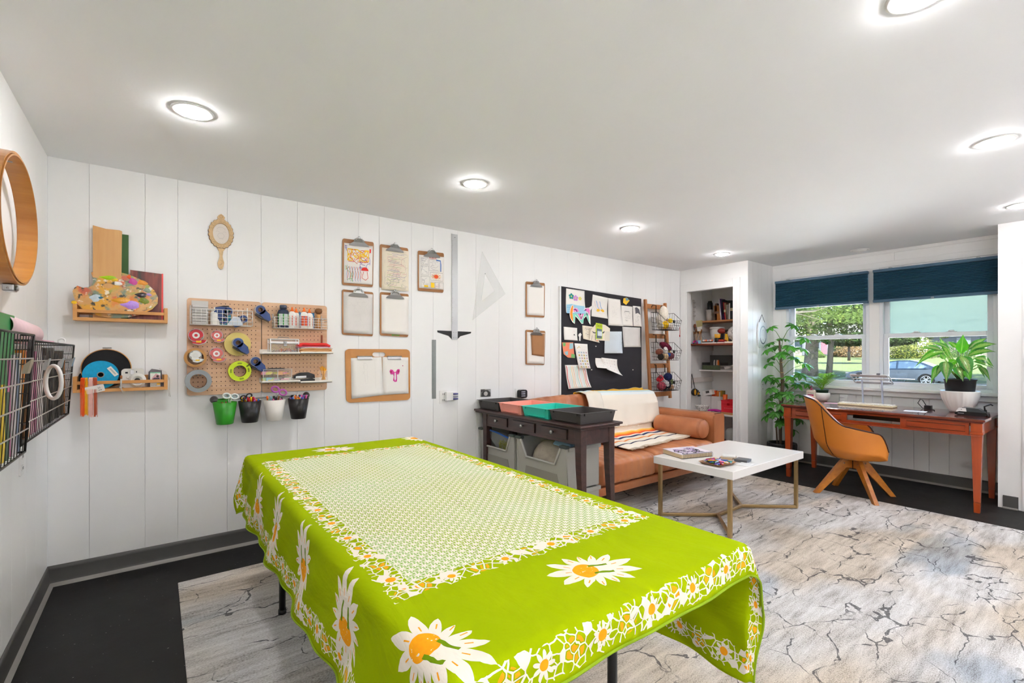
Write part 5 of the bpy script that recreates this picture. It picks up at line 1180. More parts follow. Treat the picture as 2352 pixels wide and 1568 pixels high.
# pouches
a=onY(687,800,-.10).x; b=onY(762,800,-.10).x; z=z1
for i,(c,th,dx,lab,cat) in enumerate((('e9ddd6',.008,0,'white flat packet at the bottom of the pouch stack','packet'),('d9a36a',.014,0,'crumpled kraft paper bag under the pouches','paper bag'),('cf9258',.012,-.004,'second kraft paper bag in the pouch stack','paper bag'),('e6d9d4',.007,.004,'pale pink flat packet in the pouch stack','packet'),('d96a86',.006,-.01,'rose pink folder below the red pouch','folder'),('d8201c',.022,-.012,'red zip pouch on top of the stack','pouch'))):
    k=B(); w_=(b-a); rr=random.Random(i)
    def f(u,v,th=th,z=z,dx=dx,i=i):
        e=min(1,8*min(u,1-u)); return (a+dx+w_*u,-.118+.09*v,z+th*(.35+.65*e)+.0015*math.sin(13*u+7*v+i))
    k.sheet(f,24,6,th=th*.9); o=solo('flat_pouch' if cat=='pouch' else cat.replace(' ','_'),lab,cat,k,mat('pouch_'+c,c,.5,bump=.5,bs=40)); z+=th+.001
k=B().tube([(b-.052,-.03,z-.03),(b-.056,-.045,z+.06)],.006,8); solo('wooden_dowel','short brown dowel behind the red pouch','dowel',k,mat('dowel_brown','8a3f1c',.5))
# drawer box
a=onY(602,879,-.12).x+.008; b=onY(670,879,-.12).x; 
t=thing('craft_drawer_box','two-tier clear plastic drawer box of coloured clips on the lower ledge','drawer box',((a+b)/2,-.07,z2))
for j in range(2):
    za=z2+.002+j*.042; part('drawer',B().box(a,b,-.12,-.025,za,za+.040),CLEAR,t,bev=.002)
    k=B(); cols=['f2a8b8','f29ab0','f4b36a','e8d86a','b7dc9a','f6c8d0','9ac8d8']; rr=random.Random(j+4)
    for i in range(16):
        x=rr.uniform(a+.01,b-.01); k.box(x-.016,x+.016,rr.uniform(-.112,-.06),-.035,za+.004+rr.uniform(0,.01),za+.012+rr.uniform(0,.018),i%4)
    part('clips',k,[mat('clip_'+c,c,.5) for c in (cols[:4] if j else cols[3:])],t,kind='stuff')
part('handle',B().tube([(a+.03,-.07,z2+.086),(a+.05,-.07,z2+.092),(b-.05,-.07,z2+.092),(b-.03,-.07,z2+.086)],.003,6),BLK,t); part('lid',B().box(a-.002,b+.002,-.122,-.023,z2+.085,z2+.088).box(a-.002,a+.001,-.122,-.119,z2,z2+.088).box(b-.001,b+.002,-.122,-.119,z2,z2+.088).box((a+b)/2-.002,(a+b)/2+.002,-.122,-.119,z2,z2+.088),TRN,t)
# stapler
a=onY(672,879,-.10).x; b=onY(723,879,-.10).x
t=thing('stapler','black desk stapler lying on the lower right ledge','stapler',((a+b)/2,-.085,z2))
def stp(pts,y0,y1): return B().prism([(a+(b-a)*u,z2+v) for u,v in pts],lambda u,v,w_:(u,w_,v),y0,y1)
part('stapler_base',stp([(0,0),(1,0),(1,.012),(.9,.018),(.05,.008)],-.105,-.065),BLK,t,bev=.002); part('stapler_arm',stp([(.02,.02),(.5,.022),(1,.018),(.98,.045),(.7,.062),(.3,.06),(.05,.042)],-.107,-.063),mat('gloss_black','1d1f23',.15),t,bev=.005)
part('side_plate',stp([(.12,.022),(.6,.024),(.6,.038),(.14,.036)],-.1085,-.107),CHROME,t)
# jar with yellow foam brushes
jx=onY(744,879,-.09).x; t=thing('glass_jar','small glass jar of yellow foam brushes at the end of the lower ledge','jar',(jx,-.08,z2))
part('jar_glass',B().lathe([(.026,0),(.028,.006),(.028,.066),(.025,.070)],(jx,-.08,z2),24),CLEAR,t)
rr=random.Random(8)
for i in range(11):
    a_=rr.uniform(0,6.28); r_=rr.uniform(.004,.016); p0=Vector((jx+r_*math.cos(a_),-.08+r_*math.sin(a_),z2+.004)); p1=p0+Vector((-math.cos(a_)*rr.uniform(.01,.03)+rr.uniform(-.012,.012),0,rr.uniform(.075,.10)))
    solo('foam_brush','yellow craft brush, %s clockwise in the glass jar'%ORD[i],'brush',B().tube([p0,p1],.0038,6),mat('amber_yellow','f2a81c',.4),'yellow brushes in the jar')
# rail with four cups
rz=onY(600,913,-.03).z; xa=onY(490,913,-.03).x; xb=onY(708,908,-.03).x
t=thing('hanging_rail','steel rail with smoky end discs below the pegboards','rail',((xa+xb)/2,-.03,rz-.02))
part('rod',B().cyl((xa,-.032,rz),(xb,-.032,rz),.005,n=10),STEEL,t)
for x in (xa+.006,xb-.008): part('end_disc',B(frame((x,-.004,rz),rx=PI/2)).lathe([(.024,0),(.024,.004),(.012,.03),(0,.032)],n=24),plastic('smoke_plastic','6a6264',.7,.15),t)
cups=[]
def cup(px,pyt,pyb,col,lab,seed):
    d=.095; a=onY(px,pyt,-d); b=onY(px,pyb,-d); hgt=.142; x=a.x; z0=rz-.152; m=mat('cup_'+col,col,.35,var=.04)
    t=thing('pen_cup',lab,'cup',(x,-.085,z0),'pen cups on the rail')
    k=B(); fl=lambda a_,i:0
    k.lathe([(.0,0),(.044,0),(.048,.004),(.069,hgt),(.066,hgt),(.045,.006),(0,.006)],(x,-.112,z0),32); part('cup_body',k,m,t)
    k=B().prism([(x-.045,z0+hgt-.03),(x+.045,z0+hgt-.03),(x+.032,z0+hgt+.018),(x-.032,z0+hgt+.018)],lambda u,v,w_:(u,-w_,v),.040,.044).box(x-.03,x+.03,-.044,-.022,z0+hgt+.010,z0+hgt+.018); part('hook_plate',k,m,t,bev=.002)
    return (x,z0,hgt,seed)
cups=[cup(516,932,970,'2f8f22','green cup, first on the rail',1),cup(573,932,970,'1b1a1b','black cup between the green and white cups',2),cup(629,932,966,'ded9d2','white cup on the rail',3),cup(684,930,960,'1d1a19','black cup at the right end of the rail',4)]
PENS=[[PINK,BLK,BRN,ORANGE,GRN],[RED,YEL,ORANGE,PINK,PURP,BLUE,RED,YEL],[TEAL,BLK,PINK,ORANGE,BRN,LBLUE,WHT,BLK,mat('sage','7fa88a',.4)],[RED,BLUE,ORANGE,YEL,PINK,LBLUE,WHT,PURP,mat('skin_marker','e8b48a',.4)]]
for ci,(x,z0,hg,s_) in enumerate(cups):
    rr=random.Random(s_*13); n=[12,20,24,26][ci]
    for i in range(n):
        a_=2*PI*i/n+rr.uniform(-.3,.3); r0=rr.uniform(.004,.036); r1=min(.057,r0*1.25+.014); L=rr.uniform(.145,.172) if ci in(1,2,3) else rr.uniform(.115,.142)
        p0=Vector((x+r0*math.cos(a_),-.112+r0*math.sin(a_),z0+.008)); p1=Vector((x+r1*math.cos(a_),-.112+r1*math.sin(a_),z0+L)); d=(p1-p0)
        m=PENS[ci][rr.randrange(len(PENS[ci]))]; m2=PENS[ci][rr.randrange(len(PENS[ci]))]
        k=B().tube([p0,p0+d*.80],.0052,8).tube([p0+d*.80,p0+d*.97,p1],[.006,.006,.004],8,1)
        solo('felt_pen','%s pen with %s tip in the %s, %s clockwise'%(CN(m2),CN(m),['green cup','black cup beside the green one','white cup','end black cup'][ci],ORD[i]),'pen',k,[m2,m],['pens in the green cup','markers in the first black cup','pens in the white cup','markers in the end black cup'][ci])
def scissors(x,z,col,lab,rot,sz=1.,inner=None):
    t=thing('scissors',lab,'scissors',(x,-.09,z-.1)); F=frame((x,-.125,z),ry=rot,s=sz*1.2)
    for s_ in (-1,1):
        k=B(F); k.torus((s_*.019,0,.012),.0165,.0045,'y',24,7,sy=.8); h_=part('handle',k,mat('handle_'+col,col,.35),t)
        if inner: part('grip_insert',B(F).torus((s_*.019,0,.012),.0125,.002,'y',24,6,sy=.8),inner,h_)
        k=B(F).prism([(s_*.010,0),(s_*.003,-.004),(-s_*.004,-.10),(s_*.004,-.03)],lambda u,v,w_:(u,w_,v),-.001+.002*s_,.001+.002*s_); part('blade',k,STEEL,t)
    part('rivet',B(F).cyl((0,-.004,-.02),(0,.004,-.02),.003,n=10),STEEL,t)
scissors(cups[0][0]+.028,cups[0][1]+.165,'e9e9e7','white scissors with turquoise grips in the green cup',.15,1.,TEAL)
scissors(cups[2][0]+.02,cups[2][1]+.185,'b85ab0','magenta handled scissors in the white cup',.45,1.15)
scissors(cups[1][0]-.02,cups[1][1]+.160,'1a1a1c','small black scissors in the first black cup',-.3,.8)
# ================================================================== CLIPBOARDS AND PAPERS
HB=wood('hardboard','b07a44','8f5d30',.5,2,4)
def quad(ps,d): return [wp(x,y,d) for x,y in ps]
def lerp2(q4,u,v):
    # q4: tl,tr,br,bl -> point, u right, v down
    a=(q4[0][0]+(q4[1][0]-q4[0][0])*u,q4[0][1]+(q4[1][1]-q4[0][1])*u); b=(q4[3][0]+(q4[2][0]-q4[3][0])*u,q4[3][1]+(q4[2][1]-q4[3][1])*u)
    return (a[0]+(b[0]-a[0])*v,a[1]+(b[1]-a[1])*v)
def fnq(q4,y,curl=0.):
    def f(u,v,w_):
        p=lerp2(q4,u,v); return (p[0],y-w_-curl*(v**3)*(.4+.6*u),p[1])
    return f
def paper(q4,y,m,parent=None,name='paper',curl=0.,lab=None,cat='paper',group=None,nu=6,nv=10):
    f=fnq(q4,y,curl); k=B(); k.sheet(lambda a,b:f(b,a,0),nv,nu,th=-.0008 if False else .0008)
    if parent: return part(name,k,m,parent,label=lab),f
    return solo(name,lab,cat,k,m,group),f
def scrib(k,f,n,seed,m,w_=.006,u0=.1,u1=.9,v0=.1,v1=.9,seg=6,off=.0016,st=.12,wiggle=1.):
    rr=random.Random(seed)
    for i in range(n):
        u,v=rr.uniform(u0,u1),rr.uniform(v0,v1); a=rr.uniform(0,6.28); pts=[(u,v)]
        for j in range(seg):
            a+=rr.uniform(-1,1)*wiggle; u=min(u1,max(u0,u+st*math.cos(a))); v=min(v1,max(v0,v+st*.7*math.sin(a))); pts.append((u,v))
        k.stroke(pts,w_,f,off+.00003*i,m)
def clipboard(q4,lab,clipw=.62,d=.012,papm=None,cream=False,inset=(.05,.09,.97,.95),group='hanging clipboards'):
    Q=quad(q4,d); c=lerp2(Q,.5,1); t=thing('clipboard',lab,'clipboard',(c[0],-.008,c[1]),group)
    w_=((Q[1][0]-Q[0][0])**2+(Q[1][1]-Q[0][1])**2)**.5; h_=Q[0][1]-Q[3][1]
    f=fnq(Q,-.006); r_=.03
    P=rrect(0,1,0,1,.05,4); k=B().prism([(u,v) for u,v in P],lambda u,v,w2:f(u,v,w2),0,.0035); part('board',k,HB,t)
    p0=lerp2(Q,.5,.0)
    F=frame((p0[0],-.012,p0[1]),ry=math.atan2(Q[0][1]-Q[1][1],Q[1][0]-Q[0][0]),s=w_/.245)
    pts=[(-.078,-.046),(.078,-.046),(.070,-.034),(.045,-.020),(.035,.004),(.02,.012),(-.02,.012),(-.035,.004),(-.045,-.020),(-.070,-.034)]
    k=B(F).prism(pts,lambda u,v,w2:(u,-w2-.010*max(0,1-abs(v+.02)/.03),v),.004,.008); cl=part('clip',k,STEEL,t,bev=.0015)
    k=B(F); k.tube([(-.03,-.012,-.02),(-.02,-.02,.01),(.02,-.02,.01),(.03,-.012,-.02)],.003,6); k.torus((0,-.014,.016),.009,.003,'y',14,6); part('clip_spring',k,CHROME,cl)
    u0,v0,u1,v1=inset; QQ=[lerp2(Q,u0,v0),lerp2(Q,u1,v0),lerp2(Q,u1,v1),lerp2(Q,u0,v1)]
    pp,pf_=paper(QQ,-.0100,papm or PAPER,t,'paper',curl=.004)
    return t,pp,pf_
t,p,f=clipboard([(787,547),(859,556),(857,659),(786,654)],'clipboard with a bright red and orange marker drawing, top left')
k=B(); scrib(k,f,15,1,0,.026,.12,.85,.14,.42,7); scrib(k,f,8,2,1,.014,.15,.8,.15,.45,6); k.stroke([(.28,.2),(.2,.35),(.45,.5),(.5,.3),(.35,.22),(.28,.3)],.016,f,.0025,1)
scrib(k,f,9,3,2,.012,.55,.9,.3,.6,3); scrib(k,f,5,4,3,.013,.05,.3,.5,.95,4)
for i in range(6): u=.08+.09*i; k.stroke([(u,.58),(u+.06,.75),(u+.03,.92)],.013,f,.003,1+ (i%2)*0); k.stroke([(u+.06,.58),(u,.78),(u+.05,.95)],.011,f,.0032,4)
k.blob([(.60+.13*math.cos(a*PI/8)+.12,.66-.09*math.sin(a*PI/8)) for a in range(9)],f,.003,5); k.stroke([(.68,.68),(.62,.85),(.75,.9),(.84,.84),(.8,.68)],.014,f,.003,5); k.blob([(.88,.09),(.93,.09),(.93,.18),(.88,.2)],f,.002,5); scrib(k,f,4,9,2,.01,.04,.12,.06,.18,3)
part('drawing',k,[mat('marker_yellow','f4c410',.6),mat('marker_orange_red','d84a1c',.6),mat('marker_violet','5a4aa8',.6),mat('marker_green','7fc46a',.6),mat('marker_blue_pale','8aa4d8',.6),mat('marker_red','e02418',.6)],p)
t,p,f=clipboard([(873,560),(938,570),(937,665),(872,660)],'clipboard with fine coloured pencil scribbles, top middle',papm=CREAM,inset=(.07,.07,1.02,1.04))
k=B(); 
for i in range(34): 
    v=.12+.023*i; rr=random.Random(i); a=rr.uniform(.15,.4); k.stroke([(a+j*.09,v+rr.uniform(-.006,.006)) for j in range(rr.randint(3,7)) if a+j*.09<.96],.006,f,.0016+.00003*i,rr.randrange(4))
scrib(k,f,26,5,0,.004,.1,.95,.1,.95,5,st=.06); scrib(k,f,10,6,1,.009,.2,.9,.2,.6,4,st=.08); scrib(k,f,8,7,3,.009,.2,.9,.6,.92,4,st=.08)
part('drawing',k,[mat('pencil_dark','8f8a96',.7),mat('pencil_rose','d9a9a4',.7),mat('pencil_violet','8a7ab0',.7),mat('pencil_green','a9b47a',.7)],p)
t,p,f=clipboard([(960,575),(1020,581),(1019,672),(960,667)],'clipboard with a comic page drawing, top right',inset=(.04,.1,1.0,.93))
k=B()
def fr(a,b,c,d,m=0): k.stroke([(a,b),(c,b),(c,d),(a,d),(a,b)],.006,f,.0018,m)
for r_ in ((.08,.08,.36,.28),(.4,.12,.82,.45),(.08,.32,.38,.60),(.08,.64,.42,.97),(.45,.50,.95,.74),(.46,.79,.62,.98),(.64,.79,.79,.98),(.81,.79,.98,.98)): fr(*r_)
k.stroke([(.68,.12),(.85,.13),(.87,.25),(.87,.46)],.035,f,.0022,1); k.text('RoBott',.10,lambda u,v,w_:f(u,1-v,w_),.0022,5,x=.40,y=.9,sx=1.)
for i in range(12):
    a=2*PI*i/12; k.stroke([(.68+.04*math.cos(a),.62+.03*math.sin(a)),(.68+.2*math.cos(a),.62+.10*math.sin(a))],.014,f,.0022+.00005*i,2+(i%2))
k.blob([(.68+.09*math.cos(a*PI/7),.62+.06*math.sin(a*PI/7)) for a in range(14)],f,.0032,3)
k.blob([(.2,.9),(.36,.9),(.36,.96),(.2,.96)],f,.002,2); k.blob([(.47,.81),(.61,.81),(.61,.96),(.47,.96)],f,.002,2)
scrib(k,f,9,8,4,.005,.45,.78,.16,.42,6,st=.05); scrib(k,f,9,9,4,.005,.1,.34,.34,.58,5,st=.05); scrib(k,f,8,10,4,.006,.1,.34,.10,.26,5,st=.06); scrib(k,f,8,12,5,.002,.5,.96,.8,.96,4,st=.04); scrib(k,f,8,13,4,.005,.12,.38,.66,.88,5,st=.05)
part('drawing',k,[INK,mat('comic_blue','2f6fc0',.6),mat('comic_yellow','f2c81c',.6),mat('comic_orange','e8581c',.6),mat('pencil_dark','8f8a96',.7),mat('comic_red','c02a2a',.6)],p)
t,p,f=clipboard([(786,664),(858,671),(857,772),(786,768)],'clipboard with a faint pencil sketch under the marker drawing',papm=mat('grey_white_paper','dedad6',.7),inset=(.04,.05,.98,.96))
k=B(); scrib(k,f,22,15,0,.0016,.1,.9,.15,.85,6,st=.06); part('drawing',k,GREYINK,p)
t,p,f=clipboard([(873,670),(939,675),(938,774),(873,770)],'clipboard with a blank white sheet and green paint on its lower edge',inset=(.05,.06,1.0,.95))
q4=quad([(906,768),(918,769),(916,773),(905,772)],.0165); k=B().blob([(.4,.96),(.7,.965),(.66,.985),(.5,.975),(.42,.99)],fnq(quad([(873,670),(939,675),(938,774),(873,770)],.012),-.0098),.0006); part('paint_stain',k,GRN,t)
t,p,f=clipboard([(1208,646),(1252,650),(1251,729),(1208,727)],'small clipboard with a blank sheet hung right of the triangle',inset=(.06,.08,.96,.95))
t,p,f=clipboard([(1208,757),(1253,760),(1251,838),(1208,837)],'small clipboard with a brown envelope over white paper',inset=(.06,.06,.97,.97))
Q=quad([(1220,764),(1251,766),(1250,819),(1222,815)],.017); paper(Q,-.0155,mat('brown_envelope','a5744a',.7),t,'envelope')
# drawing board with two sheets
Q=quad([(793,801),(942,802),(943,918),(796,925)],.014); c=lerp2(Q,.5,1)
t=thing('drawing_board','wide tan drawing board with a cut handle and two clipped sheets','drawing board',(c[0],-.008,c[1]))
bm=bmesh.new(); f=fnq(Q,-.004); P=rrect(0,1,0,1,.07,6); Hh=[(.5+.10*math.cos(a)*1.0,.10+.042*math.sin(a)) for a in [2*PI*i/20 for i in range(20)]]
Hh=rrect(.40,.60,.06,.145,.04,4)
def fh(off):
    ov=[bm.verts.new(f(u,v,off)) for u,v in P]; hv=[bm.verts.new(f(u,v,off)) for u,v in Hh]; n1=len(ov);n2=len(hv)
    ed=[bm.edges.new((ov[i],ov[(i+1)%n1])) for i in range(n1)]+[bm.edges.new((hv[i],hv[(i+1)%n2])) for i in range(n2)]
    bmesh.ops.triangle_fill(bm,use_beauty=True,edges=ed); return ov,hv
o0,h0=fh(0); o1,h1=fh(.006)
for L0,L1 in ((o0,o1),(h0,h1)):
    for i in range(len(L0)): bm.faces.new((L0[i],L0[(i+1)%len(L0)],L1[(i+1)%len(L1)],L1[i]))
bmesh.ops.recalc_face_normals(bm,faces=bm.faces); bm.verts.index_update(); k=B(); k.v=[tuple(v.co) for v in bm.verts]; k.f=[tuple(v.index for v in g.verts) for g in bm.faces]; k.m=[0]*len(k.f); k.sm=[False]*len(k.f); bm.free()
part('board',k,wood('masonite','c98f4e','b87b3e',.45,0,3),t)
q1=[lerp2(Q,.08,.17),lerp2(Q,.54,.15),lerp2(Q,.56,.88),lerp2(Q,.075,.93)]; q2=[lerp2(Q,.55,.15),lerp2(Q,.97,.16),lerp2(Q,.965,.87),lerp2(Q,.55,.88)]
p1,f1=paper(q1,-.0112,PAPER,t,'paper',curl=.004); p2,f2=paper(q2,-.0125,PAPER,t,'paper',curl=.004)
k=B(); 
for pts in ([(.44,.15),(.40,.2),(.41,.3),(.5,.3),(.52,.2),(.47,.14),(.44,.15)],[(.42,.33),(.41,.45),(.5,.46),(.5,.33)],[(.42,.46),(.45,.66),(.52,.66),(.5,.46)],[(.40,.35),(.36,.42)],[(.76,.08),(.76,.8)]): k.stroke(pts,.002,f1,.0018)
scrib(k,f1,6,31,0,.0014,.38,.54,.14,.5,5,st=.04); part('drawing',k,GREYINK,p1)
k=B(); k.blob([(.26,.38),(.30,.33),(.38,.34),(.44,.40),(.50,.40),(.56,.33),(.64,.32),(.66,.38),(.62,.46),(.54,.47),(.55,.58),(.54,.66),(.46,.67),(.39,.63),(.42,.52),(.40,.46),(.30,.46)],f2,.0018,0).blob([(.45,.42),(.50,.42),(.51,.58),(.47,.64),(.44,.58)],f2,.0022,2).blob([(.28,.37),(.36,.37),(.34,.42),(.29,.43)],f2,.0022,1).blob([(.57,.36),(.64,.35),(.62,.42),(.57,.42)],f2,.0022,1).blob([(.75,.22),(.79,.22),(.79,.245),(.76,.24)],f2,.0018,1); part('drawing',k,[mat('magenta_paint','d8409a',.6),mat('crimson_paint','b01c5a',.6),WHT],p2)
for u in (.28,.74):
    a=lerp2(Q,u-.11,.13); b=lerp2(Q,u+.11,.20); cl=part('clip',B().box(a[0],b[0],-.019,-.010,b[1],a[1]),CHROME,t,bev=.003)
    part('clip_bar',B().cyl((a[0]-.002,-.02,a[1]-.004),(b[0]+.002,-.02,a[1]-.004),.004,n=10),STEEL,cl)
# T square
p0=onY(1044,538,0); p1=onY(1044,780,0); x0=onY(1037,700,0).x; x1=onY(1050.5,700,0).x
t=thing('t_square','long steel T-square with black head hanging upside down','T-square',((x0+x1)/2,-.004,p1.z))
part('blade',B().box(x0,x1,-.006,-.003,p1.z,p0.z),mat('satin_steel','c3c5c6',.35,.6),t); k=B()
for i in range(90): z=p0.z-.06-i*.0085; k.box(x0,x0+(.012 if i%5==0 else .007),-.0066,-.006,z,z+.0012)
part('graduations',k,INK,t,kind='stuff')
zt=onY(1044,760,0).z; xa=onY(1004,760,0).x; xb=onY(1082,764,0).x; xm0,xm1=x0+.0,x1
k=B().prism([(xa,zt),(xb,zt-.002),(xb-.004,zt-.016),(xm1+.03,zt-.045),(xm1,p1.z+.006),(xm0,p1.z+.006),(xm0-.03,zt-.045),(xa+.004,zt-.016)],lambda u,v,w_:(u,-w_,v),.0,.003); k2=part('head',k,mat('matte_black','1f1f20',.5),t,bev=.001)
k=B()
for (dx,dz) in ((.012,-.012),(-.012,-.012),(.012,-.06),(-.012,-.06)): k.cyl(((x0+x1)/2+dx,-.006,zt+dz),((x0+x1)/2+dx,-.0085,zt+dz),.002,n=8)
part('rivets',k,BLK,t,kind='stuff'); part('hole_pin',B().cyl(((x0+x1)/2,-.006,p0.z-.03),((x0+x1)/2,-.012,p0.z-.03),.004,n=10),STEEL,t)
# steel ruler
a=onY(992,780,0); b=onY(1001,915,0); k=B().box(a.x,b.x,-.004,-.001,b.z,a.z); o=solo('steel_ruler','short steel ruler hanging vertically below the T-square','ruler',k,mat('worn_steel','8f9492',.35,.7,var=.2))
k=B()
for i in range(60): z=a.z-.02-i*.008; k.box(a.x,a.x+(.010 if i%5==0 else .006),-.0045,-.004,z,z+.0012)
part('graduations',k,INK,o,kind='stuff')
# clear set square
A=[wp(1107,578,0),wp(1160,675,0),wp(1085,735,0)]; c=(sum(p[0] for p in A)/3,sum(p[1] for p in A)/3); I_=[(c[0]+(p[0]-c[0])*.42,c[1]+(p[1]-c[1])*.42) for p in A]
k=B(); vs=[(u,-.002,v) for u,v in A]+[(u,-.002,v) for u,v in I_]+[(u,-.005,v) for u,v in A]+[(u,-.005,v) for u,v in I_]
fs=[]
for i in range(3):
    j=(i+1)%3; fs+=[(6+i,6+j,9+j,9+i),(i,j,6+j,6+i),(3+j,3+i,9+i,9+j)]
k.add(vs,fs); o=solo('set_square','clear acrylic set square pinned to the wall','set square',k,plastic('clear_acrylic','e8ebea',.22,.08))
k=B()
for P_ in (A,I_): k.tube([(u,-.0045,v) for u,v in P_],.0009,4,closed=True)
part('edges',k,mat('acrylic_edge','c9cac6',.3),o); part('pin',B().cyl((I_[0][0]+.002,-.0,I_[0][1]-.006),(I_[0][0]+.002,-.012,I_[0][1]-.006),.003,n=8),STEEL,o)
# outlet with charger and batteries, photo, plug
cpt=onY(1027,911,0); t=outlet('wall_outlet','white outlet beside the steel ruler with a charger plugged in',lambda u,v,w_:(cpt.x-.04+u,-w_,cpt.z+v))
t=thing('battery_charger','white battery charger with three cells plugged in beside the ruler','charger',(cpt.x+.03,-.03,cpt.z-.03)); part('charger_body',B().box(cpt.x-.03,cpt.x+.075,-.045,-.009,cpt.z-.03,cpt.z+.045),WHT,t,bev=.004)
for i in range(3): part('battery',B().cyl((cpt.x+.035,-.047,cpt.z-.018+.022*i),(cpt.x+.08,-.047,cpt.z-.018+.022*i),.008,n=12),[mat('battery_violet','5a5a8c',.3,.4),mat('battery_silver','a9a9b4',.3,.6)][i%2],t)
Q=quad([(1104,894),(1127,893),(1127,910),(1104,911)],.002); o,f=paper(Q,-.002,mat('photo_grey','8d8b88',.5),None,'photograph',lab='small black and white photo taped near the console',cat='photograph',nu=2,nv=2)
k=B().blob([(.12,1),(.12,.5),(.3,.15),(.7,.12),(.95,.45),(.95,1)],f,.0012,0).blob([(.5+.2*math.cos(a*PI/7),.6+.3*math.sin(a*PI/7)) for a in range(14)],f,.0018,1).blob([(0,0),(.45,0),(.25,.3),(0,.4)],f,.0014,2); part('image',k,[mat('photo_dark','33302e',.5),mat('photo_mid','bfbab4',.5),mat('photo_deep','4d4a48',.5)],o)
cpt=onY(1193,905,0); outlet('wall_outlet','white outlet above the console with a black charger',lambda u,v,w_:(cpt.x-.02+u,-w_,cpt.z+v))
t=thing('battery_charger','black battery charger plugged in above the console trays','charger',(cpt.x,-.03,cpt.z-.04)); part('charger_body',B().prism(rrect(cpt.x-.035,cpt.x+.06,cpt.z-.035,cpt.z+.045,.02,5),lambda u,v,w_:(u,-w_,v),.009,.05),BLK,t,bev=.004)
for i in range(3): part('battery',B().cyl((cpt.x-.015,-.052,cpt.z-.015+.02*i),(cpt.x+.03,-.052,cpt.z-.015+.02*i),.007,n=10),mat('battery_silver','a9a9b4',.3,.6),t)
# ================================================================== BLACK PIN BOARD
Q=quad([(1289,657),(1473,686),(1474,915),(1289,915)],.03); t=thing('pin_board','large black felt pin board covered in drawings above the sofa','pin board',((Q[0][0]+Q[1][0])/2,-.02,Q[3][1]))
k=B().prism([(0,0),(1,0),(1,1),(0,1)],fnq(Q,-.002),0,.028); part('felt_panel',k,mat('black_felt','37363a',.95,var=.2,vs=6,bump=.4,bs=200,spec=.1),t,bev=.002)
k=B().prism([(-.012,0),(0,0),(0,1),(-.012,1)],fnq(Q,-.001),0,.029); part('side_edge',k,WHITE,t)
PB=-.031; D=.034
def bp_(q4,lab,m=PAPER,name='paper_drawing',curl=.03,y=PB,cat='drawing',d=None): return paper(quad(q4,D+(d or 0)),y,m,None,name,curl,lab,cat,'papers pinned to the black board')
o,f=bp_([(1301,662),(1343,668),(1343,720),(1299,718)],'drawing of teal and pink flowers over watery blue')
def flow(k,u,v,r_,m,mc,off=.003):
    for i in range(5):
        a=2*PI*i/5-PI/2; k.blob([(u+.6*r_*math.cos(a)+.42*r_*math.cos(b*PI/5),v+.55*r_*math.sin(a)+.36*r_*math.sin(b*PI/5)) for b in range(10)],f,off+.0001*i,m)
    k.blob([(u+.25*r_*math.cos(b*PI/5),v+.2*r_*math.sin(b*PI/5)) for b in range(10)],f,off+.001,mc)
k=B(); flow(k,.27,.30,.14,0,3); flow(k,.50,.36,.14,1,3); flow(k,.74,.36,.09,3,2)
for i in range(12): k.blob([(.02,.66+.028*i+.03*math.sin(i)),(.3,.62+.028*i),(.6,.66+.028*i),(.98,.68+.028*i),(.98,.70+.028*i),(.5,.72+.028*i),(.02,.71+.028*i)],f,.0014+.00008*i,[2,4][i%2])
part('drawing',k,[mat('teal_paint','1b8f8a',.6),mat('orchid_paint','cf8fd6',.6),mat('aqua_wash','a9d3e2',.7),mat('yellow_paint','e8dc5a',.6),mat('blue_wash','8fbfdc',.7)],o)
# the cut-out letter M
def mp_(pts): return [wp(x,y,D+.02) for x,y in pts]
t=thing('paper_letter','cut-out paper letter M in orange, pink and mint','paper letter',(wp(1330,745,D)[0],-.05,wp(1330,745,D)[1]),'papers pinned to the black board')
fm=lambda u,v,w_:(u,-.050-w_,v)
SC_=lambda P:[(1280+x/10.455,640+y/10.455) for x,y in P]
outer=SC_([(300,860),(310,740),(350,640),(390,620),(400,700),(480,700),(540,800),(560,900),(600,790),(680,700),(770,690),(830,650),(840,690),(805,760),(800,950),(805,1105),(770,1060),(700,900),(640,960),(630,1080),(590,1080),(500,960),(440,900),(425,1080),(370,1040),(320,950)])
part('cut_card',B().prism(mp_(outer),fm,-.0006,.0006),PAPER,t)
k=B().blob(mp_(SC_([(312,850),(325,730),(360,650),(385,640),(385,740),(370,830),(385,960),(385,1030),(330,950)])),fm,.001,0).blob(mp_(SC_([(395,730),(440,700),(490,720),(540,810),(575,960),(600,820),(680,715),(760,705),(790,760),(780,900),(740,800),(690,780),(640,830),(590,980),(560,970),(500,850),(450,780),(395,800)])),fm,.0014,1).blob(mp_(SC_([(375,820),(440,790),(500,870),(560,985),(600,980),(650,850),(700,800),(740,830),(785,1060),(740,990),(700,880),(650,910),(625,1070),(590,1065),(510,950),(440,870),(415,1060),(395,1040)])),fm,.0012,2)
part('colour_fields',k,[mat('letter_orange','f4901c',.6),mat('letter_pink','ee7fc4',.6),mat('letter_mint','86dcc4',.6)],t)
k=B(); 
for P_ in ([(400,730),(450,740),(480,790)],[(640,780),(700,735)],[(555,900),(575,960),(600,900)],[(700,820),(730,880)]): k.stroke(mp_(SC_(P_)),.012,fm,.002)
part('dark_strokes',k,mat('letter_plum','5c2f6a',.6),t)
o,f=bp_([(1362,676),(1397,684),(1392,732),(1357,726)],'drawing of yellow-toed sneakers at the top centre')
k=B().blob([(.3,.68),(.38,.6),(.5,.62),(.52,.7),(.42,.74),(.32,.74)],f,.002,0).blob([(.55,.66),(.66,.58),(.78,.62),(.8,.7),(.7,.73)],f,.002,0)
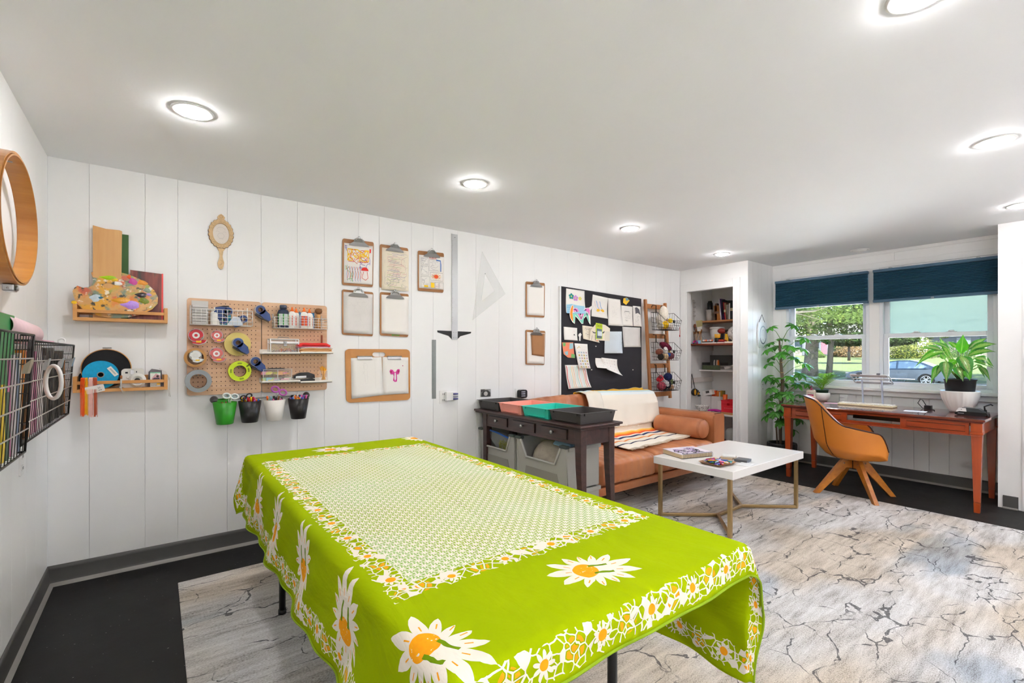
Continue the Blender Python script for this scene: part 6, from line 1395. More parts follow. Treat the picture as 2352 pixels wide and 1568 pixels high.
for s_ in (0,.22): k.stroke([(.25+s_,.25),(.3+s_,.35),(.35+s_,.5),(.45+s_,.6)],.035,f,.0016+s_*.001,1); k.stroke([(.12+s_,.28),(.22+s_,.5),(.34+s_,.66)],.02,f,.0019,2)
k.stroke([(.05,.5),(.2,.66),(.4,.78),(.6,.82),(.82,.76)],.006,f,.0024,3); scrib(k,f,8,41,3,.003,.1,.7,.2,.6,4,st=.06); part('drawing',k,[YEL,mat('sneaker_blue','86add8',.6),mat('sneaker_pink','e3b7c2',.6),GREYINK],o)
o,f=bp_([(1397,684),(1425,688),(1430,749),(1397,747)],'white sheet with a barely visible pencil sketch right of the sneakers',curl=.015); k=B(); scrib(k,f,12,44,0,.003,.3,.75,.3,.7,5,st=.06); part('drawing',k,GREYINK,o)
o,f=bp_([(1427,701),(1453,704),(1453,749),(1429,748)],'small ink drawing of a person under a wide hat',curl=.01); k=B(); k.stroke([(.25,.35),(.3,.27),(.7,.27),(.75,.38)],.02,f,.002); k.stroke(arc(.5,.4,.18,0,2*PI,14,.12),.004,f,.002); scrib(k,f,9,46,0,.003,.25,.8,.5,.62,4,st=.07); k.text('I x r',.14,lambda u,v,w_:f(u,1-v,w_),.002,x=.32,y=.24); part('drawing',k,mat('ink_grey','5c5a60',.7),o)
o,f=bp_([(1454,702),(1472,704),(1473,750),(1455,749)],'narrow ink drawing with a dark hatched hood',curl=.01); k=B().blob([(.25,.08),(.5,.05),(.8,.15),(.92,.42),(.6,.33),(.3,.38)],f,.002); scrib(k,f,16,48,0,.004,.2,.85,.45,.9,4,st=.08); part('drawing',k,mat('ink_grey','5c5a60',.7),o)
q4=quad([(1432,685),(1439,683),(1446,690),(1438,700),(1431,695)],D+.01); k=B().prism(q4,lambda u,v,w_:(u,-.044-w_,v),0,.002); o=solo('folded_star','small yellow folded paper piece at the top right of the board','paper piece',k,YEL,'papers pinned to the black board'); part('paper_accent',B().prism(quad([(1436,684),(1441,684),(1444,689),(1438,691)],D+.01),lambda u,v,w_:(u,-.0462-w_,v),0,.0006),mat('accent_pink_teal','7fa8b0',.6,var=.4,vs=80),o)
o,f=bp_([(1295,750),(1326,753),(1326,782),(1296,780)],'sheet with one tiny doodle figure near its edge',curl=.01); k=B().stroke([(.70,.38),(.70,.25),(.77,.22),(.80,.36)],.006,f,.002,1).blob([(.70,.58),(.78,.48),(.83,.62)],f,.002,0); scrib(k,f,3,50,1,.003,.6,.8,.35,.6,4,st=.04); part('drawing',k,[INK,mat('doodle_red','c04a5a',.6)],o)
q4=quad([(1329,767),(1333,764),(1336,768),(1334,772),(1333,783),(1330,782),(1330,773),(1328,771)],D); k=B().prism(q4,lambda u,v,w_:(u,-.034-w_,v),0,.001); solo('torn_scrap','tiny torn white scrap shaped like a mushroom','paper scrap',k,PAPER,'papers pinned to the black board')
o,f=bp_([(1338,747),(1362,750),(1375,787),(1339,778)],'cream sheet with two inked animal faces',m=CREAM,curl=.02); k=B()
for v in (.25,.62): k.stroke(arc(.42,v,.24,0,2*PI,18,.15),.007,f,.002,0); k.stroke([(.22,v-.1),(.3,v-.02),(.42,v-.05),(.54,v-.02),(.62,v-.1)],.016,f,.0024,0); k.stroke(arc(.33,v+.02,.04,0,2*PI,8),.008,f,.0028,0); k.stroke(arc(.52,v+.02,.04,0,2*PI,8),.008,f,.0028,0)
k.blob([(.8,.7),(.9,.72),(.95,.9),(.85,.95),(.76,.85)],f,.002,1); part('drawing',k,[mat('ink_grey','5c5a60',.7),mat('fox_orange','e08a4a',.6)],o)
q4=quad([(1354,780),(1356,758),(1369,743),(1375,742),(1390,746),(1401,754),(1400,783)],D+.012); k=B().prism(q4,lambda u,v,w_:(u,-.046-w_,v),0,.001); o=solo('cutout_drawing','cream arched cut-out with a dark eye behind the green packet','drawing',k,CREAM,'papers pinned to the black board'); k=B()
fc=lambda u,v,w_:(u,-.0472-w_,v)
k.blob([wp(*p,D+.012) for p in ((1359,760),(1366,763),(1370,762),(1370,766),(1363,765))],fc,.0006).blob([wp(*p,D+.012) for p in ((1382,763),(1389,760),(1387,765),(1383,766))],fc,.0006)
k.stroke([wp(*p,D+.012) for p in ((1367,768),(1367,782))],.006,fc).stroke([wp(*p,D+.012) for p in ((1360,770),(1358,781))],.004,fc); part('ink_marks',k,mat('ink_grey','5c5a60',.7),o)
t=thing('tack_packet','lime packet of adhesive tack reading TACKY in the centre','packet',(wp(1377,760,D)[0],-.05,wp(1377,778,D)[1]),'papers pinned to the black board')
Q4=quad([(1369,741),(1384,744),(1384,778),(1369,778)],D+.02); part('card_back',B().prism([(0,0),(1,0),(1,1),(0,1)],fnq(Q4,-.0505),0,.002),mat('lime_card','c6dc1c',.5),t); f=fnq(Q4,-.0526)
part('grey_print',B().blob([(.12,.34),(.9,.36),(.9,.98),(.1,.96)],f,.0004),mat('slate_print','5d6e7a',.5),t); part('blister',B().prism([(.2,.5),(.86,.52),(.86,.82),(.2,.8)],f,.0006,.008),mat('white_tack','d6dde0',.3),t,bev=.001)
part('lettering',B().text('TACKY',.22,lambda u,v,w_:f(u,1-v,w_),.0006,x=.10,y=.76,sx=1.25),mat('dark_olive_ink','4a5210',.5),t)
t=thing('plastic_sleeve','crinkled clear plastic sleeve holding a notebook sheet','plastic sleeve',(wp(1409,775,D)[0],-.05,wp(1409,811,D)[1]),'papers pinned to the black board')
Q4=quad([(1390,761),(1428,761),(1428,811),(1388,811)],D+.014); p_,f=paper(Q4,-.046,mat('cool_paper','d3dce2',.5),t,'sheet',curl=.012); k=B()
for i in range(16): k.stroke([(.15,.22+.045*i),(.9,.22+.045*i)],.0018,f,.0018)
part('ruled_lines',k,mat('rule_grey','9fb0bc',.6),p_); k=B(); k.sheet(lambda a,b:f(b*1.02-.01,a,.004+.003*abs(math.sin(19*a+9*b))),20,14); part('film',k,plastic('crinkle_film','f0f4f6',.25,.05),t)
o,f=bp_([(1430,750),(1471,752),(1471,797),(1433,797)],'large plain grey-white sheet at the right edge of the board',m=mat('grey_white_paper','dedad6',.7),curl=.01); k=B(); scrib(k,f,12,60,0,.002,.1,.9,.1,.9,5,st=.05); part('drawing',k,GREYINK,o)
q4=quad([(1291,786),(1317,786),(1320,822),(1305,821),(1295,813)],D+.005); k=B().prism(q4,lambda u,v,w_:(u,-.036-w_,v),0,.001); o=solo('patterned_paper','coral paper with green and blue leaf shapes, torn corner','paper',k,mat('coral_paper','ec8a68',.6),'papers pinned to the black board'); fk=lambda u,v,w_:(u,-.0372-w_,v)
k=B().blob([wp(*p,D) for p in ((1292,787),(1299,787),(1298,795),(1293,795))],fk,.0006,0).blob([wp(*p,D) for p in ((1308,788),(1316,788),(1316,800),(1307,802))],fk,.0006,1).blob([wp(*p,D) for p in ((1312,812),(1320,814),(1320,822),(1311,821))],fk,.0006,0).blob([wp(*p,D) for p in ((1296,808),(1304,806),(1304,815),(1299,815))],fk,.0006,1); part('leaf_shapes',k,[mat('leaf_print_green','7ab86a',.6),mat('leaf_print_blue','9ac4cc',.6)],o)
o,f=bp_([(1320,788),(1350,790),(1353,846),(1329,846)],'long sheet of rows of small stamped stickers',curl=.03,d=.01,y=PB-.008,cat='sticker sheet'); k=B(); rr=random.Random(5)
for i in range(6):
    for j in range(4): u=.18+.2*j; v=.32+.115*i; k.blob([(u,v),(u+.12,v),(u+.12,v+.07),(u,v+.07)],f,.002,rr.randrange(4)); k.stroke([(u+.02,v+.02),(u+.1,v+.05)],.01,f,.003,4)
k.stroke([(.15,.2),(.3,.12),(.4,.16)],.03,f,.002,1); scrib(k,f,6,66,3,.003,.4,.8,.05,.25,4,st=.07); part('stickers',k,[mat('stk_grey','c3c6cc',.6),mat('stk_gold','d9c07a',.6),mat('stk_blue','bcd0dc',.6),mat('stk_rose','d8b9c0',.6),INK],o,kind='stuff')
o,f=bp_([(1298,838),(1346,838),(1353,889),(1304,893)],'paper with wavy red, mint and yellow vertical stripes',curl=.04); k=B(); cs=['e0555c','dfe9ea','bfe0da','f0d7a4','e9c6a8','cfe3dd','9fd6cc','f1c3b4','dfe6ee','bfe0da','e9a07a','e8767a']
for i in range(12): k.stroke([(.06+.078*i+.012*math.sin(j*.9+i),.04+.092*j) for j in range(11)],.028,f,.0016+.0001*(i%3),i)
part('stripes',k,[mat('wave_'+c,c,.6) for c in cs],o)
for q4,lab in (([(1368,822),(1390,823),(1389,846),(1367,844)],'small sticker sheet folded left of its twin'),([(1380,821),(1416,825),(1415,862),(1388,848)],'curling sticker sheet with pink and plum marks')):
    o,f=bp_(q4,lab,curl=.09,cat='sticker sheet',y=PB-(.012 if q4[0][0]>1375 else 0)); k=B(); rr=random.Random(q4[0][0])
    for i in range(4):
        for j in range(5): u=.1+.17*j; v=.12+.2*i; k.stroke(arc(u+.03,v+.04,.03,0,5,6),.010,f,.002,rr.randrange(3))
    part('stickers',k,[mat('stk_plum','8a4a6a',.6),mat('stk_rose2','e0a0b4',.6),mat('stk_grey','c3c6cc',.6)],o,kind='stuff')
for px,py,l_ in ((1369,795,'below the green packet'),(1359,849,'right of the wavy striped paper'),(1454,849,'near the lower right of the board')):
    p=onY(px,py,-D); solo('pin_tab','tiny white tab on the bare felt '+l_,'tab',B().box(p.x-.008,p.x+.008,-.034,-.030,p.z-.005,p.z+.005),PAPER,'loose white tabs on the black board')
# ================================================================== LADDER WITH YARN BASKETS
LWD=wood('acacia_ladder','c08452','9a6236',.45,2,7)
t=thing('wooden_ladder','short wooden ladder rack holding three wire baskets of yarn','ladder',(5.44,-.08,.77))
def lrail(x,zt,zb,s=.034):
    part('rail',B().bar((x,-.045,zt),(x+.004,-.118,zb),s,.03,0,(0,1,0)),LWD,t,bev=.003)
lrail(5.245,1.965,.775); lrail(5.645,1.945,.745)
for z in (1.885,1.52,1.155,.805):
    y=-.045-.073*(1.965-z)/1.19; part('rung',B().box(5.26,5.632,y-.009,y+.009,z-.028,z+.028),LWD,t,bev=.002)
BW=mat('black_wire','242220',.4,.5)
def ybasket(zt,zb,lab):
    yb=-.125; t=thing('yarn_basket',lab,'basket',(5.46,-.25,zb),'black wire yarn baskets on the ladder')
    x0,x1=5.25,5.585; yf=-.325; ym=-.295; zl=zt-.10
    k=B(); r_=.0026
    k.tube([(x0,yb,zt),(x1,yb,zt),(x1,-.215,zt),(x1+.0,yf,zl),(x0,yf,zl),(x0,-.215,zt)],r_,6,closed=True)
    k.tube([(x0+.02,yb-.005,zb),(x1-.02,yb-.005,zb),(x1-.02,ym,zb),(x0+.02,ym,zb)],r_,6,closed=True); part('basket_rim',k,BW,t)
    for i in range(9):
        x=x0+(x1-x0)*i/8; xb=x0+.02+(x1-x0-.04)*i/8; part('wire',B().tube([(x,yb,zt),(xb,yb-.005,zb),(xb,ym,zb),(x,yf,zl)],.0017,5),BW,t)
    for f in (.28,.56,.8):
        z=zt+(zb-zt)*f; zf=zl+(zb-zl)*f; sx=.02*f; yff=yf+(ym-yf)*f; part('wire',B().tube([(x0+sx,yb,z),(x1-sx,yb,z),(x1-sx,yff,zf),(x0+sx,yff,zf)],.0017,5,closed=True),BW,t)
    for i in range(1,5):
        y=yb+(ym-yb)*i/5; k=B(); zz=zt if y>-.215 else zt-(zt-zl)*(-.215-y)/(.11); k.tube([(x0,y,zz),(x0+.02,y,zb),(x1-.02,y,zb),(x1,y,zz)],.0017,5); part('wire',k,BW,t)
    for x in (5.35,5.53): part('hook',B().tube([(x,yb,zt),(x,yb+.0,zt+.09),(x,yb+.05,zt+.10),(x,yb+.07,zt+.07)],.006,4),BW,t)
    part('name_plate',B().box(5.40,5.44,yf-.004,yf,zl-.03,zl),BW,t,bev=.001)
BZ=[(1.80,1.59),(1.44,1.225),(1.075,.86)]
for (a,b),l in zip(BZ,('top wire basket with white and yellow yarn','middle wire basket with a burgundy skein','bottom wire basket with red and navy yarn')): ybasket(a,b,l)
def yarn(x,y,z,r,c,lab,L=0,ax=0,spk=None,cat='yarn',rot=0.):
    x-=.03; y=-.215+(y+.29)*.6; F=frame((x,y,z),ry=rot); k=B(F)
    if L: k.ell((0,0,0),(r+L/2,r,r),18,12)
    else: k.ell((0,0,0),r,18,12)
    for i in range(10):
        a=R.uniform(0,PI); b=R.uniform(0,PI); RR=Euler((a,b,R.uniform(0,PI))).to_matrix(); sc=((r+L/2)/r,1,1)
        pts=[]
        for j in range(18):
            v=RR@Vector((math.cos(2*PI*j/18),math.sin(2*PI*j/18),.35*math.sin(i))); v=v.normalized()*r*1.02; pts.append((v.x*sc[0],v.y,v.z))
        k.tube(pts,.0026,4,closed=True,m=1)
    q1=mat('yarn_'+c,c,.95,var=.3,vs=70,bump=.8,bs=200) if not spk else spk; q2=mat('yarn2_'+c,c,.95,var=.15,vs=30,bump=.5) if not spk else spk
    solo('yarn_ball' if not L else 'yarn_skein',lab,cat,k,[q1,q2],'yarn in the ladder baskets')
b1=1.59; yarn(5.46,-.22,b1+.20,.055,'ebe3d6','tall cream yarn cone standing in the top basket',rot=PI/2,L=.08); yarn(5.37,-.25,b1+.11,.045,'cdc4b8','grey beige skein at the left of the top basket',L=.05,rot=.9)
yarn(5.40,-.32,b1+.058,.045,'f2c410','bright yellow yarn ball in the top basket'); yarn(5.33,-.30,b1+.045,.038,'b8b0a0','grey yarn ball at the left end of the top basket'); yarn(5.52,-.30,b1+.045,.04,'e2d6cc','off white yarn ball at the right of the top basket'); yarn(5.53,-.30,b1+.115,.026,'f6d020','small frilly yellow ball perched in the top basket')
b2=1.225; yarn(5.47,-.26,b2+.165,.042,'6d1030','large burgundy skein lying across the middle basket',L=.14,rot=.35); yarn(5.32,-.29,b2+.10,.036,'8a5040','rust brown skein at the left of the middle basket',L=.03); yarn(5.33,-.31,b2+.04,.036,'2c2620','dark brown yarn ball low in the middle basket'); yarn(5.41,-.33,b2+.11,.028,'d8d4d0','white wrapped skein in the middle basket',L=.04,rot=1.4)
yarn(5.41,-.32,b2+.045,.038,'d2b78c','straw coloured yarn ball in the middle basket'); yarn(5.475,-.33,b2+.065,.022,'1f5fb8','small royal blue spool in the middle basket'); yarn(5.54,-.30,b2+.05,.04,'8a4a58','dusky plum yarn ball at the right of the middle basket'); yarn(5.53,-.25,b2+.10,.028,'a88a3a','mustard twist in the middle basket')
mm=mat('mixed_red_yarn','b0485a',.95,var=.85,vs=45,bump=.8)
b3=.86; yarn(5.36,-.29,b3+.055,.05,'a8485a','speckled red and white yarn ball in the bottom basket',spk=mm); yarn(5.35,-.27,b3+.14,.030,'d02434','red skein on top of the speckled ball',L=.05,rot=-.3); yarn(5.33,-.31,b3+.165,.022,'e8c8c4','tiny red and white ball at the left of the bottom basket',spk=mm)
yarn(5.51,-.27,b3+.16,.048,'1c2550','navy yarn ball high in the bottom basket'); yarn(5.50,-.28,b3+.07,.036,'1a2036','dark navy cone under the navy ball',L=.03,rot=1.3); yarn(5.45,-.32,b3+.08,.024,'e2e2e2','white printed label skein in the bottom basket',L=.03,rot=1.); yarn(5.56,-.27,b3+.10,.032,'7a8a5a','mossy green skein at the right of the bottom basket',L=.03,rot=1.5); yarn(5.56,-.29,b3+.035,.03,'c09a78','tan knitted bundle low in the bottom basket'); yarn(5.43,-.27,b3+.032,.032,'141828','almost black yarn ball at the bottom of the bottom basket')
k=B(); k.tube([(5.58,-.30,1.63),(5.585,-.30,1.56),(5.58,-.30,1.53)],.003,5).ell((5.58,-.30,1.52),(.008,.006,.014)); solo('red_tassel','small red tassel dangling under the top basket','tassel',k,RED)
# ================================================================== CLOSET
CW_=mat('closet_shelf_white','e0dad5',.5); XS=6.83
def shelf(xf,y0,y1,z,th,lab,m):
    solo('closet_shelf',lab,'shelf',B().box(xf,XS,y0,y1,z-th,z),m,bev=.002)
shelf(6.50,-.86,-.0005,1.755,.022,'topmost closet shelf, bare pine, with the books',wood('pine_shelf','c48a54','a06a3a',.5,1,7))
shelf(6.25,-.86,-.0005,1.437,.022,'second closet shelf with a red-brown edge and brushes',wood('redwood_shelf','9c4a2a','7a3a22',.5,1,7))
shelf(6.50,-.86,-.0005,1.083,.018,'third closet shelf, white, with the grey bins',CW_); shelf(6.20,-.86,-.0005,.535,.022,'lowest closet shelf, white, with the red basket',CW_)
for z,x0 in ((1.437,6.25),(1.0,6.2),(.51,6.2),(1.70,6.5)):
    struct('trim_5',B().box(x0,XS,-.018,0,z-.09,z-.024),CW_,bev=.001)
def cp(px,X,z): p=onX(px,800,X); return Vector((X,p.y,z))
def box_px(name,lab,cat,px0,px1,X,z0,h,depth,m,group=None,bev=.001):
    a=cp(px0,X,z0).y; b=cp(px1,X,z0).y; return solo(name,lab,cat,B().box(X,X+depth,b,a,z0,z0+h),m,group,bev)
z=1.755
# stacked white bowls
yb=cp(1629,6.58,0).y
for i in range(6): 
    k=B().lathe([(.0,0),(.028,0),(.044,.042),(.046,.044),(.043,.044),(.027,.004),(0,.004)],(6.58,yb,z+.022*i),24); solo('paper_cup','white tub, %s from the bottom of the closet stack'%ORD[i],'cup',k,mat('tub_white','dcd6cf',.5),'stacked white tubs')
solo('dark_jar','dark glass jar on the stack of white tubs','jar',B().lathe([(.034,0),(.036,.01),(.036,.09),(.026,.105),(.026,.12)],(6.60,yb,z+.156),20),mat('dark_glass','2a2a2c',.12))
bks=[(1642,1646.5,.23,'6a4a3a','narrow brown book at the left of the top closet shelf'),(1639,1651,.20,'a8682c','tan brown cardboard folder box on the top closet shelf'),(1650,1652.5,.29,'d9cfd4','tall thin white magazine leaning on the tan box'),(1653,1656,.285,'4a2c5c','tall purple spined book'),(1657,1659.5,.27,'2c2a30','tall black spined book next to the purple one'),(1660,1662,.235,'b81c28','thin red book standing between the dark and brown books'),(1662.5,1667,.225,'8a6a4c','brown leather book beside the red one'),(1668,1670.5,.20,'b9b2a8','white spiral notebook beside the brown leather book'),(1671,1673.5,.20,'a8a196','second white spiral notebook'),(1674,1676.5,.215,'d9d6d0','white folder between the notebooks and the dark books'),(1677,1683,.25,'26282c','wide charcoal book at the right end'),(1655,1675,.27,'33372e','large dark green portfolio behind the spiral notebooks')]
for i,(a,b,h,c,lab) in enumerate(bks):
    X=6.53 if i<11 else 6.66; ya=cp(a,X,0).y; yb_=cp(b,X,0).y
    t=thing('book',lab,'book',(X+.05,(ya+yb_)/2,z),'books on the top closet shelf'); sk=.03 if i in(1,2,3,5,6) else 0
    k=B(); k.add([(X,yb_-sk,z),(X+.11,yb_-sk,z),(X+.11,ya-sk,z),(X,ya-sk,z),(X,yb_,z+h),(X+.11,yb_,z+h),(X+.11,ya,z+h),(X,ya,z+h)],[(0,3,2,1),(4,5,6,7),(0,1,5,4),(1,2,6,5),(2,3,7,6),(3,0,4,7)]); part('cover',k,mat('book_'+c,c,.5,var=.2,vs=30),t,bev=.0015)
    if i in (7,8): 
        k=B()
        for j in range(12): k.torus((X-.001,(ya+yb_)/2,z+.01+j*.0155),.005,.0012,'z',8,4)
        part('spiral',k,BLK,t,kind='stuff')
    elif i in (1,6,10): part('spine_band',B().box(X-.001,X,yb_+.001,ya-.001,z+h*.45,z+h*.6),mat('band_'+c,'d9c9a0' if i!=1 else '7a5a4a',.5),t)
# sheet of hooks on the left wall of the closet
x=onY(1592,700,-.004).x
t=thing('hook_strip','narrow white hook strip hanging inside the closet at the left','hook strip',(x,-.01,1.74)); part('strip',B().box(x-.02,x+.03,-.008,-.001,1.76,2.04),mat('strip_grey','cfc9c6',.4),t,bev=.002)
for i in range(4): part('hook',B().tube([(x,-.008,2.0-.06*i),(x,-.03,1.99-.06*i),(x,-.034,2.01-.06*i)],.005,6),CHROME,t)
# second shelf: brushes jar, bucket, drill, pencils, ball
z=1.437
jy=cp(1604,6.33,0).y; t=thing('brush_jar','glass jar crammed with wooden brushes on the second closet shelf','jar',(6.33,jy,z)); part('jar_glass',B().lathe([(.048,0),(.052,.01),(.052,.13),(.05,.135)],(6.33,jy,z),24),CLEAR,t)
part('jar_handle',B().tube([(6.33,jy-.05,z+.1),(6.33,jy-.08,z+.09),(6.33,jy-.08,z+.04),(6.33,jy-.05,z+.03)],.005,6),CLEAR,t)
rr=random.Random(4)
for i in range(16):
    a_=rr.uniform(0,6.28); p0=Vector((6.33+.03*math.cos(a_),jy+.03*math.sin(a_),z+.01)); d=Vector((rr.uniform(-.02,.02),rr.uniform(-.05,.05)+ (.02 if i<4 else 0),rr.uniform(.15,.22))); m=rr.choice([wood('brush_wood','b5793f','8a5528',.5,2,8),mat('brush_dark','4a3028',.5),mat('brush_tan','c79a63',.5)])
    t2=thing('paint_brush','long handled brush, %s around the closet jar'%ORD[i],'brush',p0,'brushes in the closet jar'); part('brush_handle',B().tube([p0,p0+d*.75],[.003,.005],6),m,t2); part('bristles',B().tube([p0+d*.75,p0+d*.9,p0+d],[.007,.009,.004],8),mat('bristle_brown','8a5a34',.8),t2)
k=B(); yy=cp(1599,6.34,0).y; k.tube([(6.34,yy,z+.10),(6.34,yy+.015,z+.22)],.005,6).ell((6.34,yy+.02,z+.245),(.014,.02,.028)); solo('wooden_spoon','dark wooden spoon leaning left in the brush jar','spoon',k,mat('dark_spoon','7a3d22',.5))
yy=cp(1609,6.33,0).y; t=thing('wide_brush','wide flat paint brush with pale bristles standing in the jar','brush',(6.33,yy,z+.1)); F=frame((6.33,yy,z+.1),rx=-.1)
part('ferrule',B(F).box(-.008,.008,-.035,.035,.07,.13),mat('brush_white_label','e2dcd4',.5),t,bev=.002); part('bristles',B(F).box(-.009,.009,-.042,.042,.13,.215,0,(.0,.0,.004,.004)),mat('olive_bristles','b7ab78',.8,bump=.6),t,bev=.003); part('handle',B(F).box(-.006,.006,-.012,.012,-.085,.07),BIR,t,bev=.003)
by=cp(1647,6.5,0).y; t=thing('paint_bucket','white lidded bucket behind the brush jar','bucket',(6.5,by,z)); part('bucket_body',B().lathe([(0,0),(.078,0),(.088,.20),(.0,.20)],(6.5,by,z),28),mat('bucket_white','dad4cd',.4),t); part('lid',B().lathe([(.093,.195),(.094,.215),(.086,.222),(0,.222)],(6.5,by,z),28),mat('bucket_white','dad4cd',.4),t)
dy=cp(1658,6.36,0).y; t=thing('power_drill','red and black cordless drill standing on its battery','power drill',(6.36,dy,z)); part('battery_pack',B().box(6.33,6.39,dy-.035,dy+.035,z,z+.035),BLK,t,bev=.005); part('grip',B().bar((6.36,dy,z+.035),(6.36,dy-.008,z+.14),.032,.03),BLK,t,bev=.006)
k=B(frame((6.36,dy,z+.16),rx=.1)); k.ell((0,.0,0),(.034,.058,.036),20,12); part('motor_body',k,mat('drill_red','8a2a22',.35),t); k=B(); k.cyl((6.36,dy-.05,z+.162),(6.36,dy-.085,z+.166),.018,.012,16); part('chuck',k,BLK,t)
py_=cp(1648,6.3,0).y; t=thing('pencil_cup','black cup of yellow pencils on the second closet shelf','cup',(6.3,py_,z)); part('cup_body',B().lathe([(0,0),(.036,0),(.038,.07),(.034,.07),(.032,.004),(0,.004)],(6.3,py_,z),20),BLK,t)
for i in range(12):
    a_=2*PI*i/12; p0=Vector((6.3+.018*math.cos(a_),py_+.02*math.sin(a_),z+.006)); solo('pencil','yellow pencil, %s clockwise in the black closet cup'%ORD[i],'pencil',B().tube([p0,p0+Vector((.006*math.cos(a_),.016*math.sin(a_),.115))],.0038,6),mat('pencil_yellow','e8a81c',.5),'yellow pencils in the closet cup')
py2=cp(1668,6.34,0).y
for i in range(4): p0=Vector((6.34,py2+.012*i-.02,z)); solo('pencil','yellow marker, %s to the right of the drill'%ORD[i],'pencil',B().tube([p0,p0+Vector((0,-.006,.12))],.0045,6),YEL,'yellow markers right of the drill')
bx=cp(1684,6.35,0).y; k=B(); k.ell((6.37,bx-.02,z+.125),.095,28,18); t_=solo('soccer_ball','grey and white ball at the right end of the second closet shelf','ball',k,mat('ball_leather','cfcac4',.4,var=.15)); k=B(); rr=random.Random(3)
c=Vector((6.37,bx-.02,z+.125))
for i in range(12):
    ph=math.acos(1-2*(i+.5)/12); th=i*2.39996; n_=Vector((math.sin(ph)*math.cos(th),math.sin(ph)*math.sin(th),math.cos(ph))); u=n_.orthogonal().normalized(); v=n_.cross(u)
    k.add([c+(n_+ (u*math.cos(a)+v*math.sin(a))*.32).normalized()*.0965 for a in [2*PI*j/5 for j in range(5)]],[(0,1,2,3,4)])
part('patches',k,mat('ball_patch','4a4644',.5),t_,kind='stuff')
box_px('labelled_box','violet and white printed box behind the drill','box',1664,1676,6.42,z,.12,.06,mat('violet_white_box','b5a8c4',.5,var=.5,vs=25))
# things along the front of shelf two
for i,(a,b,h,c,lab) in enumerate(((1611,1646,.014,'e6e2de','white flat book lying at the front of the second closet shelf'),(1647,1663,.014,'e2dcd4','white flat box beside the flat book'),(1664,1686,.022,'e8e0cf','cream flat box at the right front of the second closet shelf'))): box_px('flat_book',lab,'book',a,b,6.262,z,h,.12,mat('flat_'+c,c,.5))
for i,(a,b,h,c,lab) in enumerate(((1612,1640,.014,'2a2a2c','black pencil case on the flat white book'),(1636,1664,.020,'8a1f26','dark red zip case on the flat books'),(1650,1661,.012,'e8502a','orange pouch on the dark red case'))): box_px('pencil_case',lab,'case',a,b,6.27,z+.0145+(.0205 if i==2 else 0),h,.07,mat('case_'+c,c,.5),bev=.004)
rr=random.Random(6)
for i in range(9):
    y=cp(1592+rr.uniform(0,14),6.3,0).y; c=rr.choice(['c0306a','d83a4a','6a4ac0','3a6ac8','e8b0c8']); solo('bead','glossy bead, %s in the little heap left on the second closet shelf'%ORD[i],'bead',B().ell((6.29+rr.uniform(-.02,.02),y,z+.012+.012*(i%3)),.012,10,7),mat('bead_'+c,c,.2),'beads on the second closet shelf')
for i in range(8):
    y=cp(1618+i*3.2,6.285,0).y; c=['e8d8d0','f0a08a','f8784a','bcd0d8','d8a0a8','f4e4d8','e8683a','a8b8c8'][i]; solo('pastel_craft_piece','small pastel cap, %s from the left before the brush jar'%ORD[i],'cap',B().lathe([(0,0),(.012,0),(.011,.02),(0,.024)],(6.272,y,z+.029 if i<7 else z+.016),10),mat('cap_'+c,c,.4),'pastel caps before the brush jar')
y=cp(1607,6.27,0).y; solo('blue_sachet','pale blue sachet standing at the foot of the brush jar','sachet',B().box(6.262,6.272,y-.02,y+.02,z,z+.045),LBLUE,bev=.002)
# third shelf
z=1.083
ya,yb_=cp(1613,6.52,0).y,cp(1655,6.52,0).y; t=thing('file_bin','dark grey open file bin on the third closet shelf','bin',(6.56,(ya+yb_)/2,z)); GB=mat('charcoal_bin','5c5a55',.5)
k=B().box(6.515,6.60,yb_,ya,z,z+.006).box(6.515,6.519,yb_,ya,z,z+.065).box(6.515,6.72,ya-.004,ya,z,z+.10).box(6.515,6.72,yb_,yb_+.004,z,z+.10).box(6.716,6.72,yb_-.14,ya,z,z+.20); part('bin_body',k,GB,t,bev=.002)
part('green_front',B().box(6.512,6.515,yb_+.006,ya-.006,z+.006,z+.06),mat('mottled_green','5f6b4c',.4,var=.5,vs=30),t)
for i,(px,c) in enumerate(((1641,'e8e4e0'),(1644,'3a3634'),(1647,'f0dcc8'),(1650,'ee7a24'))):
    y=cp(px,6.56,0).y; solo('glue_tube',['white tube standing in the grey file bin','dark tube standing in the grey file bin','cream tube standing in the grey file bin','orange tube standing in the grey file bin'][i],'tube',B().lathe([(.012,0),(.012,.10),(.007,.125),(0,.13)],(6.56,y,z+.008),10),mat('tube_'+c,c,.4))
ya,yb_=cp(1655,6.515,0).y,cp(1686,6.515,0).y; t=thing('paper_tray','pale grey letter tray on the third closet shelf','tray',(6.58,(ya+yb_)/2,z)); k=B().box(6.51,6.72,yb_,ya,z,z+.005).box(6.51,6.514,yb_,ya,z,z+.016).box(6.51,6.72,ya-.004,ya,z,z+.06).box(6.51,6.514,yb_,ya,z+.052,z+.06).box(6.70,6.72,yb_,ya,z,z+.06); part('tray_frame',k,mat('pale_tray','b9b4ae',.5),t,bev=.001)
roll(cp(1664,6.505,z+.025)+Vector((0,0,0)),cp(1686,6.56,z+.058),.018,.002,'paper_roll','rolled white paper lying in the grey letter tray',PAPER)
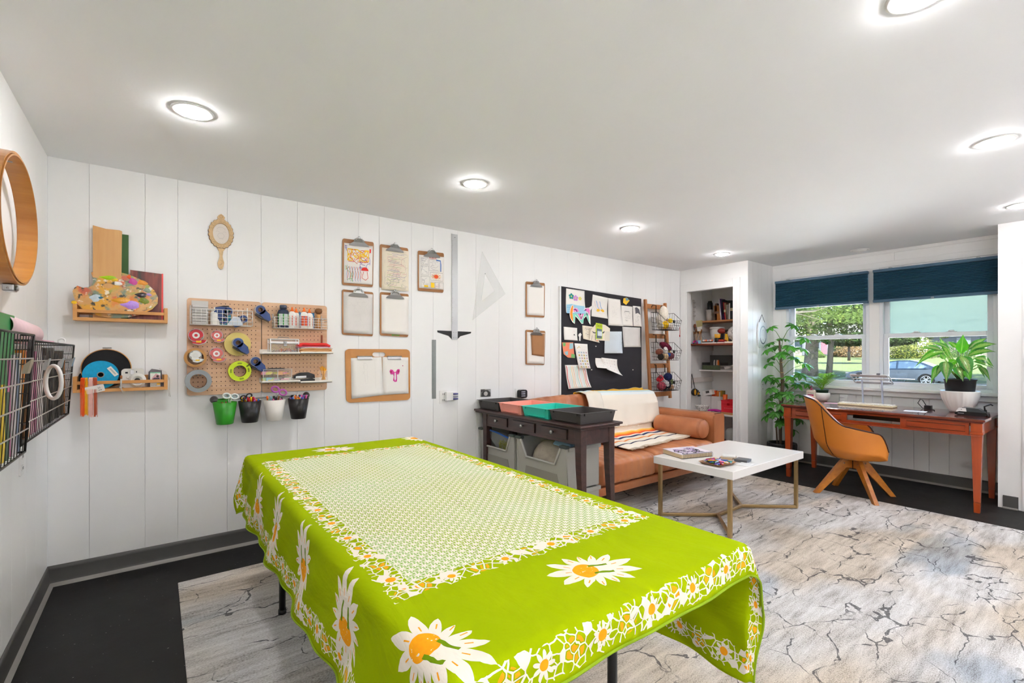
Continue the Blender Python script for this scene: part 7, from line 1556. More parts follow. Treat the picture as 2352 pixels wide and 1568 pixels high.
# glove hanging
hp=onY(1589,858,-.02); t=thing('work_glove','black and yellow work glove hanging by a cord in the closet','glove',(hp.x+.02,-.04,hp.z-.33))
part('cord',B().tube([(hp.x,-.019,hp.z),(hp.x-.015,-.022,hp.z-.12),(hp.x-.02,-.03,hp.z-.20)],.004,5).tube([(hp.x,-.019,hp.z),(hp.x+.04,-.022,hp.z-.12),(hp.x+.06,-.03,hp.z-.20)],.004,5),BLK,t)
k=B(); k.ell((hp.x+.03,-.045,hp.z-.25),(.075,.028,.05),18,12)
for i in range(4): k.ell((hp.x+.09+.01*i,-.045-.01*(i%2),hp.z-.235-.022*i),(.04,.012,.012),10,7)
part('glove_body',k,mat('black_leather','22211f',.6),t); part('yellow_patch',B().ell((hp.x+.005,-.068,hp.z-.25),(.022,.010,.04)).ell((hp.x+.08,-.066,hp.z-.27),(.03,.010,.016)),mat('glove_yellow','e2a42a',.6),t)
# lowest shelf
z=.535
yy=cp(1610,6.27,0).y; k=B(); k.lathe([(0,0),(.04,0),(.075,.035),(.092,.075),(.094,.078),(.089,.078),(.072,.038),(.038,.006),(0,.006)],(6.30,yy,z),32)
q=NT('splatter_enamel'); n_=q.n('TexVoronoi',{'Vector':q.coord(),'Scale':95.}); q.set('Base Color',q.mix(q.M('LESS_THAN',n_.outputs[0],.33),lin('e6e3dd'),lin('33372f'))); q.set('Roughness',.25); solo('enamel_bowl','black and white splatter enamel bowl on the lowest closet shelf','bowl',k,q.m)
box_px('white_carton','white printed carton behind the enamel bowl','carton',1610,1632,6.50,z,.19,.12,mat('carton_white','d9d4d2',.5)); box_px('white_carton','second white carton touching the first','carton',1632.5,1655,6.52,z,.19,.1,mat('carton_white','d9d4d2',.5))
k=B(frame((6.54,cp(1626,6.5,0).y,z+.20),rx=-.25)).box(-.04,.05,-.07,.07,0,.07); o=solo('tilted_box','white box with a grey label tilted on the cartons','box',k,mat('carton_white2','e6e2de',.5),bev=.002); k=B(frame((6.54,cp(1626,6.5,0).y,z+.20),rx=-.25)).box(-.042,-.0405,-.03,.02,.03,.06); part('grey_label',k,mat('label_dark','55514e',.5),o)
for i,(px,w_,c,h) in enumerate(((1639,9,'d8562a',.075),(1648,5,'e0762a',.07),(1652.5,2.5,'d9d4c8',.06),(1656,3,'b8862a',.08),(1660,3,'7a6a2a',.08))): box_px('packet',['orange packet','amber packet','white packet','ochre packet','olive packet'][i]+' standing in the row on top of the white cartons','packet',px-w_/2,px+w_/2,6.56,z+.19,h,.05,mat('pk_'+c,c,.5))
box_px('white_pack','tall white pack with a small dark print before the cartons','pack',1648,1657,6.34,z,.15,.04,mat('carton_white2','e6e2de',.5))
k=B(); a=cp(1627,6.27,0).y; b=cp(1657,6.27,0).y; k.sheet(lambda u,v:(6.25+.12*v,a+(b-a)*u,z+.02+.03*math.sin(PI*min(1,.2+v))*(.6+.4*math.sin(PI*u))),16,8,th=.015); solo('magenta_cloth','folded magenta cloth beside the enamel bowl','cloth',k,mat('magenta_cloth','b01c8a',.7))
k=B(); a=cp(1634,6.23,0).y; b=cp(1657,6.23,0).y; k.sheet(lambda u,v:(6.215+.05*v,a+(b-a)*u,z+.008+.018*math.sin(PI*min(1,.3+v))*abs(math.sin(5*u+.5))),16,6,th=.006); solo('grey_cloth','crumpled pale grey cloth at the shelf edge','cloth',k,mat('pale_grey_cloth','c4bcb8',.8))
yy=cp(1665.5,6.36,0).y; solo('orange_tumbler','tall orange tumbler behind the red basket','cup',B().lathe([(0,0),(.022,0),(.03,.23),(.027,.23),(.02,.006),(0,.006)],(6.47,cp(1665.5,6.47,0).y,z),20),mat('orange_tumbler','ea6420',.4))
ya,yb_=cp(1657.5,6.23,0).y,cp(1697,6.23,0).y; zb=z+.030
solo('game_box','flat tan box with dark lettering under the red basket','box',B().box(6.215,6.42,yb_,ya+.006,z,z+.029),mat('tan_game_box','b98a5c',.6),bev=.001)
RP=mat('red_basket_plastic','d3202e',.4); t=thing('red_basket','red slotted plastic basket on the lowest closet shelf','basket',(6.32,(ya+yb_)/2,zb)); h=.145
k=B(); k.box(6.225,6.41,yb_+.01,ya-.01,zb,zb+.004); k.box(6.218,6.222,yb_,ya,zb,zb+.085,0,(-.006,.006,.008,.008)).box(6.218,6.222,yb_,ya,zb+.115,zb+h)
ym=(ya+yb_)/2; k.box(6.218,6.222,yb_,ym-.035,zb+.085,zb+.115).box(6.218,6.222,ym+.035,ya,zb+.085,zb+.115); k.box(6.22,6.42,ya-.004,ya,zb,zb+h).box(6.22,6.42,yb_,yb_+.004,zb,zb+h).box(6.416,6.42,yb_,ya,zb,zb+h); part('basket_body',k,RP,t,bev=.002)
part('rim',B().tube([(6.216,yb_,zb+h),(6.216,ya,zb+h),(6.42,ya,zb+h),(6.42,yb_,zb+h)],.005,6,closed=True),RP,t); k=B()
for i in range(5): k.torus((6.2165,ya-.05-.027*i,zb+.045),.010,.0014,'x',14,5)
part('hoop_print',k,mat('pinkish_white','e8b0b0',.5),t)
# bottom of the closet
solo('storage_tub','translucent pale tub on the closet floor','tub',B().lathe([(0,0),(.085,0),(.09,.30),(.075,.33),(.04,.345),(0,.35)],(6.42,cp(1681,6.42,0).y-.02,.001),28),plastic('frosted_tub','cfcdc8',.85,.3))
solo('maroon_box','low maroon box on the closet floor','box',B().box(6.35,6.75,-.42,-.10,0,.13),mat('maroon','5a1c3a',.6),bev=.003)
# plaque on the side wall
F=frame((6.385,YS-.014,1.53)); pf2=lambda u,v,w_:F@Vector((u,-w_,v))
t=thing('hanging_plaque','white scalloped plaque with an oval blue print beside the tall plant','plaque',(6.385,YS-.02,1.38))
P=[]
for i in range(40):
    a=2*PI*i/40; sx_=.115*(abs(math.cos(a))**.5)*(1 if math.cos(a)>0 else -1); sz_=.16*(abs(math.sin(a))**.5)*(1 if math.sin(a)>0 else -1); P.append((sx_*(1+.03*math.cos(6*a)),sz_*(1+.03*math.cos(6*a))))
part('plaque_body',B().prism(P,pf2,0,.014),mat('glazed_white','e9edf2',.25),t,bev=.003); k=B()
for r_ in (.078,.045): k.stroke([(r_*math.cos(2*PI*i/40),.0+r_*1.35*math.sin(2*PI*i/40)) for i in range(41)],.016 if r_>.05 else .003,pf2,.0146,0)
for i in range(14): a=PI*1.15+PI*.7*i/13; k.blob([(.078*math.cos(a)+.008*math.cos(b),.0+.105*math.sin(a)+.008*math.sin(b)) for b in (0,1.2,2.5,3.8,5)],pf2,.015,1)
part('oval_print',k,[mat('print_grey_blue','9aa6b8',.5),mat('print_navy','33405a',.5)],t)
part('hanging_cord',B().tube([(6.31,YS-.016,1.68),(6.385,YS-.014,1.78),(6.46,YS-.016,1.68)],.003,5),mat('dark_cord','4a4a50',.6),t)
# ================================================================== PLANTS
def leafmesh(name,prof,L,fold=.12,droop=.35,n=6):
    # prof: half widths along the blade; leaf lies along +x, up +z
    k=B(); vs=[]
    for i,w_ in enumerate(prof):
        f=i/(len(prof)-1); x=L*f; z=-droop*L*f*f
        for s_ in (-1,-.5,0,.5,1): vs.append((x,s_*w_,z+fold*abs(s_)*w_*2-.0*(s_==0)))
    fs=[(i*5+j,(i+1)*5+j,(i+1)*5+j+1,i*5+j+1) for i in range(len(prof)-1) for j in range(4)]
    me=bpy.data.meshes.new(name); me.from_pydata(vs,[],fs); me.polygons.foreach_set('use_smooth',[True]*len(fs)); uv=me.uv_layers.new(name='leaf')
    for lp in me.loops: i=lp.vertex_index; uv.data[lp.index].uv=((i//5)/(len(prof)-1),(i%5)/4)
    me.update(); return me
def leafmat(name,c1,c2,trans=.35,rough=.3):
    q=NT(name); n_=q.n('TexNoise',{'Vector':q.coord('Generated'),'Scale':3.}).outputs[0]; oi=q.n('ObjectInfo').outputs['Random']
    col=q.mix(q.M('MULTIPLY',q.M('ADD',n_,oi),.5),lin(c1),lin(c2)); uv=q.n('UVMap',uv_map='leaf').outputs[0]; s=q.n('SeparateXYZ',{0:uv}).outputs
    rib=q.M('LESS_THAN',q.M('ABSOLUTE',q.M('SUBTRACT',s[1],.5)),.035); col=q.mix(q.M('MULTIPLY',rib,.5),col,lin('a9cf6a'))
    q.set('Base Color',col); q.set('Roughness',rough); tr=q.n('BsdfTranslucent',{0:col}); mx=q.n('MixShader',{0:trans,1:q.b.outputs[0],2:tr.outputs[0]}); q.t.links.new(mx.outputs[0],q.o.inputs[0]); return q.m
SCH=leafmat('schefflera_leaf','20601c','55a634'); lm=leafmesh('leaflet',[.004,.017,.026,.029,.025,.014,.001],.11,.12,.2); lm.materials.append(SCH)
def addleaf(par,loc,d,up,s,name='leaf'):
    d=d.normalized(); y=up.cross(d); y=y.normalized() if y.length>1e-4 else d.orthogonal().normalized(); z=d.cross(y)
    Mx=Matrix((( d.x,y.x,z.x,0),(d.y,y.y,z.y,0),(d.z,y.z,z.z,0),(0,0,0,1)))
    o=bpy.data.objects.new(name,lm_cur); C.objects.link(o); o.parent=par; Mx=Matrix.Translation(Vector(loc)-rootloc(par))@Mx@Matrix.Scale(s,4); o.matrix_local=Mx; return o
px0,py0=6.40,-1.125
t=thing('tall_houseplant','tall umbrella tree in a ribbed black pot between side wall and desk','plant',(px0,py0,0)); PT=t
BP=mat('matte_black_pot','232325',.45); k=B(); k.lathe([(0,0),(.135,0),(.143,.02),(.155,.235),(.155,.25),(.14,.25),(.135,.22),(0,.22)],(px0,py0,.0),72,rib=lambda a,i:(.025*(1 if math.cos(36*a/2)>0 else -1) if 1<=i<=3 else 0)); part('pot',k,BP,t)
part('soil',B().lathe([(.136,.222),(0,.226)],(px0,py0,0),24),mat('dark_soil','2a211c',.95,bump=.9),t)
BK=mat('plant_bark','6b5a48',.8,var=.3,bump=.6)
main=[(px0-.01,py0+.01,.22),(px0,py0+.02,.6),(px0+.0,py0-.01,.95),(px0-.01,py0+.01,1.25),(px0-.0,py0+.03,1.48)]
part('trunk',B().tube(main,[.014,.018,.020,.016,.008],10),BK,t)
for q_ in ([(px0+.03,py0-.02,.22),(px0+.02,py0-.05,.42),(px0+.01,py0-.01,.7)],[(px0-.03,py0+.04,.22),(px0+.01,py0+.07,.45),(px0,py0+.02,.62)]): part('stem',B().tube(q_,[.008,.009,.006],8),BK,t)
for z in (.98,1.08,1.2): part('tie',B().torus((px0,py0,z),.022,.0025,'z',14,5),mat('tan_twine','c9a86a',.8),t)
lm_cur=lm; rr=random.Random(12)
wh=[(1770,752,6.32),(1822,746,6.42),(1848,776,6.40),(1752,788,6.38),(1800,778,6.42),(1762,803,6.30),(1843,800,6.50),(1795,812,6.30),(1826,822,6.40),(1772,820,6.45),(1757,835,6.35),(1850,835,6.45),(1838,858,6.35),(1812,795,6.32),(1782,795,6.5),(1760,865,6.30),(1780,872,6.35),(1745,868,6.38),(1852,880,6.42),(1830,882,6.35),(1800,880,6.52),(1772,893,6.25),(1790,905,6.30),(1748,912,6.40),(1812,905,6.30),(1842,908,6.5),(1828,918,6.55),(1768,925,6.30),(1795,930,6.26),(1750,938,6.35),(1756,955,6.32),(1780,948,6.24),(1806,950,6.30),(1792,968,6.28),(1772,905,6.5),(1836,962,6.55),(1820,985,6.60),(1815,865,6.28)]
for i,(a,b,X) in enumerate(wh):
    c=onX(a,b,X); 
    if c.y>YS-.10: c.y=YS-.10
    zt=max(.45,min(1.45,c.z-.08-.35*abs(c.y-py0))); zz=zt; p0=Vector((px0,py0,zz)); md=(p0+c)/2+Vector((0,0,.03))
    part('petiole',B().tube([p0,md,c],[.004,.003,.0025],5),mat('green_stem','5f8a3c',.6),t)
    nl=7 if i<34 else 6; tilt=rr.uniform(0,6.28); out=(c-p0); out.z=0; out=out.normalized() if out.length>.02 else Vector((0,-1,0))
    ax=(Vector((0,0,1))+out*.5+Vector((-.25,0,0))).normalized(); u=ax.orthogonal().normalized(); v=ax.cross(u)
    for j in range(nl):
        a_=tilt+2*PI*j/nl; d=(u*math.cos(a_)+v*math.sin(a_))+ax*rr.uniform(-.25,.05)-Vector((0,0,rr.uniform(-.05,.3))); s_=rr.uniform(.7,1.02)*(.92 if i>14 else 1.)
        tip=c+d.normalized()*.105*s_
        if tip.y>YS-.02: continue
        if tip.x>6.60: d.x*=-.3; 
        if DX0-.02<tip.x and tip.y<DY1 and .70<tip.z<.80: continue
        addleaf(t,c,d,ax,s_)
# Chinese evergreen on the desk
q=NT('variegated_leaf'); uv=q.n('UVMap',uv_map='leaf').outputs[0]; s=q.n('SeparateXYZ',{0:uv}).outputs; M=q.M
vv=M('ABSOLUTE',M('SUBTRACT',s[1],.5)); nz=q.n('TexNoise',{'Vector':q.n('Mapping',{0:uv,3:(9.,5.,1.)}).outputs[0],'Scale':2.,'Detail':3.}).outputs[0]
sil=M('MULTIPLY',M('GREATER_THAN',vv,.05),M('LESS_THAN',M('ADD',vv,M('MULTIPLY',nz,.35)),.40)); edge=M('MULTIPLY',sil,M('GREATER_THAN',nz,.38))
st_=M('LESS_THAN',M('ABSOLUTE',M('SUBTRACT',M('FRACT',M('ADD',M('MULTIPLY',s[0],9.),M('MULTIPLY',vv,-5.))),.5)),.16)
col=q.mix(edge,q.mix(M('MULTIPLY',st_,.2),lin('1f6a22'),lin('4f9040')),lin('8a9a5c')); col=q.mix(M('LESS_THAN',vv,.03),col,lin('9ac45a'))
q.set('Base Color',col); q.set('Roughness',.25); tr=q.n('BsdfTranslucent',{0:lin('5fae1c')}); mx=q.n('MixShader',{0:.22,1:q.b.outputs[0],2:tr.outputs[0]}); q.t.links.new(mx.outputs[0],q.o.inputs[0]); EVG=q.m
EVB=leafmat('bright_evergreen_leaf','2f8a14','6cc018',.5); 
gx_,gy_=6.34,-2.685; gz=DZ
t=thing('evergreen_plant','broad-leaved evergreen in a black pot set inside a white fluted planter','plant',(gx_,gy_,gz))
k=B(); prof=[(0,0),(.068,0),(.078,.02),(.103,.07),(.124,.13),(.133,.185),(.133,.195),(.124,.195),(.112,.13),(0,.10)]
k.lathe(prof,(gx_,gy_,gz),96,rib=lambda a,i:.035*abs(math.cos(11*a+.0*i))*(1 if 1<=i<=6 else 0)); part('planter',k,mat('white_ceramic','ece9e6',.3,var=.02),t)
part('inner_pot',B().lathe([(.08,.11),(.098,.18),(.109,.29),(.115,.292),(.115,.305),(.107,.305),(.10,.28),(0,.275)],(gx_,gy_,gz),40),BP,t)
def bigleaf(base,tip,w_,droop,m,roll=0.,pet=True):
    base=Vector(base);tip=Vector(tip); L=(tip-base).length; d=(tip-base).normalized(); out=Vector((-.78,-.30,.55)); y=out.cross(d)
    y=y.normalized() if y.length>.05 else Vector((0,1,0)); z=d.cross(y)
    prof=[.05,.55,.86,1.,.98,.86,.66,.42,.18,.01]; n_=len(prof); vs=[]
    for i,p in enumerate(prof):
        f=i/(n_-1); c=base+d*L*f+Vector((0,0,1))*droop*4*f*(1-f)*L*.25
        for j in range(7):
            s_=(j-3)/3; vs.append(c+y*s_*w_*p/2+z*(abs(s_)*w_*.10*p-.01*math.sin(6*f+3*s_)*.2))
    fs=[(i*7+j,(i+1)*7+j,(i+1)*7+j+1,i*7+j+1) for i in range(n_-1) for j in range(6)]
    k=B(); k.add(vs,fs,0,True); o=part('leaf',k,m,t); l=o.data.uv_layers.new(name='leaf')
    for lp in o.data.loops: i=lp.vertex_index; l.data[lp.index].uv=((i//7)/(n_-1),(i%7)/6)
    c0=Vector((gx_,gy_,gz+.28)); mid=(c0+base)/2+Vector((0,0,.03)); part('petiole',B().tube([c0,mid,base],[.006,.005,.004],6),mat('pale_green_stem','8fb85a',.5),o)
LV=[((2208,812,6.30),(2212,768,6.30),.085,.0,EVB,.0),((2180,822,6.32),(2158,775,6.36),.05,.3,EVG,.3),((2178,800,6.30),(2142,786,6.30),.035,.3,EVG,0),((2165,806,6.22),(2112,800,6.15),.055,.5,EVG,.3),((2175,808,6.30),(2102,842,6.16),.07,.7,EVG,.4),((2224,802,6.42),(2268,776,6.50),.055,.3,EVG,.4),((2228,806,6.36),(2294,790,6.38),.07,.5,EVG,.3),((2222,818,6.34),(2296,808,6.34),.07,.6,EVG,.5),((2238,822,6.26),(2292,842,6.24),.075,.6,EVG,.5),((2236,830,6.24),(2282,846,6.22),.05,.5,EVG,.4),((2250,842,6.30),(2275,876,6.30),.04,.6,EVG,.2),((2205,818,6.20),(2232,870,6.12),.11,.6,EVG,1.2),((2200,842,6.16),(2212,876,6.10),.09,.5,EVG,1.2),((2172,830,6.18),(2174,880,6.10),.095,.7,EVG,1.2),((2160,838,6.26),(2138,882,6.20),.06,.6,EVG,.9),((2165,838,6.22),(2150,866,6.20),.045,.5,EVG,.6),((2195,826,6.22),(2178,842,6.18),.06,.3,EVB,.9),((2218,850,6.14),(2228,874,6.10),.06,.3,EVB,1.),((2170,825,6.30),(2160,812,6.3),.05,.2,EVG,.3),((2245,836,6.34),(2262,868,6.36),.035,.5,EVG,.3),((2215,806,6.44),(2240,788,6.50),.05,.2,EVG,.5),((2200,800,6.4),(2178,784,6.42),.05,.2,EVG,.4)]
for a,b,w_,dr,m,ro in LV:
    A=onX(*a);Bp=onX(*b)
    for P_ in (A,Bp):
        if P_.y<YST+.02 and P_.x>XST-.02: P_.y=YST+.03
        P_.x=min(P_.x,6.585)
    bigleaf(A,Bp,w_,dr,m,ro)
# small palm in white bowl
ax_,ay_=6.49,-1.515; t=thing('small_palm','small feathery palm in a white bowl at the left rear of the desk','plant',(ax_,ay_,DZ))
part('bowl',B().lathe([(0,0),(.045,0),(.07,.03),(.078,.07),(.076,.095),(.069,.097),(.068,.07),(0,.06)],(ax_,ay_,DZ),32),mat('white_ceramic','ece9e6',.3),t); part('inner_pot',B().lathe([(.055,.06),(.062,.125),(.066,.125),(.066,.132),(.058,.132),(0,.12)],(ax_,ay_,DZ),28),mat('dark_green_pot','2f4a36',.5),t)
PM_=leafmat('palm_leaf','4f8a1c','9ac83a',.4); rr=random.Random(2)
for i in range(20):
    a_=2*PI*i/20+rr.uniform(-.2,.2); L=rr.uniform(.24,.36); e=rr.uniform(.75,1.4); hd=Vector((math.cos(a_)*.6,math.sin(a_),0)); k=B(); pts=[]
    for j in range(12):
        f=j/11; pts.append(Vector((ax_,ay_,DZ+.12))+hd*L*math.cos(e)*(f+.5*f*f)+Vector((0,0,L*math.sin(e)*(f-.42*f*f))))
    pts=[Vector((min(p.x,6.60),p.y,p.z)) for p in pts]; k.tube(pts,[.0022-.0014*j/11 for j in range(12)],4)
    for j in range(3,12):
        d=(pts[j]-pts[j-1]).normalized(); sd_=d.cross(Vector((0,0,1))).normalized()
        for s_ in (-1,1):
            ll=.055*math.sin(PI*(j/12))+.02; tp=pts[j]+(sd_*s_*.8+d*.7).normalized()*ll-Vector((0,0,.008)); tp.x=min(tp.x,6.605); wv=d*.004
            k.add([pts[j]-wv,pts[j]+wv,(pts[j]+tp)/2+wv*1.3,tp,(pts[j]+tp)/2-wv*1.3],[(0,1,2,3,4)])
    o=part('frond',k,PM_,t)
# ================================================================== DESK TOP THINGS
z=DZ
t=thing('keyboard','cream keyboard with round typewriter-style keys on the desk','keyboard',(6.29,-1.99,z)); F=frame((6.29,-1.99,z),rz=0)
part('keyboard_base',B(F).box(-.075,.075,-.235,.235,0,.018),mat('cream_keyboard','e6d7b4',.4),t,bev=.006); 
kc=B().lathe([(0,.018),(.0085,.018),(.0075,.027),(.006,.026),(0,.0255)],(0,0,0),14); KC=mat('key_cream','f0ebe2',.4,var=.02); KG=mat('key_grey','b9b4ac',.4)
me=None
for r_ in range(5):
    for c_ in range(18):
        if r_==4 and 4<=c_<=8: 
            if c_==4: part('space_key',B(F).box(.048,.062,-.115+.235*0-.0,.02,.018,.027),KC,t,bev=.002)
            continue
        x=-.058+.027*r_; y=.218-.0255*c_
        if me is None: o0_=part('key',kc,KC,t,world=False); me=o0_.data; o0_.location=(x,y,0)
        else:
            o=bpy.data.objects.new('key',me); C.objects.link(o); o.parent=t; o.location=(x,y,0)
WHP=mat('stand_white','e4e6ea',.35); t=thing('laptop_stand','white folding laptop stand in front of the window mullion','stand',(6.50,-2.0,z))
F=frame((6.45,-1.985,1.035),ry=.5)
pts=rrect(-.10,.10,-.165,.165,.02,5); part('stand_frame',B(F).tube([(x,y,0) for x,y in pts],.006,6,closed=True),WHP,t)
part('stand_panel',B(F).box(-.10,-.05,-.155,.155,-.003,.003).box(.06,.095,-.155,.155,-.003,.003).box(-.012,.012,-.155,.155,-.003,.003),WHP,t,bev=.002)
for y in (-1.90,-2.07): part('leg',B().bar((6.46,y,1.03),(6.50,y,z+.012),.014,.014),mat('pale_blue_grey_leg','c3cbe0',.35),t,bev=.002); part('front_stop',B(F).box(-.112,-.098,y+1.985-.015,y+1.985+.015,-.002,.016),mat('stand_grey_rubber','6d6f78',.6),t,bev=.002)
part('stand_base',B().box(6.44,6.56,-2.12,-1.85,z,z+.010),WHP,t,bev=.003)
ly=-1.43; lx=6.42; t=thing('lotion_bottle','cream pump lotion bottle with a plum label and pump','bottle',(lx,ly,z)); k=B(); part('bottle_body',k.prism(rrect(-.042,.042,0,.125,.014,5),lambda u,v,w_:(lx+w_,ly-u,z+v),-.020,.020),mat('lotion_cream','eee2d4',.35),t,bev=.006)
fl=lambda u,v,w_:(lx-.0205-w_,ly-u,z+v)
part('pump',B().cyl((lx,ly,z+.125),(lx,ly,z+.145),.016,.014,16).cyl((lx,ly,z+.145),(lx,ly,z+.165),.005,n=8).box(lx-.035,lx+.008,ly-.008,ly+.008,z+.163,z+.173),mat('plum_pump','a8386a',.35),t,bev=.001)
lb=part('bottle_label',B().blob([(-.030,.050),(.032,.050),(.032,.076),(-.030,.076)],fl,.0008),mat('plum_label','a8285a',.5),t)
part('lettering',B().text('Lubriderm',.0175,fl,.0010,x=-.038,y=.086),INK,lb)
gy2=-1.72; gx2=6.50; t=thing('drinking_glass','clear tumbler with dark lettering near the window','glass',(gx2,gy2,z)); part('glass_wall',B().lathe([(.030,0),(.032,.004),(.038,.092),(.036,.092),(.030,.008),(0,.008)],(gx2,gy2,z),28),CLEAR,t); part('lettering',B().text('PREMIO',.013,lambda u,v,w_:(gx2-.0375-w_,gy2-u,z+v),.0004,x=-.027,y=.05),INK,t)
solo('pink_note','pale pink note sheet lying left of the keyboard','note',B(frame((6.30,-1.66,z),rz=.2)).box(-.05,.05,-.07,.05,0,.0012),mat('pink_note','f0c4d8',.6))
solo('white_papers','loose white sheet on the desk by the adapter','paper',B(frame((6.10,-2.42,z),rz=.1)).box(-.06,.06,-.08,.08,0,.001),mat('sheet_white','e6e2e4',.6))
t=thing('network_router','black wedge router with a white side panel beside the planter','router',(6.18,-2.80,z)); rx_,ry_=6.13,-2.80
part('router_body',B().prism([(-.105,0.006),(-.085,0),(.085,0),(.10,.012),(.095,.030),(-.075,.034),(-.105,.022)],lambda u,v,w_:(rx_+w_,ry_-u,z+v),-.06,.06),mat('gloss_black','1d1f23',.15),t,bev=.005)
part('white_panel',B().prism([(-.098,.03),(-.03,.03),(-.035,.062),(-.08,.062)],lambda u,v,w_:(rx_+w_,ry_-u,z+v),-.055,-.048),WHT,t,bev=.002); part('router_back',B().prism([(-.07,.03),(.09,.026),(.04,.062),(-.06,.066)],lambda u,v,w_:(rx_+w_,ry_-u,z+v),-.045,.055),mat('dark_smoke','3c4044',.3),t,bev=.004)
part('front_mark',B().blob([(-.085,.015),(-.045,.015),(-.045,.020),(-.085,.020)],lambda u,v,w_:(rx_-.0605-w_,ry_-u,z+v),.0006),mat('pale_grey_mark','8d9094',.4),t); part('indicator',B().ell((rx_-.0555,ry_+.062,z+.05),(.001,.003,.003)),BLK,t)
k=B(); k.tube([(6.20,-2.86,z+.03),(6.16,-2.88,z+.05),(6.15,-2.885,z+.02),(6.18,-2.90,z+.004),(6.12,-2.90,z+.004),(6.05,-2.91,z+.004)],.004,6); k.tube([(6.19,-2.87,z+.02),(6.15,-2.87,z+.08),(6.18,-2.905,z+.10),(6.19,-2.915,z+.09)],.006,6); solo('black_cable','black cables looping at the right end of the desk','cable',k,BLK)
k=B(); k.box(6.40,6.46,-2.47,-2.42,z,z+.035); k.tube([(6.43,-2.43,z+.03),(6.45,-2.40,z+.08),(6.46,-2.38,z+.09),(6.46,-2.36,z+.05),(6.44,-2.40,z+.006),(6.36,-2.5,z+.004),(6.28,-2.52,z+.004)],.0035,6); solo('power_adapter','black power adapter with its cord by the white planter','adapter',k,BLK)
# ================================================================== OUTSIDE
BOUNCE_GROUND=mat('pale_bounce_ground','dddad4',.85,var=.1,vs=1.)  # unseen ground by the windows, added pale to bounce sunlight into the room
_lin=lin
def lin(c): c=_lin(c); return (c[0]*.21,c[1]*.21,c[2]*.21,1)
_mat=mat
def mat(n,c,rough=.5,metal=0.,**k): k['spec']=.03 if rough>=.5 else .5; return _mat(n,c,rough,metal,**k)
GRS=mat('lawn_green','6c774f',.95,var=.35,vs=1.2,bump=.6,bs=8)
k=B(); k.sheet(lambda u,v:(38.6+66*u,-70+150*v,-.42+1.75*(u**.8)),24,6); g=struct('lawn',k,GRS)
struct('ground',B().box(XW+.9,25.0,-60,80,-.9,-.60),BOUNCE_GROUND)
struct('road',B().box(25.0,38.3,-60,80,-.9,-.55),mat('concrete_road','a9a8a5',.8,var=.1,vs=1.)); struct('kerb',B().box(38.3,38.6,-60,80,-.9,-.40),mat('kerb_stone','8f8d88',.9,var=.2))
LF=leafmat('tree_leaves','5f8f24','a9d04a',.45,.5) if False else None
def foliage_mat(name,c1,c2):
    q=NT(name); n_=q.n('TexNoise',{'Vector':q.coord(),'Scale':1.1,'Detail':3.}).outputs[0]; n2=q.n('TexNoise',{'Vector':q.coord(),'Scale':14.}).outputs[0]; col=q.mix(q.n('MapRange',{0:q.M('ADD',q.M('MULTIPLY',n_,.6),q.M('MULTIPLY',n2,.4)),1:.35,2:.65}).outputs[0],lin(c1),lin(c2)); q.set('Base Color',col); q.set('Roughness',.8); q.set('Specular IOR Level',.03)
    tr=q.n('BsdfTranslucent',{0:col}); mx=q.n('MixShader',{0:.5,1:q.b.outputs[0],2:tr.outputs[0]}); q.t.links.new(mx.outputs[0],q.o.inputs[0]); return q.m
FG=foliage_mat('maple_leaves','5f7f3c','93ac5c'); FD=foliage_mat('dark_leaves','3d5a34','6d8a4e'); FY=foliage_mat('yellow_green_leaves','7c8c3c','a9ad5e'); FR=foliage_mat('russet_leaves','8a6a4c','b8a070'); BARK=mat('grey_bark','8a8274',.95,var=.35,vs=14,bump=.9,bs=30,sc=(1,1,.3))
def cloud(blobs,n,size,seed):
    rr=random.Random(seed); vs=[];fs=[]; tot=sum((b[3]*b[4]*b[5])**(2/3) for b in blobs)
    for (x,y,z,a,b,c) in blobs:
        for _ in range(int(n*((a*b*c)**(2/3))/tot)):
            d=Vector((rr.gauss(0,1),rr.gauss(0,1),rr.gauss(0,1))).normalized(); q_=rr.uniform(.35,1.05)**.5; p=Vector((x+d.x*a*q_,y+d.y*b*q_,z+d.z*c*q_))
            u=Vector((rr.gauss(0,1),rr.gauss(0,1),rr.gauss(0,.6))).normalized(); v=u.orthogonal().normalized(); s_=size*rr.uniform(.6,1.3); o=len(vs)
            vs+=[p-u*s_,p+v*s_*.55,p+u*s_,p-v*s_*.55]; fs.append((o,o+1,o+2,o+3))
    k=B(); k.v=[tuple(p) for p in vs]; k.f=fs; k.m=[0]*len(fs); k.sm=[False]*len(fs); return k
def tree(name,lab,trunk,rad,blobs,n,size,seed,mf,branches=(),group='trees outside the window'):
    t=thing(name,lab,'tree',trunk[0],group); part('trunk',B().tube(trunk,rad,12),BARK,t)
    for b in branches: part('branch',B().tube(b[:-1],[b[-1]*(1-.75*i/(len(b)-2)) for i in range(len(b)-1)],8),BARK,t)
    part('foliage',cloud(blobs,n,size,seed),mf,t,kind='stuff'); return t
tree('street_tree','thick grey trunk of the nearer street tree seen through the left window',[(40,11.3,-.4),(40,11.2,.6),(40,11.1,2.4),(39.5,11,6)],[.62,.46,.40,.35],[(39,10,5.4,5,6,3.2),(38,4,5.4,5,5,3.1),(39,15,5.4,5,4,3.2),(39,0,6.5,5,5,2.5)],36000,.15,1,FG)
tree('street_tree','thin knobbly trunk between the thick trunk and the small round tree',[(41,10.35,-.35),(41.1,10.3,.8),(41,10.2,2.2),(41,10.4,5)],[.22,.20,.17,.12],[(42,10,7,3,3,2)],4000,.12,2,FG)
bl_=[onX(1826,717,20),onX(1870,714,20),onX(1912,700,20)]
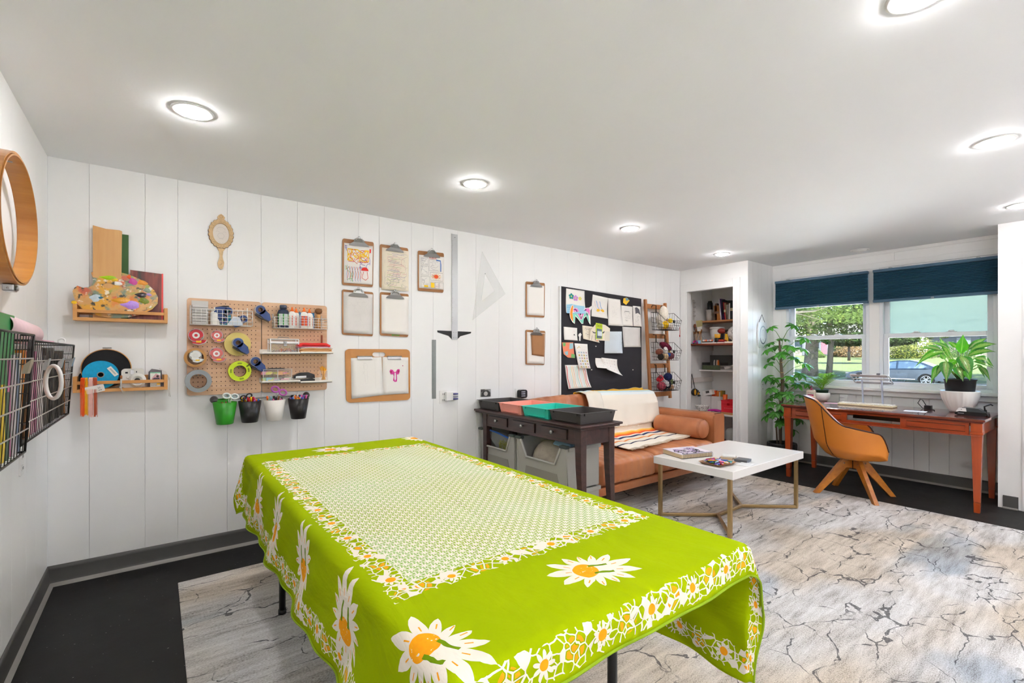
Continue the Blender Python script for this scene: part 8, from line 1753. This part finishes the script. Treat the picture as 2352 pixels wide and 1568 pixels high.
tree('overhanging_tree','near tree whose dark branch crosses the top of the left window',[(20,14,-.5),(20,13.5,3),(20,12,5)],[.3,.25,.2],[(21.5,6.5,3.5,2.2,3.0,1.1),(21.5,2.6,3.4,2,2.4,.95),(21,4.5,4.6,2.5,5,.9)],15000,.075,3,FG,[[(20,12,5.),bl_[0],bl_[1],bl_[2],.06],[(20,11.5,4.9),onX(1842,722,20.3),onX(1890,736,20.3),.03]])
tree('lawn_tree','small round-headed tree on the lawn behind the cars',[tuple(onX(1950,828,60)),tuple(onX(1950,790,60))],[.14,.10],[tuple(onX(1950,779,60))+(2.0,2.6,.75)],5000,.16,4,FD)
tree('lawn_tree','dark tree top at the left edge of the right window',[tuple(onX(2040,815,75)),tuple(onX(2040,780,75))],[.16,.1],[tuple(onX(2040,779,75))+(2,3.2,.9)],3500,.18,5,FD)
for i,(y,z) in enumerate(((60,7),(48,8),(36,7.5),(24,8),(12,7.5),(0,8),(-12,7))): tree('background_tree',['tree behind the far house, first from the left','tree behind the far house, second from the left','tree behind the far house, third from the left','tree behind the pink door','tree behind the gap between the houses','tree behind the second house','tree behind the right edge of the window'][i],[(112,y,1),(112,y,6)],[.5,.4],[(110,y,z,6,8,5.5)],5200,.42,20+i,[FG,FD,FG][i%3],group='trees behind the far houses')
def bush(lab,px,py,X,ry,rz_,m,n,seed): p=onX(px,py,X); solo('garden_bush',lab,'bush',cloud([(p.x,p.y,p.z,ry*.8,ry,rz_),(p.x+.3,p.y+ry*.2,p.z-rz_*.3,ry*.7,ry*.8,rz_*.8)],n,.12,seed),m,'bushes along the far houses',kind='stuff' if False else None)
bush('rounded dark green bush right of the pink door',1922,806,84,1.1,1.5,FD,2600,31); bush('russet shrub right of the green bush',1972,806,84,3.2,1.4,FR,4200,32); bush('yellow green shrub in the right window',2095,806,80,2.6,2.0,FY,4200,33)
bush('dark hedge behind the parked car at the right',2150,808,86,4.5,1.5,FD,4200,34); bush('low shrub left of the pink door',1876,812,84,.8,.6,FG,900,35); bush('small bush on the lawn before the door',1884,817,80,.7,.4,FG,700,36)
# houses
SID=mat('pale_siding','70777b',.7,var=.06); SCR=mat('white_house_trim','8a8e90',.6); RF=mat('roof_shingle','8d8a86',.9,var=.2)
def house(lab,y0,y1,doorpx,stone=True):
    X=92; z0=1.0; t=thing('house',lab,'house',(X+4,(y0+y1)/2,z0),'houses across the lawn')
    part('wall',B().box(X,X+8,y0,y1,z0-.6,z0+3.2),SID,t); k=B(); k.add([(X-.6,y0-.5,z0+3.1),(X+8.6,y0-.5,z0+3.1),(X+8.6,y1+.5,z0+3.1),(X-.6,y1+.5,z0+3.1),(X+4,y0-.5,z0+5.4),(X+4,y1+.5,z0+5.4)],[(0,3,5,4),(1,4,5,2),(0,4,1),(3,2,5),(0,1,2,3)]); part('roof',k,RF,t)
    if stone:
        st_=part('stone_base',B().box(X-.12,X,y0,y1,z0-.6,z0+1.35),mat('mortar','a8a296',.9),t); rr=random.Random(int(y0)); ms=[mat('stone_'+c,c,.9,var=.2) for c in ('b3aa9a','c4baa8','9e978a')]
        kk=[B(),B(),B()]
        for r_ in range(6):
            y=y0+rr.uniform(0,.5)
            while y<y1-.9: w_=rr.uniform(.5,1.1); kk[rr.randrange(3)].box(X-.16,X-.1,y+.02,min(y+w_,y1)-.02,z0-.2+.26*r_+.01,z0+.04+.26*r_); y+=w_
        for j in range(3): part('stonework',kk[j],ms[j],st_,kind='stuff')
    for (a,b,pk) in doorpx:
        ya=onX(a,800,X-.2).y; yb=onX(b,800,X-.2).y; z_=z0+.35
        d=part('door_surround' if pk else 'window_frame',B().box(X-.24,X-.05,yb-.35,ya+.35,z_-.2,z_+2.3),SCR,t); part('door_panel' if pk else 'window_pane',B().box(X-.28,X-.24,yb,ya,z_ if pk else z_+.8,z_+2.0),mat('pink_door','e07a86',.5) if pk else mat('house_glass','8fa3ad',.1),d)
    return t
house('pale house with a pink front door across the lawn',18,46,[(1887,1900,True),(1848,1862,False)]); house('second pale house seen through the right window',-8,15,[(2205,2222,False)])
p=onX(1909,811,88); solo('flower_pot','terracotta pot right of the pink door','pot',B().lathe([(0,0),(.3,0),(.45,.7),(.5,.75),(.4,.75),(0,.6)],(88,p.y,p.z-.3),16),mat('terracotta','c0603a',.8))
k=B().box(88.4,88.6,11.,14.8,1.2,2.35); 
# cars
def car(lab,name,X,y0,L,m,hgt=1.42,z0=-.55,flip=1,wd=1.85):
    t=thing(name,lab,'car',(X+wd/2,y0+L/2*flip,z0),'parked cars on the street')
    P=[(0,.34),(.01,.52),(.05,.66),(.14,.76),(.26,.86),(.36,1.12),(.45,1.34),(.55,1.42),(.66,1.42),(.78,1.30),(.90,1.02),(.97,.96),(1.,.86),(1.,.50),(.985,.32),(.86,.28),(.14,.28)]
    sc=hgt/1.42; T_=lambda u,v,w_:(X+w_,y0+flip*u*L,z0+v*sc)
    def cut(pts):
        out=[]
        return pts
    arch=lambda c: [(c+.078*math.cos(a),.30+.36*math.sin(a)) for a in [PI*i/10 for i in range(11)]]
    low=[(1.,.50),(.985,.28)]+arch(.82)+arch(.17)+[(.02,.28)]
    body=[(0,.34),(.01,.52),(.05,.68),(.14,.77),(.27,.86),(.50,.90),(.80,.93),(.93,1.0),(.98,.97),(1.,.86)]
    k=B(); outline=body+low; bm=bmesh.new(); side=[]
    for w_ in (0,wd):
        vsx=[bm.verts.new(T_(u,v,w_)) for u,v in outline]; ed=[bm.edges.new((vsx[i],vsx[(i+1)%len(vsx)])) for i in range(len(vsx))]; bmesh.ops.triangle_fill(bm,use_beauty=True,edges=ed); side.append(vsx)
    n_=len(outline)
    for i in range(n_): bm.faces.new((side[0][i],side[0][(i+1)%n_],side[1][(i+1)%n_],side[1][i]))
    bmesh.ops.recalc_face_normals(bm,faces=bm.faces); bm.verts.index_update(); k.v=[tuple(v.co) for v in bm.verts]; k.f=[tuple(v.index for v in f.verts) for f in bm.faces]; k.m=[0]*len(k.f); k.sm=[False]*len(k.f); bm.free(); part('car_body',k,m,t,bev=.03)
    cab=[(.25,.85),(.36,1.12),(.44,1.33),(.54,1.42),(.66,1.42),(.78,1.30),(.93,.98)]; gl_=mat('car_glass','7f95a6',.08,.2,var=.05)
    k=B(); n_=len(cab); vs=[]
    for w_,ins in ((0,0),(1,0)):
        for u,v in cab: 
            inn=.08+.22*max(0,(v-.86)/.56); vs.append(T_(u,v,inn if w_==0 else wd-inn))
    fs=[tuple(range(n_)),tuple(range(2*n_-1,n_-1,-1))]+[(i,n_+i,n_+i+1,i+1) for i in range(n_-1)]; k.add(vs,fs); part('cabin',k,m,t,bev=.02)
    for pts in ([(.31,.92),(.37,1.10),(.445,1.28),(.53,1.355),(.53,.95)],[(.55,.95),(.55,1.36),(.66,1.36),(.745,1.28),(.83,1.07),(.79,.98)]):
        k=B(); kx=[]
        for u,v in pts: kx.append(T_(u,v,.06+.22*max(0,(v-.86)/.56)))
        k.add(kx,[tuple(range(len(kx)))]); kx2=[T_(u,v,wd-.06-.22*max(0,(v-.86)/.56)) for u,v in pts]; k.add(kx2,[tuple(range(len(kx2)-1,-1,-1))]); part('side_window',k,gl_,t)
    for c in (.17,.82):
        for w_ in (.02,wd-.24):
            cc=Vector(T_(c,.30,w_)); wr=.335*sc
            wl=part('tyre',B().ring((cc.x+.11,cc.y,cc.z+.03),wr*.72,wr,.22,'x',28),mat('tyre_rubber','26282b',.8),t); k=B(); xo=cc.x-.005 if w_<1 else cc.x+.225
            k.ring((xo+.01,cc.y,cc.z+.03),wr*.66,wr*.73,.03,'x',24)
            for j in range(10):
                a=2*PI*j/10; k.bar((xo,cc.y+.04*math.cos(a+.2),cc.z+.03+.04*math.sin(a+.2)),(xo,cc.y+wr*.68*math.cos(a+(.12 if j%2 else -.12)),cc.z+.03+wr*.68*math.sin(a+(.12 if j%2 else -.12))),.03,.03)
            k.cyl((xo-.01,cc.y,cc.z+.03),(xo+.02,cc.y,cc.z+.03),.05,n=14); part('wheel_rim',k,mat('alloy','c9ccd0',.25,.8),wl)
    part('sill_strip',B().box(X-.01,X+.01,min(T_(.26,0,0)[1],T_(.72,0,0)[1]),max(T_(.26,0,0)[1],T_(.72,0,0)[1]),z0+.34*sc,z0+.37*sc),CHROME,t)
    part('head_lamp',B().box(X+.05,X+.35,min(T_(.0,0,0)[1],T_(.05,0,0)[1])-.01,max(T_(.0,0,0)[1],T_(.05,0,0)[1])+.01,z0+.58*sc,z0+.68*sc),mat('lamp_glass','70777b',.1),t,bev=.01)
    return t
car('dark blue grey sedan parked beyond the right window','sedan_car',36.2,7.75,4.9,mat('slate_blue_paint','485868',.18,.5,var=.03),1.48,-.55,-1)
car('silver car nose behind the big desk plant','silver_car',23.6,-1.55,4.6,mat('silver_paint','c6ccd2',.2,.5,var=.03),1.35,-.60,-1)

lin=_lin; mat=_mat
